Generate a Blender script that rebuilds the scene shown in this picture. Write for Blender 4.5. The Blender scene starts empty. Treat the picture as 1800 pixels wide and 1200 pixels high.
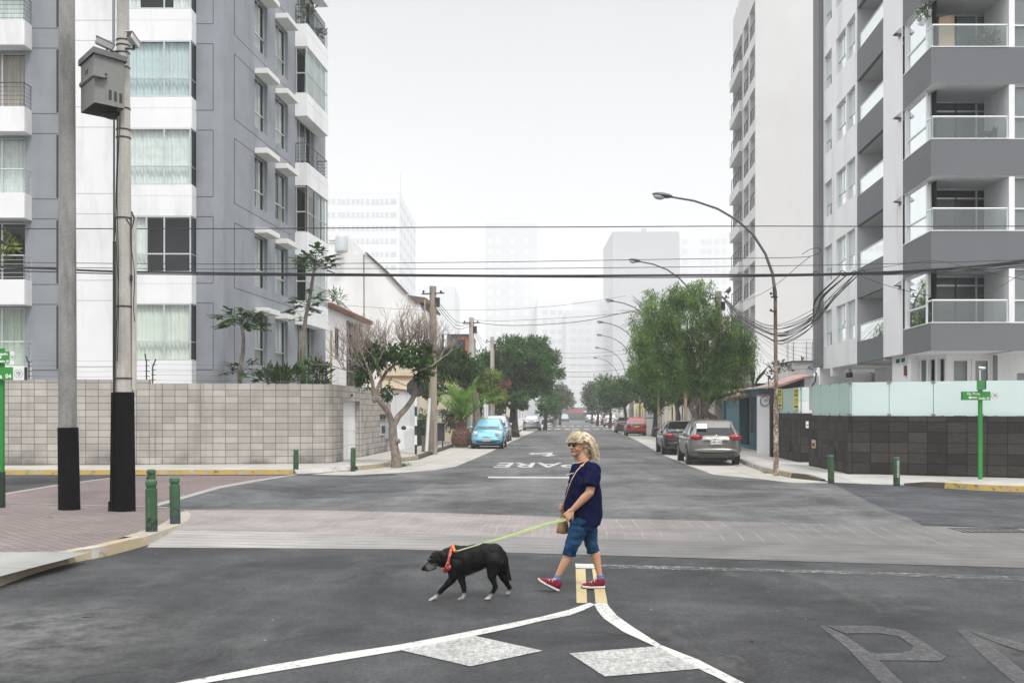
import bpy, bmesh, math, random
import numpy as np
from mathutils import Vector, Matrix, Euler
R = math.radians
# ------------------------------------------------------------------ camera, sky, sun, exposure
SC = bpy.context.scene
COL = SC.collection
F = 1750.0; HOR = 725.0; EYE = 1.8
cam_d = bpy.data.cameras.new("camera"); cam = bpy.data.objects.new("camera", cam_d); COL.objects.link(cam)
cam.location = (0, 0, EYE); cam.rotation_euler = (R(90), 0, 0)
cam_d.sensor_width = 36; cam_d.lens = 35; cam_d.shift_y = (HOR - 600) / 1800
cam_d.clip_start = 0.1; cam_d.clip_end = 3000
SC.camera = cam
world = bpy.data.worlds.new("World"); SC.world = world; world.use_nodes = True
SUN_EL, SUN_AZ = 56, 155          # degrees; azimuth clockwise from +Y
SC.view_settings.view_transform = 'Standard'; SC.view_settings.look = 'None'
SC.view_settings.exposure = 0.58; SC.view_settings.gamma = 1.0
def setup_world():
    nt = world.node_tree; nt.nodes.clear()
    out = nt.nodes.new('ShaderNodeOutputWorld'); bg = nt.nodes.new('ShaderNodeBackground')
    sky = nt.nodes.new('ShaderNodeTexSky'); sky.sky_type = 'NISHITA'; sky.sun_disc = False
    sky.sun_elevation = R(SUN_EL); sky.sun_rotation = R(SUN_AZ)
    hs = nt.nodes.new('ShaderNodeHueSaturation'); hs.inputs['Saturation'].default_value = .12
    nt.links.new(sky.outputs[0], hs.inputs['Color'])
    tc = nt.nodes.new('ShaderNodeTexCoord'); sp = nt.nodes.new('ShaderNodeSeparateXYZ')
    nt.links.new(tc.outputs['Generated'], sp.inputs[0])
    rp = nt.nodes.new('ShaderNodeValToRGB'); nt.links.new(sp.outputs[2], rp.inputs[0])
    e = rp.color_ramp.elements
    e[0].position = 0.0; e[0].color = (6.75, 6.85, 6.9, 1)
    e[1].position = 1.0; e[1].color = (18, 18.1, 18.3, 1)
    for p, c in ((.12, (6.7, 6.8, 6.85, 1)), (.24, (6.2, 6.33, 6.45, 1)), (.40, (5.3, 5.45, 5.6, 1)), (.58, (15.0, 15.1, 15.3, 1))):
        k = e.new(p); k.color = c
    nz = nt.nodes.new('ShaderNodeTexNoise'); nz.inputs['Scale'].default_value = 2.2; nz.inputs['Detail'].default_value = 4
    nt.links.new(tc.outputs['Generated'], nz.inputs['Vector'])
    mr = nt.nodes.new('ShaderNodeMapRange'); mr.inputs['From Min'].default_value = .3; mr.inputs['From Max'].default_value = .7
    mr.inputs['To Min'].default_value = .96; mr.inputs['To Max'].default_value = 1.03
    nt.links.new(nz.outputs[0], mr.inputs['Value'])
    ml = nt.nodes.new('ShaderNodeVectorMath'); ml.operation = 'SCALE'
    nt.links.new(rp.outputs[0], ml.inputs[0]); nt.links.new(mr.outputs[0], ml.inputs['Scale'])
    mx = nt.nodes.new('ShaderNodeMix'); mx.data_type = 'RGBA'; mx.inputs[0].default_value = .9
    nt.links.new(hs.outputs[0], mx.inputs[6]); nt.links.new(ml.outputs[0], mx.inputs[7])
    nt.links.new(mx.outputs[2], bg.inputs[0]); bg.inputs[1].default_value = 0.1
    nt.links.new(bg.outputs[0], out.inputs[0])
setup_world()
sun_d = bpy.data.lights.new("sun", 'SUN'); sun = bpy.data.objects.new("sun", sun_d); COL.objects.link(sun)
sun_d.energy = 1.5; sun_d.angle = R(10); sun_d.color = (1, .97, .93)
_sd = Vector((math.sin(R(SUN_AZ)) * math.cos(R(SUN_EL)), math.cos(R(SUN_AZ)) * math.cos(R(SUN_EL)), math.sin(R(SUN_EL))))
sun.rotation_euler = _sd.to_track_quat('Z', 'Y').to_euler(); sun.location = _sd * 50
SC.cycles.volume_bounces = 3; SC.cycles.volume_step_rate = 4
SC.cycles.max_bounces = 6; SC.cycles.transparent_max_bounces = 12
SC.cycles.use_denoising = True

# ------------------------------------------------------------------ measuring helpers
def P(x, y, Y):   # a point seen at photo pixel (x, y) at distance Y
    return Vector(((x - 900) / F * Y, Y, EYE - (y - HOR) / F * Y))
def G(x, y, z=0.0):   # ground point at height z
    Y = (EYE - z) * F / (y - HOR)
    return Vector(((x - 900) / F * Y, Y, z))
def px(X, Y): return 900 + X / Y * F
# ------------------------------------------------------------------ object helpers
def empty(name, loc, label, cat, group=None):
    o = bpy.data.objects.new(name, None); COL.objects.link(o); o.location = loc
    o.empty_display_size = .2
    return tag(o, label, cat, group)
def tag(o, label=None, cat=None, group=None, kind=None):
    if label: o['label'] = label
    if cat: o['category'] = cat
    if group: o['group'] = group
    if kind: o['kind'] = kind
    return o
def wmat(o):
    m = Matrix.LocRotScale(o.location, o.rotation_euler, o.scale)
    return wmat(o.parent) @ o.matrix_parent_inverse @ m if o.parent else m
def parent(o, p):
    o.parent = p; o.matrix_parent_inverse = wmat(p).inverted()
    return o
def kids(o): return [c for c in bpy.data.objects if c.parent == o]
def copy_tree(o, par=None):
    c = o.copy(); COL.objects.link(c)
    if par is not None: c.parent = par
    for ch in kids(o): copy_tree(ch, c)
    return c
class MB:
    """collects faces and links them as one mesh object"""
    def __init__(s): s.v = []; s.f = []; s.m = []; s.mats = []
    def mi(s, mat):
        if mat not in s.mats: s.mats.append(mat)
        return s.mats.index(mat)
    def add(s, vs, fs, mat):
        b = len(s.v); k = s.mi(mat)
        s.v += [tuple(v) for v in vs]
        for f in fs: s.f.append(tuple(b + i for i in f)); s.m.append(k)
        return s
    def quad(s, a, b, c, d, mat): return s.add([a, b, c, d], [(0, 1, 2, 3)], mat)
    def poly(s, pts, mat): return s.add(pts, [tuple(range(len(pts)))], mat)
    def hexa(s, fn, a, b, c, mat):
        vs = [fn(x, y, z) for x in a for y in b for z in c]
        return s.add(vs, [(0, 1, 3, 2), (4, 6, 7, 5), (0, 4, 5, 1), (2, 3, 7, 6), (0, 2, 6, 4), (1, 5, 7, 3)], mat)
    def box(s, x0, x1, y0, y1, z0, z1, mat):
        return s.hexa(lambda x, y, z: (x, y, z), (x0, x1), (y0, y1), (z0, z1), mat)
    def prism(s, pts, z0, z1, mat, side=None):
        n = len(pts)
        z0s = z0 if isinstance(z0, (list, tuple)) else [z0] * n
        z1s = z1 if isinstance(z1, (list, tuple)) else [z1] * n
        vs = [(p[0], p[1], a) for p, a in zip(pts, z0s)] + [(p[0], p[1], a) for p, a in zip(pts, z1s)]
        s.add(vs, [tuple(range(n, 2 * n))], mat)
        return s.add(vs, [(i, (i + 1) % n, n + (i + 1) % n, n + i) for i in range(n)], side or mat)
    def extr(s, pts, d, mat):   # planar polygon extruded by vector d
        n = len(pts); d = Vector(d)
        vs = [tuple(p) for p in pts] + [tuple(Vector(p) + d) for p in pts]
        return s.add(vs, [tuple(range(n)), tuple(range(2 * n - 1, n - 1, -1))] + [(i, n + i, n + (i + 1) % n, (i + 1) % n) for i in range(n)], mat)
    def tube(s, pts, rad, mat, n=8, cap=True, sq=1.0):
        pts = [Vector(p) for p in pts]
        if not isinstance(rad, (list, tuple)): rad = [rad] * len(pts)
        vs = []; ref = None
        for i, p in enumerate(pts):
            d = (pts[min(i + 1, len(pts) - 1)] - pts[max(i - 1, 0)])
            d = d.normalized() if d.length > 1e-9 else Vector((0, 0, 1))
            if ref is None:
                ref = Vector((1, 0, 0)) if abs(d.x) < .9 else Vector((0, 1, 0))
            a = (ref - d * ref.dot(d)).normalized(); b = d.cross(a); ref = a
            for k in range(n):
                t = 2 * math.pi * k / n
                vs.append(p + (a * math.cos(t) + b * math.sin(t) * sq) * rad[i])
        fs = [(i * n + k, i * n + (k + 1) % n, (i + 1) * n + (k + 1) % n, (i + 1) * n + k) for i in range(len(pts) - 1) for k in range(n)]
        if cap: fs += [tuple(range(n - 1, -1, -1)), tuple(range((len(pts) - 1) * n, len(pts) * n))]
        return s.add(vs, fs, mat)
    def lathe(s, prof, c, mat, n=16, axis=None):   # prof: (r, h) along axis
        q = (Vector(axis) if axis else Vector((0, 0, 1))).to_track_quat('Z', 'Y'); c = Vector(c)
        vs = [c + q @ Vector((r * math.cos(2 * math.pi * k / n), r * math.sin(2 * math.pi * k / n), h)) for r, h in prof for k in range(n)]
        fs = [(i * n + k, i * n + (k + 1) % n, (i + 1) * n + (k + 1) % n, (i + 1) * n + k) for i in range(len(prof) - 1) for k in range(n)]
        fs += [tuple(range(n - 1, -1, -1)), tuple(range((len(prof) - 1) * n, len(prof) * n))]
        return s.add(vs, fs, mat)
    def ell(s, c, r, mat, n=12, m=8, rot=None):
        if not isinstance(r, (list, tuple)): r = (r, r, r)
        c = Vector(c); vs = []
        for i in range(1, m):
            t = math.pi * i / m
            for k in range(n):
                u = 2 * math.pi * k / n
                w = Vector((r[0] * math.sin(t) * math.cos(u), r[1] * math.sin(t) * math.sin(u), r[2] * math.cos(t)))
                if rot is not None: w = rot @ w
                vs.append(c + w)
        top = Vector((0, 0, r[2])); bot = -top
        if rot is not None: top = rot @ top; bot = rot @ bot
        vs += [c + top, c + bot]; T = len(vs) - 2
        fs = [(i * n + k, (i + 1) * n + k, (i + 1) * n + (k + 1) % n, i * n + (k + 1) % n) for i in range(m - 2) for k in range(n)]
        fs += [(T, k, (k + 1) % n) for k in range(n)] + [(T + 1, (m - 2) * n + (k + 1) % n, (m - 2) * n + k) for k in range(n)]
        return s.add(vs, fs, mat)
    def build(s, name, par=None, smooth=False, recalc=True, bevel=0, sub=0, doubles=False, angle=35):
        me = bpy.data.meshes.new(name); me.from_pydata(s.v, [], s.f)
        for m in s.mats: me.materials.append(m)
        me.polygons.foreach_set('material_index', s.m)
        if recalc or doubles:
            bm = bmesh.new(); bm.from_mesh(me)
            if doubles: bmesh.ops.remove_doubles(bm, verts=bm.verts, dist=1e-4)
            if recalc: bmesh.ops.recalc_face_normals(bm, faces=bm.faces)
            bm.to_mesh(me); bm.free()
        if smooth:
            me.polygons.foreach_set('use_smooth', [True] * len(me.polygons))
            if angle < 180: me.set_sharp_from_angle(angle=R(angle))
        me.update()
        o = bpy.data.objects.new(name, me); COL.objects.link(o)
        if bevel:
            b = o.modifiers.new('bevel', 'BEVEL'); b.width = bevel; b.segments = 2; b.limit_method = 'ANGLE'; b.angle_limit = R(40)
        if sub:
            b = o.modifiers.new('sub', 'SUBSURF'); b.levels = sub; b.render_levels = sub
        if par is not None: parent(o, par)
        return o
# ------------------------------------------------------------------ material helpers
class NT:
    def __init__(s, name):
        s.mat = bpy.data.materials.new(name); s.mat.use_nodes = True
        s.nt = s.mat.node_tree; s.n = s.nt.nodes
        s.b = s.n['Principled BSDF']; s.out = s.n['Material Output']
        s._pos = None
    def L(s, a, b): s.nt.links.new(a, b)
    def pos(s):
        if s._pos is None: s._pos = s.n.new('ShaderNodeNewGeometry').outputs['Position']
        return s._pos
    def obj(s): return s.n.new('ShaderNodeTexCoord').outputs['Object']
    def math(s, op, a, b=None, c=None):
        k = s.n.new('ShaderNodeMath'); k.operation = op
        for i, v in enumerate((a, b, c)):
            if v is None: continue
            if hasattr(v, 'is_output'): s.L(v, k.inputs[i])
            else: k.inputs[i].default_value = v
        return k.outputs[0]
    def mapping(s, vec, scale=(1, 1, 1), rot=(0, 0, 0), loc=(0, 0, 0)):
        k = s.n.new('ShaderNodeMapping'); s.L(vec, k.inputs[0])
        k.inputs['Scale'].default_value = scale; k.inputs['Rotation'].default_value = rot; k.inputs['Location'].default_value = loc
        return k.outputs[0]
    def noise(s, scale, detail=4, rough=.55, vec=None, dist=0):
        k = s.n.new('ShaderNodeTexNoise'); s.L(vec if vec is not None else s.pos(), k.inputs['Vector'])
        k.inputs['Scale'].default_value = scale; k.inputs['Detail'].default_value = detail
        k.inputs['Roughness'].default_value = rough; k.inputs['Distortion'].default_value = dist
        return k.outputs[0]
    def rng(s, v, a, b, c=0., d=1.):
        k = s.n.new('ShaderNodeMapRange'); s.L(v, k.inputs[0])
        for i, q in enumerate((a, b, c, d)): k.inputs[i + 1].default_value = q
        return k.outputs[0]
    def mix(s, fac, a, b, mode='MIX'):
        k = s.n.new('ShaderNodeMix'); k.data_type = 'RGBA'; k.blend_type = mode; k.clamp_factor = True
        if hasattr(fac, 'is_output'): s.L(fac, k.inputs[0])
        else: k.inputs[0].default_value = fac
        for i, v in ((6, a), (7, b)):
            if hasattr(v, 'is_output'): s.L(v, k.inputs[i])
            else: k.inputs[i].default_value = (*v, 1) if len(v) == 3 else v
        return k.outputs[2]
    def scale(s, col, f):
        k = s.n.new('ShaderNodeVectorMath'); k.operation = 'SCALE'
        if hasattr(col, 'is_output'): s.L(col, k.inputs[0])
        else: k.inputs[0].default_value = col[:3]
        if hasattr(f, 'is_output'): s.L(f, k.inputs['Scale'])
        else: k.inputs['Scale'].default_value = f
        return k.outputs[0]
    def bump(s, h, strength=.3, dist=.01):
        k = s.n.new('ShaderNodeBump'); s.L(h, k.inputs['Height'])
        k.inputs['Strength'].default_value = strength; k.inputs['Distance'].default_value = dist
        s.L(k.outputs[0], s.b.inputs['Normal'])
    def fin(s, col=None, rough=None, metal=None, spec=None):
        for nm, v in (('Base Color', col), ('Roughness', rough), ('Metallic', metal), ('Specular IOR Level', spec)):
            if v is None: continue
            if hasattr(v, 'is_output'): s.L(v, s.b.inputs[nm])
            else: s.b.inputs[nm].default_value = (*v, 1) if isinstance(v, (tuple, list)) and len(v) == 3 else v
        return s.mat
def M(name, col, rough=.75, var=.12, sc=1.5, grime=None, metal=0., spec=.5, bump=0., bs=60., fine=.0):
    """painted / plain surface: broad and fine tone variation, optional grime (colour, amount, scale), optional bump"""
    t = NT(name)
    f = t.rng(t.noise(sc, 5), .25, .75, 1 - var, 1 + var)
    c = t.scale(col, f)
    if fine: c = t.scale(c, t.rng(t.noise(bs, 3), .3, .7, 1 - fine, 1 + fine))
    if grime:
        gc, ga, gs = grime
        streak = t.mapping(t.pos(), (gs, gs, gs * .22))
        g = t.rng(t.noise(1., 6, .65, streak), .5, .74, 0, ga)
        c = t.mix(g, c, gc)
    if bump: t.bump(t.noise(bs, 4), bump, .01)
    return t.fin(c, rough, metal, spec)
def glass_mat(name, tint=(.93, .97, .96), refl=.02, rough=.02):
    t = NT(name); t.n.remove(t.b)
    tr = t.n.new('ShaderNodeBsdfTransparent'); tr.inputs[0].default_value = (*tint, 1)
    gl = t.n.new('ShaderNodeBsdfGlossy'); gl.inputs['Roughness'].default_value = rough; gl.inputs[0].default_value = (.95, 1, 1, 1)
    lw = t.n.new('ShaderNodeLayerWeight'); lw.inputs[0].default_value = .22
    f = t.rng(lw.outputs['Fresnel'], 0, 1, refl, .95)
    mx = t.n.new('ShaderNodeMixShader'); t.L(f, mx.inputs[0]); t.L(tr.outputs[0], mx.inputs[1]); t.L(gl.outputs[0], mx.inputs[2])
    t.L(mx.outputs[0], t.out.inputs[0]); return t.mat
def uv_plane(t, d):   # (along d, z) coordinates in metres on an upright wall
    sp = t.n.new('ShaderNodeSeparateXYZ'); t.L(t.pos(), sp.inputs[0])
    u = t.math('ADD', t.math('MULTIPLY', sp.outputs[0], d[0]), t.math('MULTIPLY', sp.outputs[1], d[1]))
    cb = t.n.new('ShaderNodeCombineXYZ'); t.L(u, cb.inputs[0]); t.L(sp.outputs[2], cb.inputs[1])
    return cb.outputs[0]
def brick(t, vec, w, h, c1, c2, mortar, ms=.01, off=0., bias=0.):
    k = t.n.new('ShaderNodeTexBrick'); t.L(vec, k.inputs['Vector'])
    k.offset = off; k.inputs['Scale'].default_value = 1; k.inputs['Brick Width'].default_value = w; k.inputs['Row Height'].default_value = h
    k.inputs['Color1'].default_value = (*c1, 1); k.inputs['Color2'].default_value = (*c2, 1); k.inputs['Mortar'].default_value = (*mortar, 1)
    k.inputs['Mortar Size'].default_value = ms; k.inputs['Bias'].default_value = bias; k.inputs['Mortar Smooth'].default_value = .1
    return k.outputs[0], k.outputs[1]

WHITE = M('white_render', (.78, .78, .79), .85, .04, .8, ((.42, .41, .39), .5, .8), bump=.15, bs=40)
WHITE2 = M('white_plaster_old', (.74, .74, .74), .85, .05, .6, ((.40, .39, .38), .35, .5), bump=.15, bs=30)
GREYP = M('blue_grey_render', (.265, .285, .31), .85, .08, 1.2, ((.13, .13, .14), .5, .7), bump=.15, bs=40, fine=.05)
GREYP2 = M('mid_grey_render', (.145, .153, .162), .9, .04, 1., bump=.3, bs=70, fine=.08)
GROOVE = M('groove', (.05, .05, .055), .9, .05)
GROOVEW = M('groove_white', (.4, .4, .4), .9, .05)
CONC = M('concrete', (.36, .35, .33), .9, .16, 1.3, ((.12, .12, .11), .5, 1.5), bump=.3, bs=50, fine=.12)
ALU = M('aluminium', (.62, .64, .66), .35, .05, metal=.6)
WFRAME = M('white_frame', (.75, .76, .77), .4, .03)
BLACKM = M('black_metal', (.02, .02, .022), .5, .2)
ROOM = M('dark_room', (.010, .010, .012), .9, .3, 2.)
GLASS = glass_mat('window_glass')
GLASSR = glass_mat('rail_glass', (.78, .9, .88), .14)
CURT = M('pale_curtain', (.74, .76, .74), .9, .1, 3.)
CURTB = M('beige_curtain', (.42, .36, .31), .9, .15, 3.)
CURTG = M('green_curtain', (.56, .62, .52), .9, .1, 3.)
BLIND = M('grey_roller_blind', (.40, .42, .42), .9, .05)
# ------------------------------------------------------------------ ground, road, markings, pavements
def asphalt(name, base, mul=1.):
    t = NT(name)
    n1 = t.noise(.3, 9, .68, dist=.6); n2 = t.noise(2.2, 8, .75); n3 = t.noise(140, 2, .7)
    c = t.scale(base, t.rng(n1, .36, .64, .55, 1.6)); c = t.scale(c, t.rng(n2, .34, .66, .75, 1.28))
    c = t.scale(c, t.rng(t.noise(26, 4, .8), .32, .68, .6, 1.4)); c = t.scale(c, t.rng(n3, .3, .7, .6, 1.4))
    # long tyre-polished lanes and drips of oil
    trk = t.noise(1., 4, .6, t.mapping(t.pos(), (.9, .05, 1), (0, 0, R(-3.4)))); c = t.scale(c, t.rng(trk, .35, .65, .82, 1.15))
    oil = t.rng(t.noise(1.9, 5, .6), .66, .74, 0, .55); c = t.mix(oil, c, (.016, .016, .017))
    v = t.n.new('ShaderNodeTexVoronoi'); v.feature = 'DISTANCE_TO_EDGE'; v.inputs['Scale'].default_value = .33
    dv = t.n.new('ShaderNodeVectorMath'); dv.operation = 'ADD'
    nz = t.n.new('ShaderNodeTexNoise'); t.L(t.pos(), nz.inputs[0]); nz.inputs['Scale'].default_value = 1.3; nz.inputs['Detail'].default_value = 5
    sc = t.n.new('ShaderNodeVectorMath'); sc.operation = 'SCALE'; sc.inputs['Scale'].default_value = 1.6; t.L(nz.outputs[1], sc.inputs[0])
    t.L(t.pos(), dv.inputs[0]); t.L(sc.outputs[0], dv.inputs[1]); t.L(dv.outputs[0], v.inputs['Vector'])
    crack = t.math('MULTIPLY', t.rng(v.outputs[0], 0, .010, 1, 0), t.rng(t.noise(.35, 3), .50, .58, 0, 1))
    c = t.mix(t.math('MULTIPLY', crack, .75), c, (.012, .012, .012))
    # pale worn/dusty patches and tyre-darkened ones
    st = t.mapping(t.pos(), (.9, .45, 1), (0, 0, R(-4)))
    dust = t.rng(t.noise(1.0, 9, .75, st), .54, .74, 0, .4); c = t.mix(dust, c, (.17, .17, .165))
    d0 = t.n.new('ShaderNodeVectorMath'); d0.operation = 'DISTANCE'; t.L(t.mapping(t.pos(), (1, .8, 0)), d0.inputs[0]); d0.inputs[1].default_value = (-4.05, 6.25, 0)
    c = t.mix(t.math('MULTIPLY', t.rng(d0.outputs['Value'], .1, 1.7, 1, 0), t.rng(t.noise(4, 8, .75), .4, .62, 0, .6)), c, (.20, .20, .19))
    # small pale specks
    vs = t.n.new('ShaderNodeTexVoronoi'); vs.inputs['Scale'].default_value = 2.6; t.L(t.pos(), vs.inputs['Vector'])
    c = t.mix(t.rng(vs.outputs['Distance'], .02, .035, .7, 0), c, (.35, .34, .32))
    t.bump(n3, .35, .006)
    return t.fin(c, .8, spec=.22)
ASPH = asphalt('asphalt', (.036, .037, .0385)); ASPHM = asphalt('asphalt_worn', (.088, .089, .09))
ASPH2 = asphalt('asphalt_dark', (.050, .052, .056))
ASPH3 = asphalt('asphalt_side', (.07, .072, .075))
def pavers(name, c1, c2, mort, ang, w=.2, h=.1, grey=None, ms=.012):
    t = NT(name); v = t.mapping(t.pos(), (1, 1, 1), (0, 0, R(ang)))
    c, f = brick(t, v, w, h, c1, c2, mort, ms, .5)
    c = t.scale(c, t.rng(t.noise(.8, 5), .3, .7, .85, 1.15)); c = t.scale(c, t.rng(t.noise(90, 2), .3, .7, .8, 1.2))
    if grey:
        sp = t.n.new('ShaderNodeSeparateXYZ'); t.L(t.pos(), sp.inputs[0])
        g = t.math('ADD', t.rng(sp.outputs[0], grey[0], grey[1], 0, .9), t.rng(t.noise(.9, 4), .35, .65, -.25, .25))
        c = t.mix(g, c, grey[2])
    t.bump(t.math('SUBTRACT', 1., f), .3, .005)
    return t.fin(c, .85, spec=.3)
PAVE_I = pavers('island_pavers', (.235, .19, .18), (.175, .14, .135), (.09, .08, .075), 3, ms=.016)
PAVE_R = pavers('red_pavers', (.19, .145, .14), (.155, .115, .11), (.11, .095, .095), 38, grey=(60, 90, (.1, .1, .1)))
def crossing_mat():
    t = NT('crossing_pavers'); v = t.mapping(t.pos(), (1, 1, 1), (0, 0, R(3)))
    c, f = brick(t, v, .2, .1, (.29, .255, .245), (.235, .21, .2), (.2, .18, .17), .012, .5)
    sp = t.n.new('ShaderNodeSeparateXYZ'); t.L(t.pos(), sp.inputs[0])
    g = t.rng(t.math('ADD', sp.outputs[0], t.math('MULTIPLY', t.noise(.8, 4), 3.)), 1.2, 5.4, .18, .97)
    c = t.mix(g, c, (.125, .122, .12))
    c = t.scale(c, t.rng(t.noise(1.1, 5), .3, .7, .8, 1.2)); c = t.scale(c, t.rng(t.noise(90, 2), .3, .7, .8, 1.2))
    # whitish lines of jointing between the slabs, running with the street, fading in and out
    u = t.math('SUBTRACT', sp.outputs[0], t.math('MULTIPLY', sp.outputs[1], .06))
    w = t.math('ADD', u, t.math('MULTIPLY', t.noise(.5, 2), .35))
    m = t.math('ABSOLUTE', t.math('SUBTRACT', t.math('FRACT', t.math('DIVIDE', w, .27)), .5))
    ln = t.math('MULTIPLY', t.rng(m, 0, .035, 1, 0), t.rng(t.noise(.7, 3), .4, .6, .0, .75))
    c = t.mix(ln, c, (.38, .35, .34))
    return t.fin(c, .85, spec=.3)
CROSS = crossing_mat()
def ribbed_mat():
    t = NT('ribbed_concrete'); sp = t.n.new('ShaderNodeSeparateXYZ'); t.L(t.pos(), sp.inputs[0])
    # ribs run across the carriageway, following the band's slight slant
    q = t.math('ADD', sp.outputs[1], t.math('MULTIPLY', sp.outputs[0], .16))
    q = t.math('ADD', q, t.math('MULTIPLY', t.noise(.6, 3), .12))
    m = t.math('ABSOLUTE', t.math('SUBTRACT', t.math('FRACT', t.math('DIVIDE', q, .30)), .5))
    ln = t.math('MULTIPLY', t.rng(m, .02, .085, 1, 0), t.rng(t.noise(1.3, 4), .3, .55, .25, 1))
    side = t.rng(t.math('ADD', sp.outputs[0], t.math('MULTIPLY', t.noise(.5, 4), 5.)), -2.5, 4.5, 0, 1)
    c = t.mix(side, (.31, .30, .285), (.125, .123, .12))
    c = t.scale(c, t.rng(t.noise(1.0, 5), .3, .7, .75, 1.25)); c = t.scale(c, t.rng(t.noise(70, 2), .3, .7, .85, 1.15))
    c = t.mix(t.math('MULTIPLY', ln, .8), c, (.075, .073, .07))
    t.bump(t.math('SUBTRACT', 1., ln), .4, .01)
    return t.fin(c, .85, spec=.3)
RIB = ribbed_mat()
def slab_mat(name, col, sz=1.2, ang=0):
    t = NT(name); v = t.mapping(t.pos(), (1, 1, 1), (0, 0, R(ang)))
    c, f = brick(t, v, sz * 1.6, sz, col, tuple(x * .93 for x in col), tuple(x * .5 for x in col), .012, 0.)
    c = t.scale(c, t.rng(t.noise(.9, 6, .65), .3, .7, .82, 1.15)); c = t.scale(c, t.rng(t.noise(60, 3), .3, .7, .9, 1.1))
    g = t.rng(t.noise(.6, 6, .7), .55, .75, 0, .35); c = t.mix(g, c, tuple(x * .55 for x in col))
    return t.fin(c, .88, spec=.3)
SLAB = slab_mat('pavement_concrete', (.40, .39, .365), 1.5, 3.4)
SLAB_I = slab_mat('island_slab', (.27, .27, .26), 1.7, 5)
APRON = slab_mat('apron_concrete', (.40, .385, .35), 3.2, 3.4)
def kerb_mat(name, paint, cov):
    t = NT(name)
    base = t.scale((.33, .31, .28), t.rng(t.noise(3, 5), .3, .7, .6, 1.3))
    if paint:
        f = t.rng(t.noise(4.5, 6, .7), cov, cov + .1, 1, 0); c = t.mix(f, base, paint)
    else: c = base
    c = t.mix(t.rng(t.noise(7, 4, .7), .56, .68, 0, .8), c, (.06, .055, .05))
    t.bump(t.noise(30, 4), .4, .01)
    return t.fin(c, .85)
KY = kerb_mat('kerb_yellow', (.42, .29, .07), .52)
KYP = kerb_mat('kerb_faded_yellow', (.34, .28, .17), .50)
KC = kerb_mat('kerb_plain', None, 0)
KD = kerb_mat('kerb_black_worn', (.07, .055, .04), .6)
PAINTW = None
def paint_mat(name, col, wear, sc=9., base=(.07, .07, .072), soft=.07, low=0.):
    t = NT(name)
    n = t.math('ADD', t.math('MULTIPLY', t.noise(sc, 6, .75), .7), t.math('MULTIPLY', t.noise(1.4, 4), .3))
    st_ = t.noise(1., 4, .7, t.mapping(t.pos(), (38, 5, 1), (0, 0, R(-3.4))))
    f = t.rng(t.math('ADD', t.math('MULTIPLY', n, .7), t.math('MULTIPLY', st_, .3)), wear - .02, wear + soft, low, 1)
    c = t.mix(f, base, t.scale(col, t.rng(t.noise(60, 3), .3, .7, .8, 1.12)))
    # worn-away paint lets the asphalt below show through
    tr = t.n.new('ShaderNodeBsdfTransparent'); mx = t.n.new('ShaderNodeMixShader')
    t.L(f, mx.inputs[0]); t.L(tr.outputs[0], mx.inputs[1]); t.L(t.b.outputs[0], mx.inputs[2]); t.L(mx.outputs[0], t.out.inputs[0])
    return t.fin(c, .8, spec=.3)
PW = paint_mat('road_paint_white', (.46, .46, .44), .355, 16., soft=.12, low=.4)
PWM = paint_mat('road_paint_worn', (.50, .50, .48), .40, 22., soft=.22, low=.55)
PWF = paint_mat('road_paint_faded', (.26, .26, .26), .42, 9., soft=.2)
PWG = paint_mat('road_paint_ghost', (.115, .115, .118), .36, 16., soft=.3, low=.3)
PY = paint_mat('road_paint_yellow', (.42, .34, .19), .36, 14.)

def flat(name, pts, z, mat):
    b = MB(); b.poly([(p[0], p[1], z) for p in pts], mat)
    o = b.build(name, recalc=False)
    me = o.data
    if me.polygons[0].normal.z < 0: me.flip_normals()
    return tag(o, kind='structure')
def gp(l, z=0): return [G(x, y, z) for x, y in l]
flat('ground', [(-700, -60), (700, -60), (700, 900), (-700, 900)], -.02, ASPH3)
def AX(Y, rel): return (.06 * Y + rel, Y)
flat('road', [(-40, -20), (60, -20), (60, 29.5), (25, 31), AX(34, 20), AX(34, 7), AX(700, 7), AX(700, -7.2), AX(34, -7.2), (-40, 34)], 0, ASPH)
flat('road_patch', gp([(300, 896), (560, 897), (800, 902), (1058, 911), (1400, 919), (1622, 924), (1600, 911), (1524, 880), (1467, 851)]) + [AX(34, 7), AX(240, 6.9), AX(240, -7.1), AX(34, -7.1)] + gp([(700, 835), (640, 838), (530, 836), (450, 846), (317, 876)]), .002, ASPHM)
# darker resurfaced asphalt in the mouth of the side street
flat('road_patch', gp([(1467, 851), (1500, 867), (1524, 880), (1560, 898), (1600, 911), (1622, 920), (1700, 924), (1830, 928), (2600, 945), (2600, 880), (1830, 866), (1700, 860), (1590, 855)]), .004, ASPH2)
flat('road_patch', gp([(317, 876), (380, 858), (450, 846), (520, 836), (640, 838), (700, 842), (760, 850), (700, 872), (560, 893), (345, 893), (262, 892)]), .004, ASPH3)
# paler concrete parking strips along both kerbs
flat('parking_strip', gp([(545, 834), (620, 835), (700, 831), (762, 826), (800, 820), (830, 808), (861, 794.5), (902, 775), (941, 757)]) + [AX(240, -3.4), AX(240, -6.2), AX(52, -6.2)] + gp([(736, 808), (700, 812), (693, 819)]), .004, APRON)
flat('parking_strip', gp([(1465, 849), (1390, 848), (1340, 842), (1290, 837), (1255, 834), (1210, 818), (1160, 797), (1122, 775)]) + [AX(85, 4.3), AX(240, 4.2), AX(240, 6.1), AX(38, 6.1)] + gp([(1300, 813), (1342, 830), (1390, 840), (1440, 845.5)]), .004, APRON)
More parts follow.
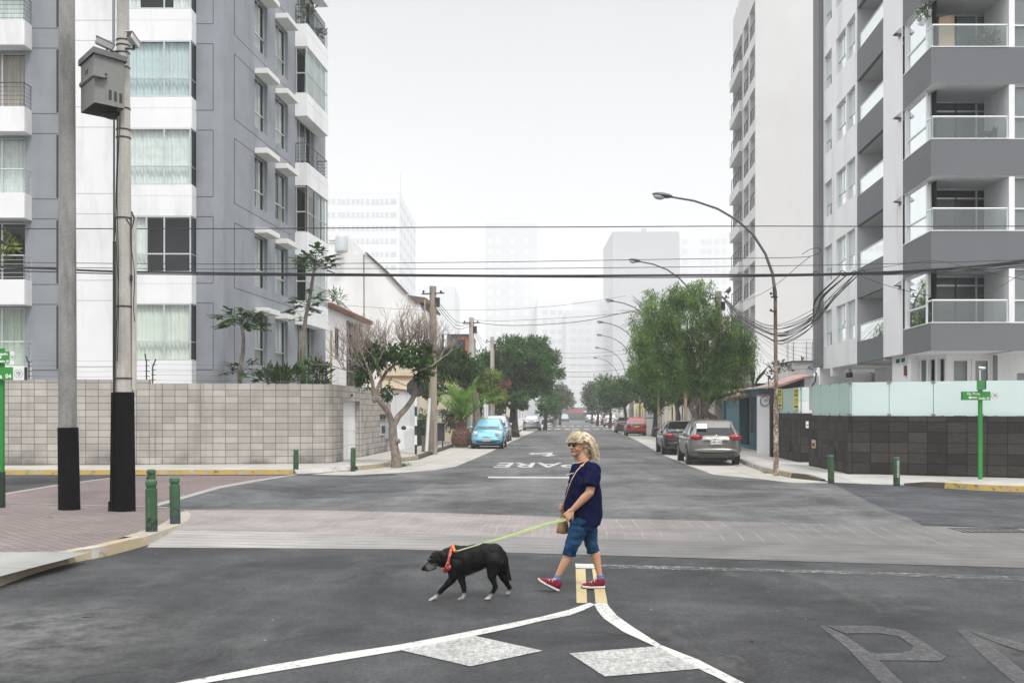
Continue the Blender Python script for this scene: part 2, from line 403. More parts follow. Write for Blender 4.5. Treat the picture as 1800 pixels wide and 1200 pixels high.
# red paver strips and ribbed concrete ramp of the pedestrian crossing
flat('crossing_pavers', gp([(300, 896), (560, 897), (800, 902), (1058, 911), (1400, 919), (1800, 929), (2600, 950), (2600, 990), (1800, 962), (1600, 958), (1058, 947), (700, 938), (290, 932)]), .005, CROSS)
flat('crossing_ramp', gp([(285, 932), (700, 938), (1058, 947), (1600, 958), (1800, 962), (2600, 990), (2600, 1030), (1800, 998), (1489, 989), (1058, 976), (700, 965), (258, 962)]), .005, RIB)
flat('side_crossing_pavers', gp([(-200, 896), (7, 868.5), (105, 852.5), (200, 840), (232, 836.5), (517, 835.5), (450, 845), (380, 857), (317, 875), (262, 890), (200, 893), (0, 893)]), .005, PAVE_R)
STRIPE = M('pale_kerb_stripe', (.27, .265, .25), .85, .15, 3., fine=.1, bs=50)
flat('stripe', gp([(-200, 893), (7, 867), (105, 851), (200, 839), (228, 836.3), (234, 836.8), (202, 840.2), (106, 852.8), (8, 869.5), (-198, 897)]), .009, STRIPE)
flat('stripe', gp([(255, 891), (317, 873.5), (380, 855.5), (450, 843), (517, 833.8), (524, 834.5), (455, 845.8), (386, 858.5), (326, 876), (268, 892.5)]), .009, STRIPE)
def mark(name, l, m, z=.006): return flat(name, gp(l), z, m)
mark('road_marking', [(300, 1203), (470, 1170.5), (590, 1150), (704, 1133), (800, 1115), (900, 1095), (950, 1084.5), (1000, 1072), (1020, 1065), (1036, 1059.5), (1043, 1061.5), (1044, 1064), (1025, 1073), (1000, 1082), (950, 1092), (900, 1104), (800, 1125), (704, 1143.7), (600, 1161), (470, 1183), (330, 1206)], PW)
mark('road_marking', [(1044, 1062), (1053, 1059.5), (1067, 1060.5), (1071, 1067), (1085, 1083), (1115, 1104), (1162, 1134), (1228, 1160), (1271, 1182), (1330, 1212), (1300, 1212), (1257, 1189), (1214, 1170), (1153, 1137), (1096, 1111), (1061, 1087), (1050, 1073)], PW)
mark('road_marking', [(700, 1142.5), (745, 1135.5), (790, 1127), (833, 1118), (953.6, 1144.5), (827, 1172)], PWM, .008)
mark('road_marking', [(1000.5, 1149), (1156, 1136.5), (1190, 1157), (1232, 1176), (1063, 1190)], PWM, .008)
mark('road_marking', [(1012, 1000), (1029, 1000), (1032, 1060), (1013.5, 1060)], PY)
mark('road_marking', [(1041, 1000), (1056, 1000), (1068, 1060), (1047, 1060)], PY)
mark('road_marking', [(1011, 990.7), (1055, 991.5), (1055, 999.3), (1012, 998.5)], PW)
mark('road_marking', [(1055, 991.5), (1361, 1000), (1561, 1006), (1800, 1014), (1960, 1020), (1960, 1027), (1800, 1021), (1561, 1012), (1361, 1005), (1055, 999)], PWF)
# faded letters painted on the carriageway at the lower right: P and A, worn almost away
mark('road_letter', [(1440, 1100), (1452, 1101), (1480, 1114), (1532, 1149), (1586, 1200), (1600, 1212), (1560, 1212), (1520, 1172), (1492, 1142)], PWG)
mark('road_letter', [(1453, 1100.2), (1535, 1100.6), (1590, 1109), (1620, 1127), (1663, 1155), (1655, 1162), (1540, 1161.5), (1524, 1149.5), (1585, 1149), (1602, 1144), (1606, 1137), (1580, 1119), (1545, 1113.5), (1486, 1114)], PWG, .0075)
mark('road_letter', [(1682, 1108), (1700, 1108), (1713, 1116), (1760, 1148), (1830, 1205), (1800, 1212), (1770, 1190), (1720, 1146)], PWG)
mark('road_letter', [(1702, 1107.8), (1706, 1107.8), (1760, 1122), (1830, 1140), (1830, 1155), (1760, 1133), (1715, 1115.5)], PWG, .0075)
# give-way line and legend beyond the junction
mark('road_marking', [(858, 837.6), (1002, 838.2), (1002, 840.4), (858, 839.9)], PW)
mark('road_marking', [(578, 835), (712, 836.4), (712, 838.2), (578, 836.8)], PWF)
mark('road_marking', [(940, 868), (1060, 865), (1180, 870), (1180, 871), (1060, 866.3), (940, 869)], PWF)
# turn arrow
mark('road_marking', [(928, 797.3), (938, 795.2), (938, 796.3), (972, 795.1), (970, 799.2), (979.5, 799.3), (963, 802.2), (951.5, 799.3), (961, 799.2), (963, 797.2), (938, 798), (937, 798.6)], PW)
def road_text():
    cu = bpy.data.curves.new('txt', 'FONT'); cu.body = 'PARE'; cu.align_x = 'CENTER'; cu.offset = .012
    o = bpy.data.objects.new('txt', cu); COL.objects.link(o)
    dg = bpy.context.evaluated_depsgraph_get(); dg.update()
    me = bpy.data.meshes.new_from_object(o.evaluated_get(dg))
    vs = [v.co.copy() for v in me.vertices]
    x0, x1 = min(v.x for v in vs), max(v.x for v in vs); y0, y1 = min(v.y for v in vs), max(v.y for v in vs)
    A, B = G(866, 821.3), G(1016, 821.3); Yn = A.y; Yf = G(900, 813.2).y
    for v in me.vertices:
        u = 1 - (v.co.x - x0) / (x1 - x0); w = 1 - (v.co.y - y0) / (y1 - y0)
        Y = Yn + (Yf - Yn) * w
        v.co = (A.x + (B.x - A.x) * u + .06 * (Y - Yn), Y, .007)
    me.materials.clear(); me.materials.append(PW)
    bpy.data.objects.remove(o)
    q = bpy.data.objects.new('road_legend', me); COL.objects.link(q); tag(q, kind='structure')
road_text()
# far zebra dashes and centre line
for yy, h, x0, x1, st in ((748.3, .9, 962, 1072, 13), (753.2, 1.1, 958, 1100, 17)):
    x = x0
    while x < x1:
        mark('road_marking', [(x, yy), (x + st * .6, yy), (x + st * .6, yy + h), (x, yy + h)], PW); x += st
b_ = []
for Y in range(54, 140, 7): b_.append(flat('centre_line', [AX(Y, .05), AX(Y, .17), AX(Y + 4, .17), AX(Y + 4, .05)], .006, PWM))

def pad(name, pts, z0, z1, mat): 
    b = MB(); b.prism(pts, z0, z1, mat); return tag(b.build(name), kind='structure')
def kerb(name, pts, w, z, mat, inner=1):
    """kerb stone strip; pts = outer bottom edge, body lies to the given side"""
    pts = [Vector((p[0], p[1])) for p in pts]; ins = []
    for i, p in enumerate(pts):
        d = (pts[min(i + 1, len(pts) - 1)] - pts[max(i - 1, 0)]).normalized(); n = Vector((-d.y, d.x)) * inner
        ins.append(p + n * w)
    zs = z if isinstance(z, (list, tuple)) else [z] * len(pts)
    b = MB()
    for i in range(len(pts) - 1):
        a, c = pts[i], pts[i + 1]; ai, ci = ins[i], ins[i + 1]; n1 = (ai - a).normalized() * .03; n2 = (ci - c).normalized() * .03
        za, zc = zs[i], zs[i + 1]
        b.quad((*a, -.01), (*c, -.01), (*(c + n2), zc), (*(a + n1), za), mat)
        b.quad((*(a + n1), za), (*(c + n2), zc), (*ci, zc + .001), (*ai, za + .001), mat)
        b.quad((*ai, za + .001), (*ci, zc + .001), (*ci, -.01), (*ai, -.01), mat)
    return tag(b.build(name, recalc=False), kind='structure'), ins
# near-left island
ko = gp([(-400, 1145), (-200, 1080), (0, 1030), (50, 1011), (100, 995.5), (150, 984), (180, 979), (225, 967.5), (262, 957), (290, 942), (318, 927), (334, 915), (338, 905), (330, 897)], 0)
zs = [.13] * 8 + [.115, .08, .04, .022, .02, .02]
ko2 = [G(x, y, z) for x, y, z in ((330, 897, .02), (310, 892.5, .025), (275, 890.5, .05), (237, 889.5, .07), (175, 888, .09), (60, 885, .11), (-300, 882, .12))]
_, i1 = kerb('island_kerb', ko[:9], .2, zs[:9], KYP, 1)
_, i1b = kerb('island_kerb', ko[8:], .34, zs[8:], M('cream_kerb', (.33, .30, .24), .85, .18, 3., ((.12, .11, .09), .7, 3), fine=.1), 1)
inner = [tuple(p) for p in i1[:-1]] + [tuple(p) for p in i1b[:-1]]
zin = zs[:8] + zs[8:-1]
back = [(p.x, p.y) for p in ko2]
zall = [z - .002 for z in zin] + [p.z for p in ko2]
bI = MB()
ptsI = inner + back
bI.prism(ptsI, -.02, zall, PAVE_I); tag(bI.build('pavement_island'), kind='structure')
kb = MB()
for a, c in zip(ko2[1:-1], ko2[2:]): kb.quad((a.x, a.y + .01, a.z + .005), (c.x, c.y + .01, c.z + .005), (c.x, c.y - .12, c.z + .008), (a.x, a.y - .12, a.z + .008), STRIPE)
tag(kb.build('island_back_edge', recalc=False), kind='structure')
flat('island_slab', [(p[0], p[1]) for p in [G(0, 970.2, .128), G(60, 970, .128), G(158, 970.5, .128), G(112, 984, .128), G(64, 996, .128), G(0, 1013, .128), G(-250, 1085, .128), G(-250, 975, .128)]], .1325, SLAB_I)
# far-left pavement in front of the block wall and on down the street
e1 = gp([(-300, 838), (0, 834), (250, 834), (515, 833.5)]); e1b = gp([(515, 833.5), (522, 833)]) 
e2 = gp([(629, 826.5), (660, 823.5), (693, 818)])
e3 = gp([(700, 811), (736, 807)]); e4 = gp([(736, 807), (768, 795), (797, 785.5)]) + [Vector(AX(60, -6.2)), Vector(AX(240, -6.2))]
j1 = kerb('kerb', e1, .18, .135, KY, 1)[1]; j2 = kerb('kerb', e2, .18, .135, KYP, 1)[1]; j3 = kerb('kerb', e3, .18, .135, KYP, 1)[1]
j4 = kerb('kerb', e4[:3], .18, .135, KD, 1)[1][:-1] + kerb('kerb', e4[2:], .18, .135, KC, 1)[1]
sw = [(p[0], p[1]) for p in j1 + gp([(522, 833), (560, 831.5), (620, 827.5)]) + j2 + j3 + j4] + [AX(240, -12), AX(60, -12), (-12, 45), (-40, 34)]
zz = [.13, .13, .13, .13, .02, .02, .04, .125, .13, .125, .12, .13, .13, .13, .13] ; zz = zz[:len(e1)] + [.02, .02, .04] + [.13] * (len(sw) - len(e1) - 3)
bS = MB(); bS.prism(sw, -.02, zz, SLAB); tag(bS.build('pavement'), kind='structure')
# right pavement
r1 = [Vector(AX(240, 6.1)), Vector(AX(60, 6.1))] + gp([(1297, 811), (1315, 820), (1342, 829.5)])
r2 = gp([(1342, 829.5), (1362, 833.5), (1390, 839.5)]); r2b = gp([(1390, 839.5), (1415, 842.5), (1440, 845)])
r3 = gp([(1588, 852.5), (1620, 855.5), (1660, 858)]); r3b = gp([(1660, 858), (1720, 862), (1830, 866)]); r3c = gp([(1830, 866), (2300, 880)])
q1 = kerb('kerb', r1, .18, .135, KC, 1)[1]; q2 = kerb('kerb', r2, .18, .135, KYP, 1)[1]; q3_ = kerb('kerb', r2b, .18, [.135, .13, .04], KD, 1)[1]
q4 = kerb('kerb', r3, .18, [.05, .12, .13], KD, 1)[1]; q5 = kerb('kerb', r3b, .18, .135, KY, 1)[1]; q6 = kerb('kerb', r3c, .18, .135, KC, 1)[1]
rw = [(p[0], p[1]) for p in q1 + q2[1:] + q3_[1:] + gp([(1461, 848), (1576, 853)]) + q4 + q5[1:] + q6[1:]] + [(60, 24), (60, 34), AX(60, 14), AX(240, 14)]
nz_ = len(r1) + len(r2) + len(r2b) - 2
zr = [.13] * (nz_ - 1) + [.03, .015, .015, .04] + [.12] * 99; zr = zr[:len(rw)]
bR = MB(); bR.prism(rw, -.02, zr, SLAB); tag(bR.build('pavement'), kind='structure')
# storm grate lying in the crossing at the right
gr = MB(); c = G(1740, 932.5)
for k in range(9): gr.box(c.x - .5 + k * .115, c.x - .47 + k * .115, c.y - .22, c.y + .22, .006, .01, BLACKM)
gr.box(c.x - .53, c.x + .55, c.y - .27, c.y - .23, .006, .011, BLACKM); gr.box(c.x - .53, c.x + .55, c.y + .23, c.y + .27, .006, .011, BLACKM)
tag(gr.build('storm_grate'), 'dark iron storm grate set in the pale crossing at the right', 'grate')
# a dead leaf and bits of litter on the asphalt
DEAD = M('dead_leaf', (.05, .035, .02), .9, .3, 20.)
def leaf_at(x, y, s, r, z=.014, label=''):
    b = MB(); c = G(x, y); pts = [(-1, 0), (-.4, .35), (.3, .3), (1, .05), (.3, -.3), (-.5, -.25)]
    vs = [(c.x + s * (p[0] * math.cos(r) - p[1] * math.sin(r)), c.y + s * (p[0] * math.sin(r) + p[1] * math.cos(r)), z + .012 * abs(p[1]) * 3) for p in pts]
    b.poly(vs, DEAD); tag(b.build('dead_leaf', recalc=False), label, 'leaf')
leaf_at(155, 1084, .07, .4, label='curled brown dead leaf lying on the empty asphalt at the lower left')
leaf_at(1322, 1127, .05, 1.1, label='small dark dead leaf on the asphalt right of the painted island')
leaf_at(88, 927, .06, .2, .15, label='small dark dead leaf on the pink brick paving of the island')
# ------------------------------------------------------------------ facades
class Fac:
    """upright wall plane: u runs along it, n points out of it"""
    def __init__(s, O, d, out):
        s.O = Vector((O[0], O[1])); s.d = Vector(d).normalized(); n = Vector((-s.d.y, s.d.x))
        s.n = n if n.dot(Vector(out)) > 0 else -n
    def p(s, u, z, n=0.):
        q = s.O + s.d * u + s.n * n; return Vector((q.x, q.y, z))
    def u(s, x, n=0.):     # distance along the wall (at offset n) seen at photo column x
        m = (x - 900) / F; O = s.O + s.n * n
        return (m * O.y - O.x) / (s.d.x - m * s.d.y)
    def z(s, x, y, n=0.):
        q = s.O + s.n * n + s.d * s.u(x, n); return EYE - (y - HOR) / F * q.y
    def box(s, b, u0, u1, z0, z1, n0, n1, mat):
        return b.hexa(lambda u, z, n: s.p(u, z, n), (u0, u1), (z0, z1), (n0, n1), mat)
    def quad(s, b, u0, u1, z0, z1, n, mat):
        return b.quad(s.p(u0, z0, n), s.p(u1, z0, n), s.p(u1, z1, n), s.p(u0, z1, n), mat)
def wall_holes(b, f, u0, u1, z0, z1, holes, mat, n=0., rev=.18, room=1.1, roommat=None):
    """front skin with openings, their reveals, and a dark room box behind each opening"""
    us = sorted(set([u0, u1] + [min(max(h[k], u0), u1) for h in holes for k in (0, 1)]))
    zs = sorted(set([z0, z1] + [min(max(h[k], z0), z1) for h in holes for k in (2, 3)]))
    for i in range(len(us) - 1):
        for j in range(len(zs) - 1):
            uc, zc = (us[i] + us[i + 1]) / 2, (zs[j] + zs[j + 1]) / 2
            if any(h[0] < uc < h[1] and h[2] < zc < h[3] for h in holes): continue
            f.quad(b, us[i], us[i + 1], zs[j], zs[j + 1], n, mat)
    for h in holes:
        a, c, e, g = h[:4]; r = h[4] if len(h) > 4 else rev; rm = h[5] if len(h) > 5 else (roommat or ROOM); dp = h[6] if len(h) > 6 else room
        for (n0, n1, mm) in ((n, n - r, mat), (n - r, n - dp, rm)):
            b.quad(f.p(a, e, n0), f.p(a, e, n1), f.p(a, g, n1), f.p(a, g, n0), mm)
            b.quad(f.p(c, e, n0), f.p(c, g, n0), f.p(c, g, n1), f.p(c, e, n1), mm)
            b.quad(f.p(a, e, n0), f.p(c, e, n0), f.p(c, e, n1), f.p(a, e, n1), mm)
            b.quad(f.p(a, g, n0), f.p(a, g, n1), f.p(c, g, n1), f.p(c, g, n0), mm)
        f.quad(b, a, c, e, g, n - dp, rm)
rnd = random.Random(5)
def curtain(b, f, u0, u1, z0, z1, n, mat, lam=.14, amp=.03, seed=0):
    r = random.Random(seed); N = max(4, int((u1 - u0) / lam * 6)); vs = []
    ph = r.random() * 6
    for i in range(N + 1):
        u = u0 + (u1 - u0) * i / N
        d = amp * math.sin(u / lam * 6.28 + ph + .8 * math.sin(u * 3)) + amp * .5 * math.sin(u / lam * 2.9)
        vs += [f.p(u, z0, n + d * 1.3), f.p(u, z1, n + d * .6)]
    b.add(vs, [(2 * i, 2 * i + 2, 2 * i + 3, 2 * i + 1) for i in range(N)], mat)
def window(par, f, u0, u1, z0, z1, n, cols=(.5,), transom=.36, cur='full', frame=ALU, fw=.04, cm=CURT, lower_cols=None, bars=0, seed=0, tr=.045):
    """window part: frame, pane and curtain. n = plane of the glass"""
    b = MB()
    g = .004
    f.box(b, u0 + g, u1 - g, z0 + g, z0 + fw, n - .025, n + .03, frame); f.box(b, u0 + g, u1 - g, z1 - fw, z1 - g, n - .025, n + .03, frame)
    f.box(b, u0 + g, u0 + fw, z0 + fw, z1 - fw, n - .025, n + .03, frame); f.box(b, u1 - fw, u1 - g, z0 + fw, z1 - fw, n - .025, n + .03, frame)
    zt = z0 + (z1 - z0) * transom if transom else z0 + fw
    if transom: f.box(b, u0 + fw, u1 - fw, zt - tr / 2, zt + tr / 2, n - .022, n + .035, frame)
    for c in cols:
        uc = u0 + (u1 - u0) * c; f.box(b, uc - fw / 2, uc + fw / 2, zt + (tr / 2 if transom else 0), z1 - fw, n - .02, n + .027, frame)
    for c in (lower_cols or ()):
        uc = u0 + (u1 - u0) * c; f.box(b, uc - fw / 2, uc + fw / 2, z0 + fw, zt - tr / 2, n - .02, n + .027, frame)
    w = b.build('window', par)
    p = MB(); f.quad(p, u0 + fw * .5, u1 - fw * .5, z0 + fw * .5, z1 - fw * .5, n, GLASS); p.build('pane', w, recalc=False)
    cu = MB(); W = u1 - u0
    if cur == 'full': curtain(cu, f, u0 + .02, u1 - .02, z0 + .03, z1 - .03, n - .13, cm, seed=seed)
    elif cur == 'right': curtain(cu, f, u0 + W * .6, u1 - .02, z0 + .03, z1 - .03, n - .13, cm, seed=seed)
    elif cur == 'left': curtain(cu, f, u0 + .02, u0 + W * .4, z0 + .03, z1 - .03, n - .13, cm, seed=seed)
    elif cur == 'sides':
        curtain(cu, f, u0 + .02, u0 + W * .25, z0 + .03, z1 - .03, n - .13, cm, seed=seed); curtain(cu, f, u1 - W * .3, u1 - .02, z0 + .03, z1 - .03, n - .13, cm, seed=seed + 1)
    elif cur == 'blind': f.quad(cu, u0 + .03, u1 - .03, z0 + (z1 - z0) * .05, z1 - .03, n - .12, BLIND)
    elif cur == 'half': f.quad(cu, u0 + .03, u1 - .03, z0 + (z1 - z0) * .52, z1 - .03, n - .12, BLIND)
    elif cur == 'top': f.quad(cu, u0 + .03, u1 - .03, zt, z1 - .03, n - .12, cm)
    if cu.v: cu.build('curtain', w, recalc=False)
    if bars:
        bb = MB()
        for k in range(1, bars + 1):
            zz = z0 + (z1 - z0) * k / (bars + 1); bb.tube([f.p(u0, zz, n + .06), f.p(u1, zz, n + .06)], .006, frame, 4)
        for c in (.25, .75): bb.tube([f.p(u0 + W * c, z0, n + .06), f.p(u0 + W * c, z1, n + .06)], .005, frame, 4)
        bb.build('security_bars', w)
    return w
def railing(par, pts, z0, h, mat, nb=5, posts=True, r=.012, top=.022, solid=None):
    """rails along an (x, y) polyline; solid = pane material instead of bars"""
    b = MB()
    pts = [Vector((p[0], p[1])) for p in pts]
    b.tube([(*p, z0 + h) for p in pts], top, mat, 6)
    for i in range(len(pts) - 1):
        a, c = pts[i], pts[i + 1]; L = (c - a).length
        if not solid:
            for k in range(nb): b.tube([(*a, z0 + h * (k + .6) / (nb + .6)), (*c, z0 + h * (k + .6) / (nb + .6))], r * .6, mat, 4)
        N = max(1, int(L / (1.1 if not solid else 1.6)))
        for k in range(N + 1):
            if solid and 0 < k < N: continue
            q = a.lerp(c, k / N); b.tube([(*q, z0), (*q, z0 + h)], r, mat, 5)
    o = b.build('railing', par)
    if solid:
        g = MB()
        for i in range(len(pts) - 1):
            a, c = pts[i], pts[i + 1]
            g.quad((*a, z0 + .02), (*c, z0 + .02), (*c, z0 + h - .01), (*a, z0 + h - .01), solid)
        g.build('glass_panel', o, recalc=False)
    return o
# ================================================================== left apartment building
ST = 3.05
LBo = (-10.14, 35.0)
LBS = Fac(LBo, (.0954, 1), (1, 0)); LBF = Fac(LBo, (-1, 0), (0, -1))
lb = empty('apartment_building', (-10.14, 35, 0), 'blue grey apartment block with white bays and window canopies behind the block wall', 'building')
zA = [LBS.z(412, 61 + 148.2 * k) for k in range(-1, 5)]; zB = [LBS.z(412, 95 + 148.2 * k) for k in range(-1, 5)]
TOP = zB[0] + 2.6
w = MB(); holes = []; wins = []
c1 = (LBS.u(447.7), LBS.u(469.8)); c2 = (LBS.u(484), LBS.u(506.2))
for k in range(6):
    hd = zB[k]; sl = zA[k + 1] + .34 if k < 5 else zB[k] - 1.97
    for c in (c1, c2): holes.append((c[0], c[1], sl, hd, .2)); wins.append((c[0], c[1], sl, hd, k, c is c1))
uB0, uB1 = 8.05, 11.3
zb = [LBS.z(519, 43 + 121.8 * k, 0) for k in range(6)]      # tops of the balcony bands
openz = {}
for k in range(-1, 5):
    hi = (LBS.z(519, 43 + 121.8 * k - 0) - .98); lo = LBS.z(519, 43 + 121.8 * (k + 1)) - .9
    openz[k] = (lo, hi); holes.append((LBS.u(523), uB1 - .45, lo + .02, hi + .35, .2, ROOM, 1.5))
UE = LBS.u(572)
wall_holes(w, LBS, 0, UE, -.5, TOP, holes, GREYP)
# front face, corner strip in blue grey with shallow joints
uc = 2.2
LBF.quad(w, 0, LBF.u(337, -.5) + .1, -.5, TOP, 0, GREYP)
for k in range(-1, 5):
    for yy in (42.3, 77.3):
        z = LBF.z(375, yy + 151.8 * k); LBF.box(w, LBF.u(375), LBF.u(340), z - .012, z + .012, -.01, .003, GROOVE)
        zs_ = LBS.z(412, (61 if yy < 50 else 95) + 148.2 * k); LBS.box(w, LBS.u(412), LBS.u(513), zs_ - .012, zs_ + .012, -.01, .003, GROOVE) if yy < 50 else LBS.box(w, LBS.u(412), c1[0] - .02, zs_ - .012, zs_ + .012, -.01, .003, GROOVE)
    z1 = LBF.z(375, 77.3 + 151.8 * k); z0 = LBF.z(375, 42.3 + 151.8 * (k + 1)); LBF.box(w, LBF.u(375.3), LBF.u(374.3), z0 + .012, z1 - .012, -.01, .003, GROOVE)
    z1 = LBS.z(412, 95 + 148.2 * k); z0 = LBS.z(412, 61 + 148.2 * (k + 1)); LBS.box(w, LBS.u(411.6), LBS.u(412.6), z0 + .012, z1 - .012, -.01, .0025, GROOVE)
# white plain wall left of the bay
Xl, Xr = P(105, 0, 35.0).x, P(232, 0, 35).x
w.quad((Xl, 35.0, -.5), (Xr, 35.0, -.5), (Xr, 35.0, TOP), (Xl, 35.0, TOP), WHITE); w.quad((Xl, 35, -.5), (Xl, 35, TOP), (Xl, 35.6, TOP), (Xl, 35.6, -.5), WHITE)
for k in range(-1, 5):
    for yy in (36, 71.5):
        z = EYE - (yy + 152.2 * k - HOR) / F * 35; w.box(Xl + .02, Xr - .02, 34.997, 35.01, z - .01, z + .01, GROOVEW)
# far left blue grey wall
LBL = Fac((P(104, 0, 35.6).x, 35.6), (-1, 0), (0, -1))
lh = []; lw_ = []
for k in range(-1, 5):
    zt = EYE - (35 + 152 * k - HOR) / F * 35.05   # band top
    zn = EYE - (35 + 152 * (k + 1) - HOR) / F * 35.05
    hi = zt - .92; lo = zn - .1
    lh.append((LBL.u(44), LBL.u(-45), lo, hi, .25)); lw_.append((LBL.u(44), LBL.u(-45), lo, hi, k))
wall_holes(w, LBL, 0, 12, -.5, TOP, lh, GREYP, 0)
for k in range(-1, 5):
    for yy in (50, 85):
        z = EYE - (yy + 150 * k - HOR) / F * 35.6; LBL.box(w, .05, LBL.u(54), z - .012, z + .012, -.01, .003, GROOVE)
    zc = EYE - (85 + 150 * k - HOR) / F * 35.6; LBL.box(w, .012, .1, zc - 2.3, zc - .05, -.05, .004, GROOVE)
# roof and rear so the block is closed
q = LBS.p(UE, 0)
w.poly([(-23, 35.6, TOP), (-10.14, 35, TOP), (q.x, q.y, TOP), (-23, q.y, TOP)], WHITE); w.poly([(q.x, q.y, -.5), (-23, q.y, -.5), (-23, q.y, TOP), (q.x, q.y, TOP)], WHITE2)
w.build('wall', lb, recalc=False)
# windows of the street side with canopies
states = {0: ('full', CURT), 1: ('full', CURT), 2: ('sides', CURT), 3: ('full', CURT), 4: ('full', CURT), 5: ('full', CURT)}
for i, (a, c, e, g, k, first) in enumerate(wins):
    st, cm = states[k]
    window(lb, LBS, a, c, e, g, -.15, (.5,), .34, 'full' if (i % 3 == 0 and k > 2) else st, ALU, .035, cm, seed=i)
    cb = MB(); LBS.box(cb, a - .01, a + 1.42, g, g + .2, .001, .52, M('canopy_white', (.72, .71, .69), .85, .05) if i == 0 else bpy.data.materials['canopy_white'])
    cb.build('window_canopy', lb, bevel=.01)
# corner balconies of the street side
def bandz(k): zt = LBS.z(519, 43 + 121.8 * k); return zt - .98, zt
ou = .545
for k in range(-1, 5):
    z0, z1 = bandz(k)
    b = MB(); LBS.box(b, uB0, uB1, z0, z1, .001, ou, WHITE); 
    LBS.box(b, uB0 + .003, uB1, z1 - .36, z1 - .345, -.0, ou + .004, GROOVEW)
    o = b.build('balcony', lb, bevel=.008)
    hi = z0 + ST * 0 ; up = bandz(k - 1)[0]
    path = [LBS.p(uB0 + .04, 0, .03), LBS.p(uB0 + .04, 0, ou - .05), LBS.p(uB1 - .05, 0, ou - .05)]
    if k in (0, 2):
        railing(o, path + [LBS.p(uB1 - .05, 0, .03)], z1, .85, BLACKM, 5)
    elif k in (-1, 1, 3, 4):
        g = MB(); fr = MB()
        for zz in (z1 + .02, z1 + (up - z1) * .44, up - .05):
            fr.tube([p_ + Vector((0, 0, zz)) for p_ in path], .03, ALU, 4)
        for u_ in (uB0 + .04, uB0 + 1.1, uB0 + 2.2, uB1 - .05):
            fr.tube([LBS.p(u_, z1, ou - .05), LBS.p(u_, up, ou - .05)], .022, ALU if k != 3 else BLACKM, 4)
        fr.tube([LBS.p(uB0 + .04, z1, .04), LBS.p(uB0 + .04, up, .04)], .022, ALU, 4)
        e_ = fr.build('glazing_frame', o)
        LBS.quad(g, uB0 + .05, uB1 - .05, z1, up, ou - .05, GLASS)
        g.quad(LBS.p(uB0 + .04, z1, .0), LBS.p(uB0 + .04, z1, ou - .05), LBS.p(uB0 + .04, up, ou - .05), LBS.p(uB0 + .04, up, 0), GLASS)
        g.build('pane', e_, recalc=False)
        cu = MB()
        if k != 3: curtain(cu, LBS, uB0 + .3, uB1 - .1, z1, up, ou - .17, CURT, seed=k + 30)
        else: curtain(cu, LBS, uB1 - .9, uB1 - .1, z1, up, ou - .17, CURT, seed=9); curtain(cu, LBS, uB0 + .2, uB0 + .75, z1, up, ou - .17, CURTB, seed=8)
        cu.build('curtain', e_, recalc=False)
    lo, h2 = openz[k - 1] if k - 1 in openz else openz[-1]
    if k in (0, 2): window(lb, LBS, LBS.u(523), uB1 - .45, z1 - .9, up + .3, -.18, (.33, .66), 0, 'left', ALU, .05, seed=k + 60)
o = railing(lb, [LBS.p(uB0 + .1, 0, .03), LBS.p(uB0 + .1, 0, ou - .05), LBS.p(uB1 - .05, 0, ou - .05)], 1.95, 1.0, ALU, 5)
window(lb, LBS, LBS.u(523), uB1 - .45, 1.9, bandz(4)[0] + .3, -.18, (.33, .66), 0, 'right', ALU, .05, seed=77)
# wooden post at the end of the lowest balcony
b = MB(); b.box(-8.42, -8.34, 46.1, 46.18, 1.9, bandz(4)[0], M('timber_post', (.42, .27, .14), .7, .1)); b.build('post', lb)
# the bay on the front
BX0, BX1 = P(205, 0, 34.5).x, P(337, 0, 34.5).x
BYF = Fac((BX1, 34.5), (-1, 0), (0, -1)); BYS = Fac((BX1, 34.5), (0, 1), (1, 0))
BW = BX1 - BX0
def by(y): return EYE - (y - HOR) / F * 34.5
tops = [by(16 + 154.3 * k) for k in range(-1, 5)]; bots = [by(71.3 + 154 * k) for k in range(-1, 5)]
bot5 = by(633 + 140)
bayst = [('sides', CURT), ('blind', CURT), ('full', CURT), ('right', CURT), ('full', CURTG), ('full', CURT)]
for k in range(6):
    z1 = tops[k]; z0 = bots[k] if k < 5 else -.5
    b = MB(); b.box(BX0, BX1, 34.5, 35.02, z0, z1, WHITE)
    b.box(BX0, BX1 + .003, 34.497, 35.0, z1 - .39, z1 - .378, GROOVEW)
    b.build('bay_parapet', lb, bevel=.008)
for k in range(0, 5):     # bay windows below band k
    z1 = bots[k]; z0 = tops[k + 1]
    st = [('half', CURT), ('full', M('sheer_blue_curtain', (.60, .67, .68), .9, .05)), ('full', CURT), ('right', CURT), ('full', M('cream_curtain', (.70, .72, .66), .9, .08))][k]
    fr = window(lb, BYF, .03, BW, z0, z1, -.03, (.36, .6, .8) if k == 3 else (.36,), .33, 'sides' if k == 0 else st[0], ALU, .045, st[1], (.36, .6, .8) if k == 3 else (.36,), bars=5 if k in (1, 2) else 0, seed=100 + k)
    b = MB()
    for zz in (z0 + .02, z0 + (z1 - z0) * .33, z1 - .02): b.tube([(BX1 - .03, 34.53, zz), (BX1 - .03, 35.0, zz)], .022, ALU, 4)
    b.quad((BX1 - .03, 34.53, z0), (BX1 - .03, 35, z0), (BX1 - .03, 35, z1), (BX1 - .03, 34.53, z1), GLASS)
    b.quad((BX0, 34.98, z0), (BX1, 34.98, z0), (BX1, 34.98, z1), (BX0, 34.98, z1), ROOM)
    b.build('side_pane', fr, recalc=False)
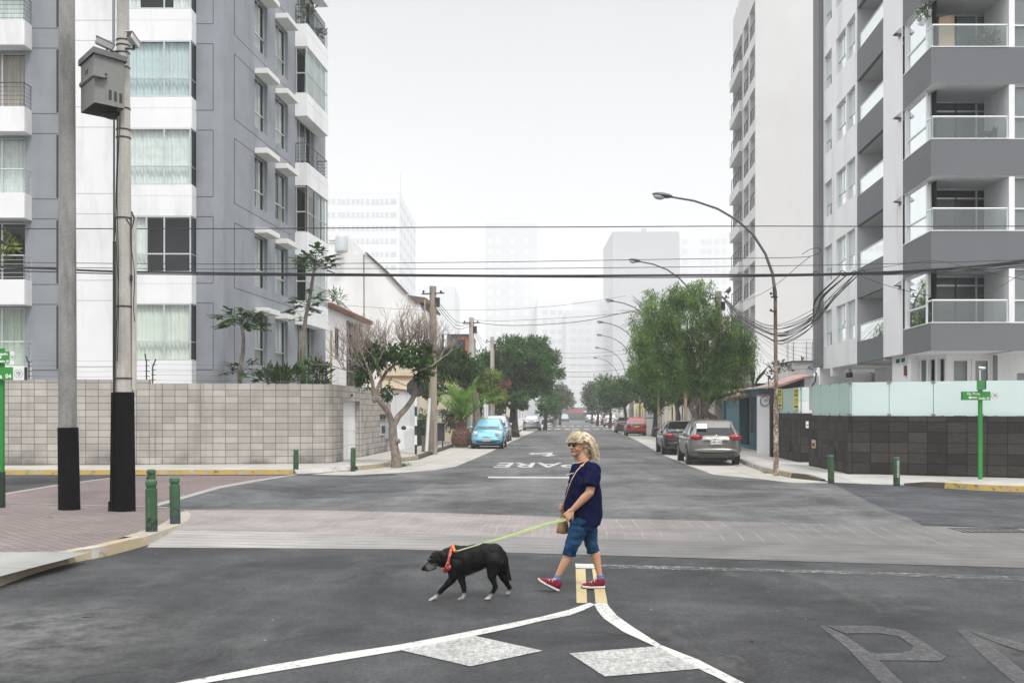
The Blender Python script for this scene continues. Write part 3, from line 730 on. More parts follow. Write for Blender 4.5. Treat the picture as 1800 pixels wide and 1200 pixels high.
# left balconies
for k in range(-1, 5):
    zt = EYE - (35 + 152 * k - HOR) / F * 35.05
    x1 = P(43, 0, 35.05).x
    b = MB(); b.box(-24, x1, 35.05, 35.62, zt - .88, zt, WHITE); o = b.build('balcony', lb, bevel=.008)
    railing(o, [(x1 - .04, 35.6), (x1 - .04, 35.1), (-23, 35.1)], zt, .85, ALU if k > 1 else M('rail_dark', (.12, .12, .13), .4, .1, metal=.5) , 5, r=.014)
for i, (a, c, e, g, k) in enumerate(lw_):
    cm = [CURT, CURTB, CURT, CURT, CURTG, CURTG][i]
    window(lb, LBL, a, c, e, g, -.2, (.5,), 0, ['full', 'full', 'full', 'right', 'full', 'full'][i], ALU, .05, cm, seed=200 + i)

# ================================================================== block wall
def block_mat():
    t = NT('concrete_blocks')
    u = uv_plane(t, (.985, .17))
    sp = t.n.new('ShaderNodeSeparateXYZ'); t.L(t.pos(), sp.inputs[0])
    # on the return along the street the courses follow the y axis
    nn = t.n.new('ShaderNodeNewGeometry'); sn = t.n.new('ShaderNodeSeparateXYZ'); t.L(nn.outputs['True Normal'], sn.inputs[0])
    side = t.math('GREATER_THAN', t.math('ABSOLUTE', sn.outputs[0]), .75)
    cb = t.n.new('ShaderNodeCombineXYZ'); t.L(sp.outputs[1], cb.inputs[0]); t.L(sp.outputs[2], cb.inputs[1])
    mv = t.n.new('ShaderNodeMix'); mv.data_type = 'VECTOR'; t.L(side, mv.inputs[0]); t.L(u, mv.inputs[4]); t.L(cb.outputs[0], mv.inputs[5])
    vec = t.mapping(mv.outputs[1], (1, 1, 1), (0, 0, 0), (.1, .055, 0))
    c, f = brick(t, vec, .395, .216, (.44, .41, .37), (.33, .31, .285), (.15, .14, .125), .011, 0., 0.)
    c = t.scale(c, t.rng(t.noise(.9, 5), .3, .7, .85, 1.12)); c = t.scale(c, t.rng(t.noise(55, 3), .3, .7, .88, 1.1))
    # damp dark band along the foot and run-off streaks
    foot = t.math('MULTIPLY', t.rng(sp.outputs[2], .12, .75, 1, 0), t.rng(t.noise(1.1, 5), .42, .62, 0, .8))
    c = t.mix(foot, c, (.09, .085, .08))
    st = t.mapping(t.pos(), (2.2, 2.2, .18)); c = t.mix(t.rng(t.noise(1., 5, .6, st), .56, .74, 0, .5), c, (.16, .15, .14))
    t.bump(t.math('SUBTRACT', t.noise(40, 3), t.math('MULTIPLY', f, 1.5)), .4, .01)
    return t.fin(c, .92, spec=.25)
BLK = block_mat()
bw = empty('block_wall', (-5.9, 33.2, .13), 'grey concrete block boundary wall with a white door on the left street corner', 'wall')
def wz(x, y, Y): return EYE - (y - HOR) / F * Y
wf = [P(-300, 0, 31.2), P(263, 0, 31.9)]
wf2 = [P(263, 0, 31.95), P(400, 0, 32.2), P(560, 0, 32.75), P(578, 0, 32.9), P(588, 0, 33.15), P(600, 0, 34.0), P(603.6, 0, 34.4)]
b = MB()
def wallpath(b, pts, z1, th, mat, z0=-.05):
    ins = []
    for i, p in enumerate(pts):
        d = (pts[min(i + 1, len(pts) - 1)] - pts[max(i - 1, 0)]); d = Vector((d.x, d.y)).normalized(); n = Vector((-d.y, d.x)); ins.append(Vector((p.x, p.y)) + n * th)
    ring = [(p.x, p.y) for p in pts] + [(p.x, p.y) for p in reversed(ins)]
    b.prism(ring, z0, z1, mat)
wallpath(b, wf, 2.86, .18, BLK)
b.box(wf[1].x - .001, wf[1].x + .16, 31.9, 32.08, -.05, 2.72, BLK)
wallpath(b, [Vector((wf2[0].x + .16, 31.97, 0))] + wf2[1:], 2.74, .18, BLK)
# return along the street with the door opening
WS = Fac((-5.66, 37.2), (.0531, 1), (1, 0))
WS = Fac((P(600, 0, 34.0).x, 34.0), (P(687, 0, 43.75).x - P(600, 0, 34.0).x, 9.75), (1, 0))
ua, ub, uc_ = WS.u(603.6), WS.u(624, -.19), WS.u(633)
zd = WS.z(612, 704)
WS.box(b, uc_, WS.u(687), -.05, 2.76, -.18, 0, BLK); WS.box(b, ua, uc_, zd, 2.745, -.18, 0, BLK)
b.build('masonry', bw)
b = MB(); WS.box(b, uc_ + .01, uc_ + .03, .1, zd, -.2, .002, WHITE); b.build('door_jamb', bw)
b = MB(); WS.box(b, ua - .2, uc_ + .01, .1, zd, -.24, -.19, WHITE); d_ = b.build('door', bw)
b = MB()
for k in range(1, 5): WS.box(b, ua, uc_, .1 + k * .52, .112 + k * .52, -.19, -.185, GROOVEW)
b.build('door_joint', d_)
b = MB(); b.ell(WS.p(uc_ - .25, 1.15, -.15), .035, ALU); b.build('handle', d_)
RED = M('red_plastic', (.5, .05, .05), .5, .1)
b = MB()
for k in range(4): b.ell(WS.p(ua + .35, zd - .25 - k * .09, -.17), (.03, .03, .035), RED if k % 2 else BLACKM, 6, 5)
b.build('intercom', bw)
b = MB(); b.ell(WS.p(WS.u(617), zd + .2, .03), .05, BLACKM); b.build('door_lamp', bw)
# gas and water meter boxes near the far end
for (x0, x1, y0, y1, mt, nm) in ((668, 677, 728, 736, BLACKM, 'meter'), (668, 675.5, 745, 765, M('meter_grey', (.42, .44, .45), .6, .1), 'meter_cabinet'), (676.5, 684, 744, 771, M('meter_blue', (.36, .47, .56), .5, .1), 'meter_cabinet')):
    b = MB(); u0, u1 = WS.u(x0), WS.u(x1); z1, z0 = WS.z(x0, y0), WS.z(x0, y1)
    WS.box(b, u0, u1, z0, z1, 0, .05, mt); 
    if nm == 'meter_cabinet': WS.box(b, u0 + .06, u1 - .06, z0 + .08, z1 - .08, .05, .056, BLACKM if mt.name == 'meter_grey' else ALU)
    b.build(nm, bw, bevel=.008)
# electric fence posts on top
def fence_post(p, h, lean, label):
    b = MB(); t = Vector((lean, 0, h)); b.tube([p, p + Vector((0, 0, h * .7)), p + t], .022, BLACKM, 5)
    for k in range(4): b.box(p.x - .05, p.x + .1, p.y - .012, p.y + .012, p.z + .12 + k * h * .2, p.z + .14 + k * h * .2, BLACKM)
    o = b.build('fence_post'); tag(o, label, 'fence post', 'electric fence posts on the block wall'); return p
posts = []
for x, y0, h, le, lb_ in ((51, 667, .78, -.1, 'bent black electric fence post on the wall at the far left'), (257.5, 667, .85, -.05, 'bent black fence post on the wall, left of the pair beside the conduit pole'), (268.5, 672, .8, .1, 'bent black fence post on the wall, right of the pair by the conduit pole'),
                          (471, 673, .8, .1, 'leaning black electric fence post behind the crooked young papaya tree'), (572.5, 676, .72, .14, 'forked black electric fence post on the corner of the block wall'), (617, 679, .85, .1, 'black electric fence post above the white door in the wall'), (684, 684, .6, .12, 'small black fence post at the far end of the block wall')):
    Y = 32.0 if x < 270 else 32.4 if x < 500 else 33 if x < 600 else (36. if x < 650 else 43.4)
    p = P(x, y0, Y); p.z = (2.84 if x < 263 else 2.72); fence_post(p, h, le, lb_); posts.append((p, h, le))
fw = MB()
for (p, h, le), (q_, h2, le2) in zip(posts[:-1], posts[1:]):
    for k in range(4):
        a = p + Vector((.05, -.02, .13 + k * .17)); c = q_ + Vector((.05, -.02, .13 + k * .17)); m = (a + c) / 2 - Vector((0, 0, .03)); fw.tube([a, m, c], .0035, BLACKM, 3, cap=False)
tag(fw.build('fence_wire', recalc=False), 'thin electric fence wires strung along the top of the block wall', 'wire')

# ================================================================== houses further along the left side
TERRA = M('terracotta', (.24, .11, .075), .85, .2, 5.)
BEIGE = M('beige_render', (.66, .58, .44), .9, .06)
h2 = empty('white_house', (-9.2, 50, 0), 'white two storey house with a barred window beside the blue grey block', 'house')
HF = Fac((-9.0, 48.2), (.06, 1), (1, 0))
b = MB(); hs = [(HF.u(588.5), HF.u(597), HF.z(592, 631), HF.z(592, 577), .15), (HF.u(609), HF.u(634), HF.z(615, 683), HF.z(610, 564), .25)]
zt2 = HF.z(585, 544); uE = HF.u(648)
wall_holes(b, HF, 0, uE, 0, zt2, hs, WHITE)
p0, p1 = HF.p(0, 0), HF.p(uE, 0)
b.quad((p0.x - 8, p0.y, 0), (p0.x, p0.y, 0), (p0.x, p0.y, zt2), (p0.x - 8, p0.y, zt2), WHITE2); b.quad((p0.x - 8, p0.y, zt2), (p0.x, p0.y, zt2), (p1.x, p1.y, zt2), (p1.x - 8, p1.y, zt2), WHITE2)
b.build('wall', h2, recalc=False)
window(h2, HF, *hs[0][:4], -.1, (.5,), .4, 'none', BLACKM, .03)
wb = window(h2, HF, *hs[1][:4], -.2, (.5,), .3, 'left', BLACKM, .05)
b = MB()
for k in range(9):
    u_ = hs[1][0] + (hs[1][1] - hs[1][0]) * k / 8; b.tube([HF.p(u_, hs[1][2], .05), HF.p(u_, hs[1][3], .05)], .02, BLACKM, 4)
for k in range(5):
    z_ = hs[1][2] + (hs[1][3] - hs[1][2]) * k / 4; b.tube([HF.p(hs[1][0], z_, .05), HF.p(hs[1][1], z_, .05)], .02, BLACKM, 4)
b.build('window_grille', wb)
b = MB(); HF.box(b, 0, uE, zt2, zt2 + .12, -.5, .25, TERRA)
for k in range(int(uE / .25)): b.tube([HF.p(k * .25 + .1, zt2 + .13, .3), HF.p(k * .25 + .1, zt2 + .22, -.4)], .08, TERRA, 6)
b.build('roof_tiles', h2)
b = MB()
for x in (600,): b.tube([HF.p(.6, zt2, -.2), HF.p(.6, zt2 + .9, -.2)], .03, BLACKM, 5); b.tube([HF.p(.6, zt2 + .9, -.2), HF.p(uE + 3, zt2 - .1, -.2)], .015, BLACKM, 4)
b.build('roof_rail', h2)
# white gabled side wall
h3 = empty('gabled_house', (-14, 62, 0), 'tall white house with a sloping brown roof edge and a water tank on top', 'house')
Y3 = 62.
def q3(x, y, Y=Y3): return P(x, y, Y)
b = MB()
out = [(500, 700), (500, 412), (577, 412), (612, 413), (622, 424), (622, 446), (643, 447), (680, 480), (716, 516), (745, 541), (758, 555), (758, 700)]
b.extr([q3(*o_) for o_ in out], (0, 9, 0), WHITE2); b.build('wall', h3)
b = MB(); b.extr([q3(641, 444), q3(646, 444.5), q3(682, 477), q3(717, 515), q3(714, 517.5), q3(680, 482), q3(660, 460)], (0, 9.2, 0), M('dark_eaves', (.12, .09, .08), .8, .2))
b.extr([q3(717, 519), q3(748, 523), q3(761, 533), q3(760, 536), q3(747, 531), q3(731, 534)], (0, 7, 0), bpy.data.materials['dark_eaves'])
for o_ in b.v[:0]: pass
b.build('roof', h3).location.y -= .15
b = MB(); b.lathe([(.35, 0), (.4, .05), (.4, .8), (.3, 1.), (.1, 1.1)], q3(600, 443, 61.2) + Vector((0, 0, 0)), M('tank_grey', (.45, .48, .5), .5, .1), 14)
b.build('water_tank', h3, smooth=True)
b = MB(); A_ = q3(593, 446, 61.6); b.quad(q3(592.5, 445, Y3 - .01), q3(603, 445, Y3 - .01), q3(603, 425, Y3 - .01), q3(592.5, 425, Y3 - .01), ROOM); b.build('tank_recess_shade', h3, recalc=False)  # flat dark sheet on the wall paints the shade of a recess
b = MB(); b.tube([q3(639.5, 447, Y3 - .02), q3(640, 560, Y3 - .02)], .025, BLACKM, 4); b.tube([q3(578, 423, Y3 - .1), q3(594, 423, Y3 - .1)], .04, CONC, 5); b.tube([q3(594, 412, Y3 - .1), q3(594, 424, Y3 - .1)], .03, BLACKM, 5)
b.build('drain_pipe', h3)
b = MB(); b.quad(q3(738, 538, 61), q3(747, 536, 61), q3(748, 545, 61), q3(746, 548, 61), M('blue_tarp', (.04, .09, .32), .7, .1)); b.box(*[q3(746, 0, 61).x, q3(748, 0, 61).x], 60.9, 61, q3(0, 560, 61).z, q3(0, 527, 61).z, bpy.data.materials['timber_post']); b.build('roof_terrace', h3, recalc=False)
# beige house and low walls
h4 = empty('beige_house', (-8.6, 66, 0), 'beige house with a pale tiled porch behind the white garden wall', 'house')
b = MB(); x0, x1 = P(700, 0, 58).x, P(728, 0, 58).x; b.box(x0 - 1, x1 + 2.6, 58, 66, 0, wz(0, 640, 58), BEIGE); b.box(x0 - 1.1, x1 + 2.7, 57.9, 58, wz(0, 664, 58), wz(0, 660, 58), TERRA); b.build('wall', h4)
b = MB(); b.extr([P(692, 665, 55), P(713, 676, 55), P(713, 679, 55), P(690, 670, 55)], (0, 2, 0), M('old_tiles', (.42, .34, .28), .9, .2, 4.)); b.build('porch_roof', h4)
gw = empty('garden_wall', (-5.2, 44, 0), 'white garden wall with a terracotta coping past the block wall', 'wall')
GW = Fac((P(688, 0, 43.9).x, 43.9), (.06, 1), (1, 0))
b = MB(); GW.box(b, 0, GW.u(737), 0, GW.z(688, 684), -.2, -.02, WHITE); b.build('panel', gw)
b = MB(); GW.box(b, 0, GW.u(737), GW.z(688, 684), GW.z(688, 684) + .07, -.26, .06, TERRA); b.build('coping', gw)
b = MB(); GW.box(b, GW.u(699), GW.u(709), .1, GW.z(700, 756), -.02, .3, WHITE); GW.box(b, GW.u(711), GW.u(734), .1, GW.z(711, 752), -.02, .12, WHITE); b.build('planter', gw, bevel=.01)
b = MB(); b.ell(GW.p(GW.u(704), GW.z(700, 754) + .05, .15), (.12, .12, .1), BLACKM); b.build('meter_cap', gw)
gw2 = empty('front_fence', (-4.4, 53, 0), 'white pillars and black iron railings behind the hedge past the leaning pole', 'fence')
G2 = Fac((.06 * 50.5 - 7.6, 50.5), (.06, 1), (1, 0))
for (xa, xb) in ((767, 784),):
    b = MB(); G2.box(b, G2.u(xa), G2.u(xb), .1, G2.z(xa, 722), -.4, 0, WHITE); G2.box(b, G2.u(xa) - .06, G2.u(xb) + .06, G2.z(xa, 722), G2.z(xa, 722) + .08, -.46, .06, CONC); b.build('pillar', gw2)
b = MB()
for k in range(26): u_ = G2.u(736) + k * .16; b.tube([G2.p(u_, .1, -.1), G2.p(u_, 1.45, -.1)], .018, BLACKM, 4)
G2.box(b, G2.u(736), G2.u(766), 1.3, 1.34, -.13, -.07, BLACKM); b.build('railing', gw2); b = MB()
for k in range(30): u_ = G2.u(785) + .1 + k * .22; b.tube([G2.p(u_, .1, -.1), G2.p(u_, 2.1, -.1)], .02, BLACKM, 4)
G2.box(b, G2.u(785), G2.u(785) + 6.6, 1.95, 2., -.13, -.07, BLACKM); b.build('railing', gw2)
b = MB(); G2.box(b, G2.u(736), G2.u(736) + 30, .0, .55, -.32, -.15, WHITE); G2.box(b, G2.u(786), G2.u(786) + 24, .0, .75, -.25, -.02, BEIGE); b.build('plinth', gw2)
tag((lambda b: (b.box(*[P(765, 0, 47.5).x, P(781, 0, 47.5).x], 47.4, 47.8, .45, wz(0, 746, 47.5), BLACKM), b.box(*[P(763.5, 0, 47.5).x, P(782.5, 0, 47.5).x], 47.35, 47.85, wz(0, 746, 47.5), wz(0, 743, 47.5), BLACKM), b.box(P(767, 0, 47.5).x, P(769, 0, 47.5).x, 47.5, 47.6, .12, .46, BLACKM), b.box(P(777, 0, 47.5).x, P(779, 0, 47.5).x, 47.5, 47.6, .12, .46, BLACKM), b.build('rubbish_bin', bevel=.01))[-1])(MB()), 'black metal rubbish basket on legs by the white pillar', 'bin')
# dark grey and brick red townhouse in the gap
h5 = empty('modern_house', (-9, 86, 0), 'small modern house with charcoal and brick red panels above the trees', 'house')
Y5 = 84
b = MB(); X = lambda x: P(x, 0, Y5).x; Zc = lambda y: wz(0, y, Y5)
b.box(X(770), X(830), Y5, Y5 + 8, 0, Zc(589), M('charcoal_panel', (.07, .075, .09), .8, .1)); b.build('wall', h5)
b = MB(); b.box(X(806), X(829), Y5 - .1, Y5, Zc(640), Zc(590), M('brick_red', (.27, .09, .055), .9, .15, 3.)); b.box(X(768), X(831), Y5 - .3, Y5 + 8, Zc(589), Zc(587.5), BLACKM); b.build('facade_panel', h5)
b = MB(); b.box(X(806), X(818), Y5 - .12, Y5 - .1, Zc(622), Zc(597), ROOM); b.build('window', h5)
b = MB(); b.box(X(782), X(787), Y5 - 1.1, Y5 - .3, 0, Zc(590), WHITE); b.build('fin_wall', h5)
# row of houses down the left side, each its own
def row_house(X0, Y0, L, D, H, mat, side, label, nwin=3, wm=ROOM, roof=None, gar=True):
    e = empty('house', (X0, Y0, 0), label, 'house', None)
    d = Vector((.06, 1)); fr = Fac((X0, Y0), d, (side, 0)); b = MB(); hs = []
    r = random.Random(int(Y0 * 7 + X0)); fl = max(1, int(H / 2.9))
    for k in range(fl):
        for i in range(nwin):
            u0 = L * (i + .22) / nwin; u1 = u0 + L / nwin * .5; z0 = .95 + 2.9 * k; 
            if k == 0 and i == 0: z0 = .15
            hs.append((u0, u1, z0, 2.3 + 2.9 * k, .15))
    wall_holes(b, fr, 0, L, 0, H, hs, mat)
    a, c = fr.p(0, 0), fr.p(L, 0); s = -side * D
    b.quad((a.x, a.y, 0), (a.x, a.y, H), (a.x + s, a.y, H), (a.x + s, a.y, 0), mat); b.quad((a.x, a.y, H), (c.x, c.y, H), (c.x + s, c.y, H), (a.x + s, a.y, H), mat)
    b.quad((c.x, c.y, 0), (c.x, c.y, H), (c.x + s, c.y, H), (c.x + s, c.y, 0), mat)
    b.build('wall', e, recalc=False)
    for j, h in enumerate(hs):
        if j == 0:
            b = MB(); fr.box(b, h[0], h[1], h[2], h[3], -.14, -.08, r.choice([M('door_wood', (.16, .08, .04), .6, .1) if 'door_wood' not in bpy.data.materials else bpy.data.materials['door_wood'], BLACKM])); b.build('door', e)
            continue
        window(e, fr, *h[:4], -.1, (.5,), 0, r.choice(['full', 'sides', 'none']), r.choice([BLACKM, WFRAME]), .06, seed=j)
    b = MB(); fr.box(b, -.05, L + .05, H, H + .15, -.3, .12, roof or mat); b.build('parapet', e)
    return e
GREENW = M('mint_wall', (.55, .66, .60), .9, .05); TEALD = M('dark_teal_gate', (.02, .05, .06), .6, .1); BROWNW = M('dark_brown_wall', (.09, .06, .05), .8, .1)
row_house(.06 * 57 - 8.3, 57, 6.5, 6, 3.0, BEIGE, 1, 'low cream house front behind the palm and iron railings', 2)
row_house(.06 * 64.2 - 7.9, 64.2, 4.5, 6, 3.6, TEALD, 1, 'dark teal garage front behind the blue hatchback', 1)
row_house(.06 * 69 - 7.8, 69, 5.5, 6, 3.4, BROWNW, 1, 'dark brown entrance front with an orange panel past the teal garage', 2)
row_house(.06 * 75 - 7.8, 75, 8, 6, 5.8, GREENW, 1, 'mint green house front under the big round tree', 3)
row_house(.06 * 84 - 7.8, 84, 9, 6, 5.0, WHITE2, 1, 'white house front half hidden behind the tall tree trunks on the left', 3)
row_house(.06 * 95 - 7.8, 95, 14, 6, 6.2, M('grey_front', (.22, .22, .22), .9, .1), 1, 'grey house front behind the silver sedan', 4)
row_house(.06 * 112 - 7.8, 112, 20, 6, 6.0, BEIGE, 1, 'hazy beige house row behind the black off-roader', 5)
row_house(.06 * 136 - 7.8, 136, 30, 6, 6.5, WHITE2, 1, 'pale hazy house row far down the left side of the street', 6)
# ================================================================== right apartment building
RC = (12.63, 30.0)
RS = Fac(RC, (.0743, 1), (-1, 0)); RF = Fac(RC, (1, 0), (0, -1))
RST = 161.5 * 30 / F
rb = empty('apartment_building', (12.63, 30, 0), 'white apartment block with dark grey balcony bands and green glass rails on the right corner', 'building')
def ry(y): return EYE - (y - HOR) / F * 30
b0 = [(ry(83 + 161.5 * k), ry(148 + 161.5 * k)) for k in range(-1, 4)]       # big balcony bands (top, bottom)
b0[-1] = (ry(567.5), ry(616.5))
RTOP = 22.5
uP0, uP1 = RS.u(1587), RS.u(1552.5); uR1 = RS.u(1506.7); uE_ = RS.u(1447.5); uF = RS.u(1434)
XR = 22.
w = MB()
# white pier with small vents, and the windowed wall beyond the recessed balconies
vents = []
for y in (58, 205, 352, 499):
    vents.append((RS.u(1584.5), RS.u(1579.5), RS.z(1582, y + 9), RS.z(1582, y - 7), .1, ROOM, .3))
zbot = RS.z(1552.5, 628)
wall_holes(w, RS, uP0, uP1, zbot, RTOP, vents, WHITE)
hs = []; 
for k in range(-3, 5):
    zh = RS.z(1470, 71 + 117. * k); zl = zh - 1.52
    for xa, xb in ((1486.5, 1470), (1503, 1488.2), (1462, 1449.3)): hs.append((RS.u(xa), RS.u(xb), zl, zh, .16))
zwb = RS.z(1506, 636) - .05
wall_holes(w, RS, uR1, uE_, zwb, RTOP, hs, WHITE)
# recessed balconies: side walls, back wall, ceilings
rec = 1.35
for k in range(-3, 5):
    zt = RS.z(1506.7, 91.7 + 127.3 * k); zb_ = zt - 1.12 if k < 4 else zt - .82
    nz0 = RS.z(1506.7, 91.7 + 127.3 * (k - 1)) - 1.12
    if k == -3: nz0 = RTOP
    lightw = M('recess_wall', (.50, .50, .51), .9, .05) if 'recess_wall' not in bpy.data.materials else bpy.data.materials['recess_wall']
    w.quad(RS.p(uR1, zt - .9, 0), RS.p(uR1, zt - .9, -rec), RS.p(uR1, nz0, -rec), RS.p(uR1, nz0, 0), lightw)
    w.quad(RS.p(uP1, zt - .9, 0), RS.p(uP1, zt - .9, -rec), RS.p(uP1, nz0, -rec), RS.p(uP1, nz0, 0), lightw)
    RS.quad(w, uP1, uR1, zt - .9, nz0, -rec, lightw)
    b = MB(); RS.box(b, uP1 + .003, uR1 - .003, zb_, zt, -.14, .004, GREYP2); RS.box(b, uP1 + .003, uR1 - .003, zb_, zb_ + .18, -rec + .01, -.14, lightw)
    o = b.build('balcony_parapet', rb)
    a, c = RS.p(uP1 + .02, 0, -.07), RS.p(uR1 - .25, 0, -.07)
    railing(o, [a, c], zt, .62, WFRAME, solid=GLASSR, r=.02, top=.025)
for h in []: pass
# front wall parts
def bandrange(k): return b0[k]
gu = MB()
XP0, XP1 = P(1774, 0, 30).x, P(1784, 0, 30).x
w.box(XP0, XP1, 30.01, 31.6, b0[-1][1], RTOP, WHITE)
# inner balcony walls
for k in range(5):
    top = b0[k][0]; up = b0[k - 1][1] if k else RTOP
    yb = 31.75; x0 = P(1625, 0, yb).x; x1 = P(1741, 0, yb).x; x2 = P(1753, 0, 31.2).x
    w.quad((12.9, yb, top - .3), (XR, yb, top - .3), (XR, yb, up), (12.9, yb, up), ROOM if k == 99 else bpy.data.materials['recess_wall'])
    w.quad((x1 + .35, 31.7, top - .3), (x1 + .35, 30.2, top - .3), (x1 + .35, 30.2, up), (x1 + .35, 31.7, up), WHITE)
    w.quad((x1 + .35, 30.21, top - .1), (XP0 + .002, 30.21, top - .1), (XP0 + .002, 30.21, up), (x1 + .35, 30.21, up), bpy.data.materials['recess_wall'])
    for (xa, xb, cc) in ((x0, x1, 'none'),):
        FB = Fac((xa, yb - .02), (1, 0), (0, -1))
        W_ = xb - xa
        win = MB(); FB.box(win, 0, W_, top - .28, top - .2, 0, .06, ALU); FB.box(win, 0, W_, up - .06, up - .005, 0, .06, ALU); FB.box(win, 0, W_, up - .34, up - .29, 0, .05, ALU)
        for f_ in (0., .45, .76, .995): FB.box(win, W_ * f_, W_ * f_ + .05, top - .2, up - .06, 0, .055, ALU if f_ != .45 else BLACKM)
        wi = win.build('window', rb)
        g = MB(); FB.quad(g, 0, W_, top - .28, up, .03, GLASS); g.build('pane', wi, recalc=False)
        cu = MB(); tealb = bpy.data.materials.get('teal_room') or M('teal_room', (.06, .09, .09), .9, .2)
        FB.quad(cu, 0.02, W_ * .98, top - .28, up - .01, .01, [tealb, M('grey_teal', (.16, .22, .21), .9, .1), tealb, ROOM, M('grey_room', (.09, .10, .10), .9, .2)][k]); cu.build('curtain', wi, recalc=False)  # plain sheet behind the glass, coloured as the dark of the room
# window bay at the right edge, one floor after the other
w.quad((XP1 + .05, 30.35, b0[-1][0] - .2), (XR, 30.35, b0[-1][0] - .2), (XR, 30.35, RTOP), (XP1 + .05, 30.35, RTOP), ROOM)
FR = Fac((XP1, 30.14), (1, 0), (0, -1))
for k in range(5):
    top = b0[k][0]; up = b0[k - 1][1] if k else RTOP
    window(rb, FR, 0, 1.7, top + .002, up, 0, (.5,), .42, ['full', 'none', 'full', 'sides', 'none'][k], WFRAME, .05, CURT, seed=300 + k)
    window(rb, FR, 1.7, 3.6, top + .002, up, 0, (.5,), .42, 'full', WFRAME, .05, CURT, seed=320 + k)
# closed glazing on the street side between the bands
tile = 0
for k in range(5):
    top = b0[k][0]; up = b0[k - 1][1] if k else RTOP
    cm = [CURT, CURT, CURT, CURT, CURT][k]
    wn = window(rb, RS, RS.u(1630, -.12), uP0 - .14, top, up, -.12, (.0,), .36, ['full', 'full', 'full', 'full', 'half'][k], WFRAME, .05, bpy.data.materials.get('white_blind') or M('white_blind', (.72, .75, .75), .8, .04), seed=340 + k)
    RS.box(w, uP0 - .14, uP0 + .001, top - .2, up, -.4, -.06, WHITE); 
    w.quad(RS.p(.55, top - .2, -.35), RS.p(uP0, top - .2, -.35), RS.p(uP0, up, -.35), RS.p(.55, up, -.35), ROOM)
# grey bands
for k in range(5):
    t_, bt = b0[k]; b = MB()
    pts = [RS.p(uP0, 0), RS.p(0, 0), (XR, 30.0), (XR, 31.8), RS.p(uP0, 0, -1.9)]
    b.prism([(p[0], p[1]) for p in pts], bt, t_, GREYP2); b.poly([(p[0], p[1], bt) for p in pts], WHITE)
    o = b.build('balcony_band', rb)
    b = MB(); b.prism([(p[0], p[1]) for p in [RS.p(uP0 - .05, 0, .01), RS.p(-.01, 0, .01), (XP0 + .0, 29.985), (XP0, 30.15), RS.p(.15, 0, -.16), RS.p(uP0 - .05, 0, -.16)]], t_ + .001, t_ + .03, WFRAME); b.build('sill', o)
    pa = RS.p(.5, 0, -.06); pc = Vector((12.70, 30.07, 0)); pd = Vector((XP0 - .03, 30.07, 0))
    railing(o, [pa, pc, pd], t_ + .03, .66, WFRAME, solid=GLASSR, r=.02, top=.03)
# hidden mass and roof
q = RS.p(uE_, 0)
w.quad((XR, 30.1, 0), (XR, q.y, 0), (XR, q.y, RTOP), (XR, 30.1, RTOP), WHITE); w.quad((12.7, 30.1, RTOP), (XR, 30.1, RTOP), (XR, q.y, RTOP), (q.x, q.y, RTOP), WHITE)
w.quad(RS.p(uE_, zwb, 0), RS.p(uE_, zwb, -6), RS.p(uE_, RTOP, -6), RS.p(uE_, RTOP, 0), WHITE2)
# underside of the upper floors, soffit
w.poly([RS.p(uP1, zwb + .01), RS.p(uE_, zwb + .01), (XR, q.y, zwb + .01), (XR, 31.7, zwb + .01), RS.p(uP0, zwb + .01, -1.7)], WHITE)
w.poly([RS.p(uP0, zbot), RS.p(uP1, zbot), RS.p(uP1, zbot, -2), RS.p(uP0, zbot, -2)], WHITE)
# ground floor walls, set back
w.quad(RS.p(uP0 + .05, 0, -.25), RS.p(uP1 - .2, 0, -.25), RS.p(uP1 - .2, zbot + .02, -.25), RS.p(uP0 + .05, zbot + .02, -.25), WHITE)
w.quad(RS.p(uP0 + .05, 0, -.25), RS.p(uP0 + .05, 0, -2), RS.p(uP0 + .05, b0[-1][1] + .02, -2), RS.p(uP0 + .05, b0[-1][1] + .02, -.25), WHITE)
w.quad(RS.p(uP1 - .2, 0, -.25), RS.p(uP1 - .2, 0, -2.4), RS.p(uP1 - .2, zbot + .02, -2.4), RS.p(uP1 - .2, zbot + .02, -.25), WHITE)
g2 = bpy.data.materials['recess_wall']
w.quad(RS.p(uP1, 0, -2.2), RS.p(uE_, 0, -2.2), RS.p(uE_, zwb + .02, -2.2), RS.p(uP1, zwb + .02, -2.2), WHITE)
w.box(RS.p(uE_ - 1.6, 0).x - .0, RS.p(uE_ - 1.6, 0).x + .5, RS.p(uE_ - 1.6, 0).y, RS.p(uE_ - 1.6, 0).y + .3, zwb - .35, zwb + .01, WHITE)
GX = lambda x, Y: P(x, 0, Y).x
Yg = 31.5
x_a, x_b, x_c = GX(1612, Yg + 1.2), GX(1664, Yg), XR
# chamfered glazed side and front ground floor wall with windows
w.box(RS.p(uP0 + .05, 0, -.25).x, x_a, 32.65, 32.8, 0, b0[-1][1] + .02, WHITE)
CF = Fac((x_a, Yg + 1.2), (x_b - x_a, -1.2), (-1, -1)); Lc = (Vector((x_b, Yg)) - Vector((x_a, Yg + 1.2))).length
wall_holes(w, CF, 0, Lc, 0, b0[-1][1] + .02, [(Lc * .06, Lc * .32, .6, b0[-1][1] - .1, .1), (Lc * .38, Lc * .62, .6, b0[-1][1] - .1, .1), (Lc * .70, Lc * .93, .6, b0[-1][1] - .1, .1)], WHITE)
FG = Fac((x_b, Yg), (1, 0), (0, -1)); gw_ = [(FG.u(1674), FG.u(1708)), (FG.u(1712), FG.u(1741)), (FG.u(1785), FG.u(1830))]
wall_holes(w, FG, 0, XR - x_b, 0, b0[-1][1] + .02, [(a, c, .5, (b0[-1][1] - .16) if i < 2 else b0[-1][1] - .55, .12) for i, (a, c) in enumerate(gw_)], WHITE)
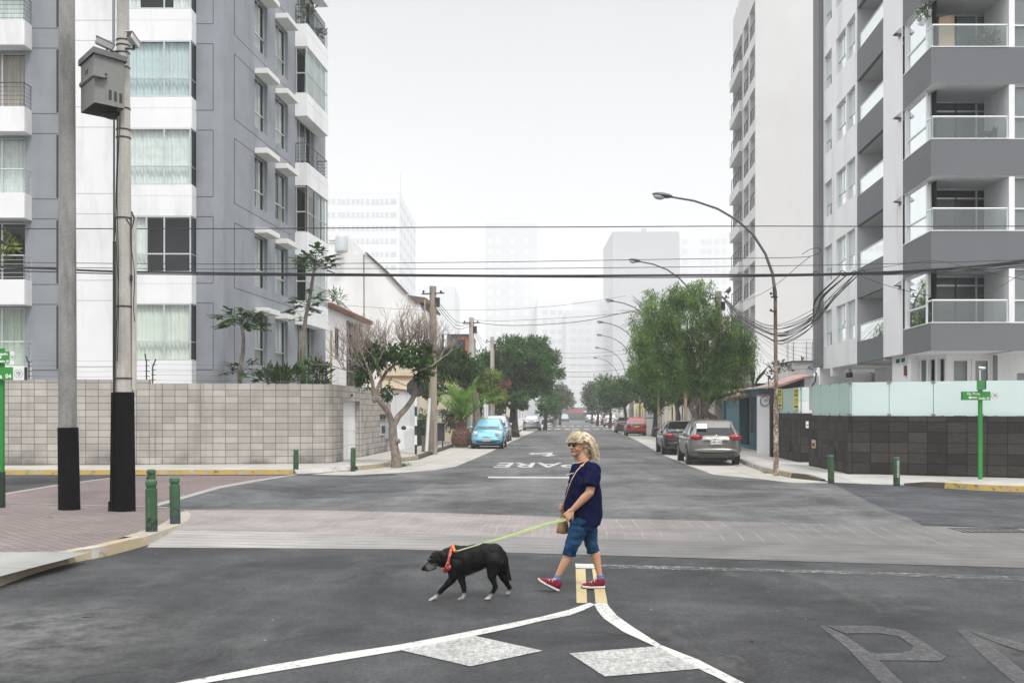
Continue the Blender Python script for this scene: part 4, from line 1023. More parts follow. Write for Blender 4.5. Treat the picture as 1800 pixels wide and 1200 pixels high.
w.build('wall', rb, recalc=False)
for i, (a, c) in enumerate([(Lc * .06, Lc * .32), (Lc * .38, Lc * .62), (Lc * .70, Lc * .93)]): window(rb, CF, a, c, .6, b0[-1][1] - .1, -.08, (), 0, ['full', 'full', 'left'][i], WFRAME, .05, M('teal_curtain', (.30, .38, .36), .9, .1) if i == 0 else bpy.data.materials['teal_curtain'], seed=i)
for i, (a, c) in enumerate(gw_): window(rb, FG, a, c, .5, (b0[-1][1] - .16) if i < 2 else b0[-1][1] - .55, -.06, (.85,) if i == 0 else (), 0, ['half', 'half', 'blind'][i], WFRAME, .06, seed=i + 5)
b = MB(); FG.box(b, FG.u(1746), FG.u(1752), .2, b0[-1][1] - .05, 0, .06, M('grey_shutter', (.2, .2, .21), .7, .1)); b.build('shutter', rb)
for i, (a, c, e, g, *_) in enumerate(hs): window(rb, RS, a, c, e, g, -.13, (.5,), .38, 'full' if i % 5 else 'sides', WFRAME if i < 4 else ALU, .04, bpy.data.materials['white_blind'] if i % 3 else CURT, seed=400 + i)
# ground floor glazing under the recessed balconies
wx = (RS.u(1533, -2.15), RS.u(1490, -2.15)) ; window(rb, RS, wx[0], wx[1], .3, zwb - .12, -2.15, (.4, .8), 0, 'sides', ALU, .06, bpy.data.materials['teal_curtain'], seed=9)
b = MB(); RS.box(b, RS.u(1581), RS.u(1563), RS.z(1572, 639), RS.z(1572, 628.5), -.24, -.2, WFRAME); wq = b.build('window', rb)
b = MB(); 
for xa, xb in ((1580, 1573.5), (1571, 1564.5)): RS.box(b, RS.u(xa), RS.u(xb), RS.z(1572, 637.3), RS.z(1572, 630.2), -.2, -.19, M('dark_teal_glass', (.03, .08, .08), .1, .1))
b.build('pane', wq)
b = MB(); RS.box(b, RS.u(1581), RS.u(1578.6), RS.z(1580, 660), RS.z(1580, 642.5), -.24, -.18, M('dark_red_sign', (.12, .015, .02), .6, .1)); b.build('notice_strip', rb)
b = MB()
for i in range(5): RS.box(b, RS.u(1580.3), RS.u(1579.3), RS.z(1580, 658 - 3.2 * i), RS.z(1580, 656 - 3.2 * i), -.18, -.176, RED)
b.build('notice_mark', rb)
for i, y in enumerate((58, 205, 352, 499)):
    b = MB(); u0, u1 = RS.u(1584.5), RS.u(1579.5); z0, z1 = RS.z(1582, y + 4), RS.z(1582, y - 7)
    b.add([RS.p(u0, z0, .0), RS.p(u1, z0, .0), RS.p(u1, z1, .0), RS.p(u0, z1, 0), RS.p(u0, z0 + .03, .2), RS.p(u1, z0 + .03, .2)], [(0, 4, 3), (1, 2, 5), (3, 4, 5, 2)], ALU); b.build('vent_hood', rb)
# electricity meter boxes under the soffit
b = MB(); RS.box(b, RS.u(1497, -1), RS.u(1491, -1), RS.z(1494, 663, -1), RS.z(1494, 655, -1), -1.05, -.9, BLACKM); RS.box(b, RS.u(1496, -1), RS.u(1494, -1), RS.z(1494, 655, -1), zwb, -1.03, -.95, WFRAME); b.build('lamp_box', rb)
# dark grey fin at the far end of the block
b = MB(); p_ = RS.p(uE_, 0); b.box(GX(1439, p_.y), p_.x + .25, p_.y + .002, p_.y + .8, RS.z(1448, 644), RTOP, M('fin_grey', (.19, .195, .205), .9, .05)); b.build('end_fin', rb)
b = MB(); b.box(p_.x + .0, p_.x + 4, p_.y + .3, p_.y + .5, 0, RS.z(1448, 644), WHITE); b.build('rear_wall', rb)
# things kept on the balconies (things of their own)
CARD = M('cardboard', (.50, .36, .24), .8, .1)
def yz(y, Y): return EYE - (y - HOR) / F * Y
zfl = b0[1][0] + .03
b = MB(); x0, x1 = GX(1650, 30.7), GX(1679, 30.7); zt_ = yz(32, 30.7)
b.extr([(x0, 30.7, b0[1][0]), (x1, 30.7, b0[1][0]), (x1 - .03, 30.7, zt_ + .08), (x1 - .1, 30.75, zt_ + .1), (x0 + .03, 30.7, zt_ + .03), (x0, 30.7, zt_ - .1)], (0, .35, 0), CARD)
b.box(x0 + .08, x1 - .12, 30.69, 30.698, b0[1][0] + .2, b0[1][0] + .25, BLACKM); b.build('box_dummy')
o = bpy.data.objects['box_dummy']; o.name = 'cardboard_box'; tag(o, 'tall brown cardboard box standing on the topmost visible corner balcony', 'box')
b = MB(); cx, cy, cz = GX(1730, 30.9), 30.9, b0[3][0] + .02 + .0
cz = b0[2][0]
b.tube([(cx - .15, cy, cz + .5), (cx - .05, cy, cz + .42), (cx + .25, cy, cz + .45), (cx + .45, cy + .05, cz + .85)], .035, BLACKM, 6); b.box(cx - .12, cx + .3, cy - .2, cy + .25, cz + .40, cz + .45, BLACKM)
for dx in (-.1, .28):
    for dy in (-.17, .22): b.tube([(cx + dx, cy + dy, cz - .05), (cx + dx, cy + dy, cz + .42)], .015, BLACKM, 5)
b.add([(cx + .26, cy - .2, cz + .42), (cx + .26, cy + .25, cz + .42), (cx + .47, cy + .25, cz + .86), (cx + .47, cy - .2, cz + .86)], [(0, 1, 2, 3)], BLACKM)
tag(b.build('balcony_chair'), 'black reclining chair behind the glass rail of the third balcony up', 'chair')
# ================================================================== dark stone wall with frosted glass fence
def stone_mat():
    t = NT('dark_stone_tiles')
    sp = t.n.new('ShaderNodeSeparateXYZ'); t.L(t.pos(), sp.inputs[0]); nn = t.n.new('ShaderNodeNewGeometry'); sn = t.n.new('ShaderNodeSeparateXYZ'); t.L(nn.outputs['True Normal'], sn.inputs[0])
    side = t.math('GREATER_THAN', t.math('ABSOLUTE', sn.outputs[0]), .75)
    c1 = t.n.new('ShaderNodeCombineXYZ'); t.L(sp.outputs[0], c1.inputs[0]); t.L(sp.outputs[2], c1.inputs[1])
    c2 = t.n.new('ShaderNodeCombineXYZ'); t.L(sp.outputs[1], c2.inputs[0]); t.L(sp.outputs[2], c2.inputs[1])
    mv = t.n.new('ShaderNodeMix'); mv.data_type = 'VECTOR'; t.L(side, mv.inputs[0]); t.L(c1.outputs[0], mv.inputs[4]); t.L(c2.outputs[0], mv.inputs[5])
    vec = t.mapping(mv.outputs[1], (1, 1, 1), (0, 0, 0), (.15, .12, 0))
    c, f = brick(t, vec, .43, .28, (.048, .042, .038), (.018, .016, .015), (.004, .004, .004), .008, 0.)
    st = t.mapping(vec, (4, 22, 1)); g = t.noise(1.3, 6, .7, st)
    c = t.scale(c, t.rng(g, .3, .7, .65, 1.5))
    pale = t.math('MULTIPLY', t.rng(t.noise(1.5, 6, .7), .6, .8, 0, .35), t.rng(sp.outputs[2], .2, 1.2, 1, .15)); c = t.mix(pale, c, (.13, .13, .135))
    t.bump(t.math('SUBTRACT', g, f), .7, .012)
    return t.fin(c, .75, spec=.22)
STONE = stone_mat()
FROST = M('frosted_glass', (.60, .72, .70), .32, .05, .7, spec=.5)
FROST_SHADE = M('frosted_glass_shaded', (.42, .58, .54), .3, .06, .7, spec=.5)  # darker copy for the street-side panels, shade put into the colour
CLIP = M('steel_clip', (.25, .26, .27), .4, .1, metal=.6)
sw_ = empty('stone_wall', (9.27, 27.5, .13), 'low dark stone tiled wall carrying tall frosted glass panels on the right corner', 'wall')
C0 = Vector((9.27, 27.5)); C1 = Vector((9.39, 31.5)); E1 = Vector((GX(1900, 24.9), 24.9))
C0 = Vector((GX(1490, 27.3), 27.3))
b = MB(); b.prism([tuple(E1), tuple(C0), tuple(C1), (C1.x + .22, C1.y), (C0.x + .24, C0.y + .25), (E1.x, E1.y + .25)], -.05, 1.71, STONE); b.build('masonry', sw_)
D0 = Vector((9.67, 33.6)); D1 = Vector((9.95, 37.6))
b = MB(); b.prism([(D0.x + .9, D0.y), tuple(D0), tuple(D1), (D1.x + .22, D1.y), (D0.x + .22, D0.y + .2), (D0.x + .9, D0.y + .2)], -.05, 1.78, STONE)
b.build('masonry', sw_)
b = MB(); b.box(GX(1355, 37.7), GX(1355, 37.7) + .3, 37.62, 37.9, -.05, yz(682, 37.6), STONE); b.build('end_pillar', sw_)
FW = Fac(C0, E1 - C0, (0, -1)); SW2 = Fac(C0, C1 - C0, (-1, 0)); DW = Fac(D0, D1 - D0, (-1, 0))
def panels(f, ed, z0, z1, n, mat, clipbig=False):
    for a, c in zip(ed[:-1], ed[1:]):
        b = MB(); f.box(b, a + .008, c - .008, z0, z1, n - .02, n, mat); o = b.build('glass_panel', sw_)
    b = MB()
    for a in ed:
        s = .05 if clipbig else .03
        for zz in (z0 - .02, z1 - .05): f.box(b, a - s, a + s, zz, zz + .07, n - .035, n + .015, CLIP)
        f.box(b, a - .006, a + .006, z0 + .05, z1 - .05, n - .03, n - .021, CLIP)
    b.build('clip', sw_)
panels(FW, [.03, FW.u(1562.5), FW.u(1640.5), FW.u(1725.5), FW.u(1812), FW.u(1899)], 1.72, 2.63, -.08, FROST, True)
panels(SW2, [.02, SW2.u(1471), SW2.u(1454), SW2.u(1438), SW2.u(1423)], 1.72, 2.63, -.08, FROST_SHADE)
panels(DW, [.02, DW.u(1393), DW.u(1382), DW.u(1366)], 1.79, 2.66, -.08, FROST_SHADE)
b = MB(); b.box(GX(1404, 33.6) + .02, GX(1423, 33.6), 33.66, 33.68, 2.2, 2.66, FROST); b.box(GX(1404, 33.6) + .02, GX(1423, 33.6), 33.66, 33.68, 1.79, 2.19, WFRAME); b.build('gate_panel', sw_)
for f, xa, xb, ya, yb in ((SW2, 1469, 1448, 783, 804), (DW, 1390, 1376, 772, 790)):
    b = MB(); u0, u1 = sorted((f.u(xa), f.u(xb))); z1, z0 = f.z((xa + xb) / 2, ya), f.z((xa + xb) / 2, yb)
    f.box(b, u0, u1, z0, z1, 0, .012, BLACKM)
    for k in range(9): f.box(b, u0 + .03, u1 - .03, z0 + (z1 - z0) * (k + .3) / 9.2, z0 + (z1 - z0) * (k + .7) / 9.2, .012, .03, M('vent_slat', (.03, .03, .032), .5, .1) if 'vent_slat' not in bpy.data.materials else bpy.data.materials['vent_slat'])
    b.build('vent_grille', sw_)
b = MB(); u0, u1 = sorted((SW2.u(1428), SW2.u(1434))); SW2.box(b, u0, u1, SW2.z(1431, 787), SW2.z(1431, 773), 0, .02, CARD); SW2.box(b, u0 + .08, u1 - .1, SW2.z(1431, 784), SW2.z(1431, 778), .02, .03, BLACKM); b.build('doorbell', sw_)
b = MB(); b.box(GX(1417, 33.55), GX(1421.5, 33.55), 33.56, 33.595, yz(752, 33.6), yz(740, 33.6), WFRAME); b.box(GX(1419, 33.5), GX(1421.5, 33.5), 33.55, 33.56, yz(748, 33.6), yz(746, 33.6), BLACKM); b.build('intercom', sw_)
# yellow notices stuck on the glass
YEL = M('yellow_poster', (.62, .55, .10), .7, .05)
def text_mesh(body, size, mat, name, par=None, loc=(0, 0, 0), rot=(math.pi / 2, 0, 0), sx=1., align='CENTER', bold=0., ext=.0):
    cu = bpy.data.curves.new('t', 'FONT'); cu.body = body; cu.size = size; cu.align_x = align; cu.align_y = 'CENTER'; cu.offset = bold; cu.extrude = ext; cu.resolution_u = 3
    o = bpy.data.objects.new('t', cu); COL.objects.link(o); dg = bpy.context.evaluated_depsgraph_get(); dg.update()
    me = bpy.data.meshes.new_from_object(o.evaluated_get(dg)); bpy.data.objects.remove(o); bpy.data.curves.remove(cu)
    me.name = name
    m = Matrix.Translation(loc) @ Euler(rot).to_matrix().to_4x4() @ Matrix.Diagonal((sx, 1, 1, 1)); me.transform(m)
    me.materials.clear(); me.materials.append(mat); q = bpy.data.objects.new(name, me); COL.objects.link(q)
    if par: parent(q, par)
    return q
aw = math.atan2(D1.y - D0.y, D1.x - D0.x)
for xa, xb, ya, yb, lab in ((1374.5, 1366.5, 683, 717, 'yellow printed notice on the glass, the one beside the rusty pole'), (1403.5, 1395.5, 682, 720, 'yellow printed notice on the glass, the one nearer the gate')):
    u0, u1 = sorted((DW.u(xa, -.05), DW.u(xb, -.05))); z1, z0 = DW.z((xa + xb) / 2, ya), DW.z((xa + xb) / 2, yb)
    b = MB(); DW.box(b, u0, u1, z0, z1, -.06, -.05, YEL); o = b.build('notice'); tag(o, lab, 'notice')
    c = DW.p((u0 + u1) / 2, 0, -.045); hh = z1 - z0
    for s, fz, txt in ((.14, .86, 'SE VENDE'), (.11, .68, 'OFICINA'), (.22, .40, '117'), (.1, .14, 'INFORMES')):
        text_mesh(txt, s, BLACKM, 'lettering', o, (c.x, c.y, z0 + hh * fz), (math.pi / 2, 0, aw + math.pi), sx=(u1 - u0) / (s * len(txt) * .72), bold=.004)
# ================================================================== white tower beyond, houses on the right
rt = empty('white_tower', (GX(1328, 61), 61, 0), 'tall plain white apartment tower with narrow railed balconies on its street edge', 'building')
TS = Fac((GX(1328, 61), 61.), (.081, 1), (-1, 0)); TST = 76.6 * 61 / F; TTOP = 29.7
w = MB(); uT = TS.u(1288.5); uM = TS.u(1305)
hs = []; lv = []
for k in range(-1, 11):
    z1 = TS.z(1328, 74 + 76.6 * (k - 1)) + .55 - TST * 0; z0 = z1 - 0
    zf = TS.z(1328, 74 + 76.6 * k)         # underside of band above the opening
    lv.append(zf)
for zf in lv:
    if zf < 1: continue
    lo, hi = zf - 1.95, zf
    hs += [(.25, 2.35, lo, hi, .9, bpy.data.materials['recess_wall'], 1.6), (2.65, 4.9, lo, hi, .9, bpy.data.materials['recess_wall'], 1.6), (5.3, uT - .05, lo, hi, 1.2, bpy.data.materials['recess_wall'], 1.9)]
TW = M('tower_white', (.60, .595, .595), .9, .05, .25, ((.50, .48, .47), .25, .5), bump=.2, bs=8)
wall_holes(w, TS, 0, uT, 0, TTOP, hs, TW)
X0 = GX(1328, 61); w.quad((X0, 61, 0), (X0 + 11, 61, 0), (X0 + 11, 61, TTOP), (X0, 61, TTOP), TW)
e = TS.p(uT, 0); w.quad((X0, 61, TTOP), (X0 + 11, 61, TTOP), (X0 + 11, e.y, TTOP), (e.x, e.y, TTOP), TW); w.quad((e.x, e.y, 0), (X0 + 11, e.y, 0), (X0 + 11, e.y, TTOP), (e.x, e.y, TTOP), TW)
w.build('wall', rt, recalc=False)
for i, zf in enumerate(lv):
    if zf < 1: continue
    for (a, c) in ((.25, 2.35), (2.65, 4.9)):
        railing(rt, [TS.p(a, 0, -.08), TS.p(c, 0, -.08)], zf - 1.95, .95, BLACKM, 4, r=.02, top=.03)
    railing(rt, [TS.p(5.3, 0, .12), TS.p(uT - .05, 0, .12)], zf - 1.95, .95, BLACKM, 4, r=.02, top=.03)
    b = MB(); TS.box(b, 5.2, uT, zf - 2.65, zf - 1.96, .002, .25, TW)
    b.build('balcony', rt)
b = MB()
for i in range(9): b.box(TS.p(i * 1.1, 0).x + .1, TS.p(i * 1.1, 0).x + .3, TS.p(i * 1.1, 0).y, TS.p(i * 1.1, 0).y + .2, TTOP, TTOP + .5, TW)
b.build('parapet_stub', rt)
b = MB()
for x_ in (1385, 1395, 1418, 1428): b.tube([P(x_, 600, 60.9), P(x_, 655, 60.9)], .02, BLACKM, 3)
b.build('conduit', rt)
# white corner pillar with round house sign
cp = MB(); cp.box(GX(1335.5, 41), GX(1354.5, 41), 41, 41.5, -.02, yz(695.5, 41), WHITE); cp.box(GX(1334.5, 41), GX(1355.5, 41), 40.96, 41.54, yz(695.5, 41), yz(693, 41), TERRA)
tag(cp.build('corner_pillar', bevel=.01), 'narrow white rendered pillar between the teal house and the black wall', 'pillar')
rs_ = empty('round_sign', (GX(1344.5, 40.9), 40.95, 2.2), 'round pale sign with a dark rim on the white pillar', 'sign')
c = Vector((GX(1344.5, 40.95), 40.98, yz(705, 41)))
b = MB(); b.lathe([(.2, 0), (.2, .03), (.17, .035)], c, BLACKM, 24, (0, -1, 0)); b.build('rim', rs_)
b = MB(); b.lathe([(.17, .03), (.17, .045)], c, M('sign_face', (.5, .52, .52), .4, .1), 24, (0, -1, 0)); b.build('disc', rs_)
text_mesh('15', .17, BLACKM, 'number', rs_, (c.x + .03, c.y - .05, c.z + .03), bold=.006)
# teal house
TEAL = M('teal_paint', (.045, .14, .18), .7, .12, 2., ((.02, .05, .07), .5, 1.)); TEALK = M('dark_teal', (.012, .03, .05), .8, .1)
th = empty('teal_house', (10.8, 43, 0), 'low teal painted shop front with dark open doorways behind the grey car', 'house')
TH = Fac((GX(1335, 43.4), 43.4), (.06, 1), (-1, 0))
def tb(x0, x1, z0, z1, n0, n1, mat, nm):
    b = MB(); u0, u1 = sorted((TH.u(x0), TH.u(x1))); TH.box(b, u0, u1, z0, z1, n0, n1, mat); return b.build(nm, th)
zt = TH.z(1334, 697)
tb(1335, 1333, 0, zt, -.3, 0, TEAL, 'column'); tb(1324.5, 1317, 0, zt, -.5, 0, TEAL, 'column'); tb(1299.5, 1277, 0, zt, -.4, 0, TEAL, 'panel'); tb(1271.5, 1269, 0, zt, -.4, 0, TEAL, 'column')
tb(1335, 1262, 0, zt + .3, -.9, -.8, TEALK, 'doorway'); tb(1335, 1262, zt, zt + .32, -.9, .06, TEAL, 'lintel'); tb(1317, 1299.5, 0, .25, -.8, -.02, TEAL, 'plinth'); tb(1333, 1324.5, 0, .25, -.3, -.02, TEAL, 'plinth')
tb(1262, 1240, 0, zt + .3, -.5, -.05, M('stone_front', (.38, .33, .27), .9, .25, 3.), 'stone_pier')
b = MB(); u0, u1 = TH.u(1350), TH.u(1262); 
b.add([TH.p(u0, zt + .33, .1), TH.p(u1, zt + .33, .1), TH.p(u1, zt + .5, -.8), TH.p(u0, zt + .5, -.8), TH.p(u0, zt + .38, .1), TH.p(u1, zt + .38, .1), TH.p(u1, zt + .56, -.8), TH.p(u0, zt + .56, -.8)], [(0, 1, 2, 3), (4, 5, 6, 7), (0, 4, 5, 1), (0, 3, 7, 4), (1, 5, 6, 2), (2, 6, 7, 3)], M('roof_sheet', (.50, .45, .40), .9, .1, 3.)); b.build('roof', th)
# shed with pink corrugated roof, white tank tower, dish
sh = empty('roof_shed', (13, 41, 3), 'pinkish sloping sheet roof with a black open gap above the glass panels', 'shed')
PINK = M('pink_sheet', (.50, .30, .26), .8, .15, 3.)
Y_ = 46.
b = MB(); b.extr([P(1285, 702, Y_), P(1365, 677, Y_), P(1415, 661, Y_), P(1431, 660, Y_), P(1431, 663, Y_), P(1415, 664.5, Y_), P(1366, 682, Y_), P(1285, 706, Y_)], (0, 2, .12), PINK); b.build('roof', sh)
b = MB(); b.extr([P(1366, 700, Y_ + .6), P(1366, 679, Y_ + .6), P(1414, 665, Y_ + .6), P(1414, 700, Y_ + .6)], (0, .1, 0), BLACKM); b.build('opening', sh)
b = MB(); b.extr([P(1414, 720, Y_ + .3), P(1414, 664, Y_ + .3), P(1440, 660, Y_ + .3), P(1440, 720, Y_ + .3)], (0, 2, 0), WHITE2)
b.box(GX(1360, Y_), GX(1416, Y_), Y_ + .75, Y_ + .9, 0, yz(695, Y_), WHITE2); b.build('wall', sh)
b = MB(); b.box(GX(1407, Y_ + .5), GX(1408.5, Y_ + .5), Y_ + .4, Y_ + .5, 2, yz(668, Y_), M('rusty_post', (.2, .09, .05), .9, .2)); b.build('post', sh)
tt = empty('tank_tower', (GX(1410, 52), 52, 4), 'small white roof structure with a dark flat lid below the white tower', 'structure')
b = MB(); b.box(GX(1394, 52), GX(1429, 52), 52, 55, yz(668, 52), yz(636, 52), M('stained_white', (.62, .58, .57), .9, .08, 2., ((.35, .28, .26), .4, 1.))); b.build('wall', tt)
b = MB(); b.box(GX(1392, 52), GX(1430, 52), 51.85, 55.1, yz(636, 52), yz(634, 52), BLACKM); b.build('lid', tt)
b = MB(); b.tube([P(1410, 634, 52), P(1409, 626, 52)], .04, BLACKM, 5); b.tube([P(1409, 632, 52), P(1413, 629, 52)], .05, BLACKM, 5); b.build('valve', tt)
ds = empty('satellite_dish', P(1429, 676, 45.5), 'grey satellite dish on a bent black arm beside the white tower house', 'satellite dish')
c = P(1429.5, 651, 45.5); ax = Vector((-.75, -.45, .45)).normalized()
b = MB(); b.lathe([(.02, 0), (.15, .02), (.26, .07), (.31, .11), (.3, .115), (.25, .08), (.14, .03), (.02, .012)], c, M('dish_grey', (.3, .31, .32), .5, .1), 20, ax); b.build('dish', ds, smooth=True)
b = MB(); b.tube([c, P(1435, 656, 45.6), P(1433, 670, 45.7), P(1428, 677, 45.8)], .035, BLACKM, 6); b.build('arm', ds)
b = MB(); b.tube([c, c + ax * .3], .015, BLACKM, 4); b.ell(c + ax * .32, .035, BLACKM, 6, 5); b.build('feed_horn', ds)
# flower box style fence post on the teal roof
fence_post(P(1351, 684, 42.5), .75, -.25, 'bent black fence post above the round sign')
# more houses down the right side
row_house(.06 * 56 + 8.4, 56, 4.5, 6, 3.1, WHITE2, -1, 'white garden wall behind the leaning trunks of the feathery tree', 1)
row_house(.06 * 61 + 8.3, 61, 6, 6, 3.6, BROWNW, -1, 'dark brown house front past the teal shop', 2)
row_house(.06 * 67.5 + 8.3, 67.5, 9, 6, 3.2, WHITE, -1, 'low white house behind the black sedan', 3)
row_house(.06 * 77 + 8.2, 77, 12, 6, 3.4, BEIGE, -1, 'low beige house behind the red hatchback', 4)
row_house(.06 * 90 + 8.2, 90, 16, 6, 5.6, WHITE2, -1, 'white two storey house behind the parked saloons on the right', 5)
row_house(.06 * 107 + 8.2, 107, 22, 6, 5.5, BEIGE, -1, 'hazy cream house row on the right behind the white hatchback', 6)
row_house(.06 * 131 + 8.2, 131, 30, 6, 6.5, WHITE2, -1, 'pale hazy house row at the far right end of the street', 6)
b = MB(); b.box(GX(1260, 64), GX(1283, 64), 64, 66, 4, yz(556, 64), M('tan_render', (.42, .32, .25), .9, .1)); b.box(GX(1272, 64), GX(1282, 64), 63.9, 64, yz(566, 64), yz(562, 64), WHITE); tag(b.build('roof_room'), 'small tan rooftop room showing above the feathery tree crown', 'building')
# ================================================================== towers in the mist
def tower(label, xs, ytop, Y_, D, mat, wm, rows, cols, ry0, pitch, ww, wh, side_cols=0, extra=None, name='tower_block', par=None):
    Y = Y_ * 2.5; D = D * 2.5
    e = empty(name, (GX(xs[0], Y), Y, 0), label, 'building')
    x0, x1 = GX(xs[0], Y), GX(xs[1], Y); zt = yz(ytop, Y)
    b = MB(); b.box(x0, x1, Y, Y + D, 0, zt, mat); b.build('wall', e)
    n = 0; rest = MB()
    for r in range(rows):
        z = yz(ry0 + pitch * r, Y)
        if z < 2: break
        for c in cols: 
            
            xa, xb = GX(c - ww / 2, Y), GX(c + ww / 2, Y); n += 1; b = MB() if n <= 100 else rest; b.box(xa, xb, Y - .12, Y - .02, z - wh * Y / F, z, wm)
            if n <= 100: b.build('window', e)
    if rest.v: tag(rest.build('window', e), kind='stuff')
    if side_cols:
        for r in range(rows):
            z = yz(ry0 + pitch * r, Y)
            if z < 2: break
            for c in range(side_cols):
                b = MB()
                ya = Y + D * (c + .2) / side_cols; xx = x1 if (x0 + x1) / 2 < 0 else x0
                s = .1 if xx == x1 else -.1
                b.box(xx, xx + s, ya, ya + D / side_cols * .6, z - wh * Y / F, z, wm); b.build('window', e)
    for j_, (xa, xb, yt) in enumerate(extra or ()):
        b = MB(); b.box(GX(xa, Y), GX(xb, Y), Y + 2 + j_ * .5, Y + 8 + j_ * .5, zt, yz(yt, Y), mat); b.build('roof_block', e)
    return e
FW_ = M('hazed_white', (.66, .67, .68), .9, .03); FG_ = M('hazed_window', (.50, .51, .53), .6, .1); FD = M('hazed_dark', (.40, .415, .44), .9, .05); FM = M('hazed_mid', (.58, .59, .61), .9, .05); FL = M('hazed_light', (.66, .67, .68), .9, .05)  # tones lightened towards the sky: mist painted into walls and windows
cl = [578, 586, 597, 604, 612, 621, 629, 637, 646, 656, 663, 671, 680, 689, 694]
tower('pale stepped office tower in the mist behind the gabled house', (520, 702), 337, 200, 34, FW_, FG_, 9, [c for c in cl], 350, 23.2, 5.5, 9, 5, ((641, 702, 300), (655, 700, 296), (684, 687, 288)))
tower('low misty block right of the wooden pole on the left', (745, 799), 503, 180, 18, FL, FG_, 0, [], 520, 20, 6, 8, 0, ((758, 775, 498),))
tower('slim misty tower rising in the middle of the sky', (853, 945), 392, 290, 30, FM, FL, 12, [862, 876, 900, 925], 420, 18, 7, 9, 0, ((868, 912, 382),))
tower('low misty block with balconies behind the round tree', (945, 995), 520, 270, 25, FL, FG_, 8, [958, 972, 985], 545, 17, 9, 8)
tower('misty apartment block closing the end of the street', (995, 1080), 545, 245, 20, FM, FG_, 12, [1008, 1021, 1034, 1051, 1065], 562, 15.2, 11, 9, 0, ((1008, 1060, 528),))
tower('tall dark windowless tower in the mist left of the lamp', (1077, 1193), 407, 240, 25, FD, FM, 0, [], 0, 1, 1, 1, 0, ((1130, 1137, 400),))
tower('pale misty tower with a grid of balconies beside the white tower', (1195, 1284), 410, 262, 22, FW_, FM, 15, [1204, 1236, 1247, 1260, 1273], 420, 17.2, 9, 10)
b = MB(); b.box(GX(1000, 238), GX(1024, 238), 237.5, 239, yz(724.6, 238), yz(721.5, 238), M('red_awning', (.5, .03, .03), .6, .05)); tag(b.build('awning'), 'small red awning over the entrance at the end of the street', 'awning')
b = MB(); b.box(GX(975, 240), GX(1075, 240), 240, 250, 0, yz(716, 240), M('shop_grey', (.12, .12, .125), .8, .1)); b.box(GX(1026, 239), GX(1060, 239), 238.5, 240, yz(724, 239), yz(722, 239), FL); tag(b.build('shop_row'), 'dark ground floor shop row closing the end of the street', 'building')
# ================================================================== poles, signs, bollards, lamps, wires
CPOLE = M('pole_concrete', (.25, .245, .235), .9, .3, 1.1, ((.06, .06, .055), .8, 2.6), bump=.4, bs=30, fine=.15)
CPOLE2 = M('pole_concrete_pale', (.42, .40, .36), .9, .1, 1.2, ((.12, .11, .10), .6, 2.5), bump=.3, bs=30, fine=.1)
def black_base():
    t = NT('black_base_paint'); f = t.rng(t.noise(5, 6, .75, t.mapping(t.pos(), (3, 3, .8))), .66, .72, 0, 1)
    c = t.mix(f, (.004, .004, .0045), (.10, .10, .10)); t.bump(t.noise(40, 4), .3, .005); return t.fin(c, .85, spec=.08)
BBASE = black_base()
def bez(a, b, c, n=12): return [a * (1 - t) ** 2 + b * 2 * t * (1 - t) + c * t * t for t in [i / n for i in range(n + 1)]]
Yp = 17.5
def pxw(w, Y=Yp): return w * Y / F
# left plain pole
p1_ = empty('concrete_pole', P(122, 893, Yp), 'thick round concrete pole with a black painted base, the plain one nearest the left edge', 'pole')
zb0 = .11; zk = yz(752, Yp)
b = MB(); b.tube([(P(119, 0, Yp).x, Yp, zk), (P(117.5, 0, Yp).x, Yp, 9.8)], [pxw(15.2), pxw(12.9)], CPOLE, 28); b.build('shaft', p1_, smooth=True)
b = MB(); b.tube([(P(122, 0, Yp).x, Yp, zb0 - .1), (P(119.5, 0, Yp).x, Yp, zk + .01)], [pxw(18.2), pxw(17)], BBASE, 28); b.build('base_paint', p1_, smooth=True)
# conduit pole
Yq = 17.45
p2_ = empty('concrete_pole', P(218, 893, Yq), 'jointed concrete pole with conduits, cameras and a steel cabinet strapped near the top', 'pole')
zk2 = yz(690, Yq)
b = MB(); b.tube([(P(219, 0, Yq).x, Yq, zk2), (P(216, 0, Yq).x, Yq, 9.8)], [pxw(14.5), pxw(9.6)], CPOLE2, 12)
b.build('shaft', p2_, smooth=True, angle=20)
b = MB(); b.tube([(P(218, 0, Yq).x, Yq, zb0 - .1), (P(218.5, 0, Yq).x, Yq, zk2 + .01)], [pxw(19.5), pxw(16.5)], BBASE, 14); b.box(P(196.5, 0, Yq).x, P(206, 0, Yq).x, Yq - .16, Yq - .02, 0, yz(880, Yq), BBASE)
b.tube([(P(200.5, 0, Yq).x, Yq - .12, 0), (P(203, 0, Yq).x, Yq - .12, zk2)], pxw(3.2), BBASE, 8); b.build('base_paint', p2_, smooth=True, angle=25)
b = MB(); Xc = P(203, 0, Yq).x
b.box(Xc - pxw(3), Xc + pxw(3.5), Yq - .05, Yq + .06, zk2, yz(425, Yq), M('old_conduit', (.12, .12, .12), .8, .2)); b.tube([(Xc + pxw(1), Yq - .1, zk2), (Xc + pxw(1.5), Yq - .1, yz(205, Yq))], pxw(1.6), BLACKM, 6); 
b.tube([(P(199.5, 0, Yq).x, Yq, yz(78, Yq)), (P(199.5, 0, Yq).x, Yq, 9.8)], pxw(2.4), M('conduit_steel', (.22, .23, .24), .5, .1, metal=.5), 8); b.build('conduit', p2_)
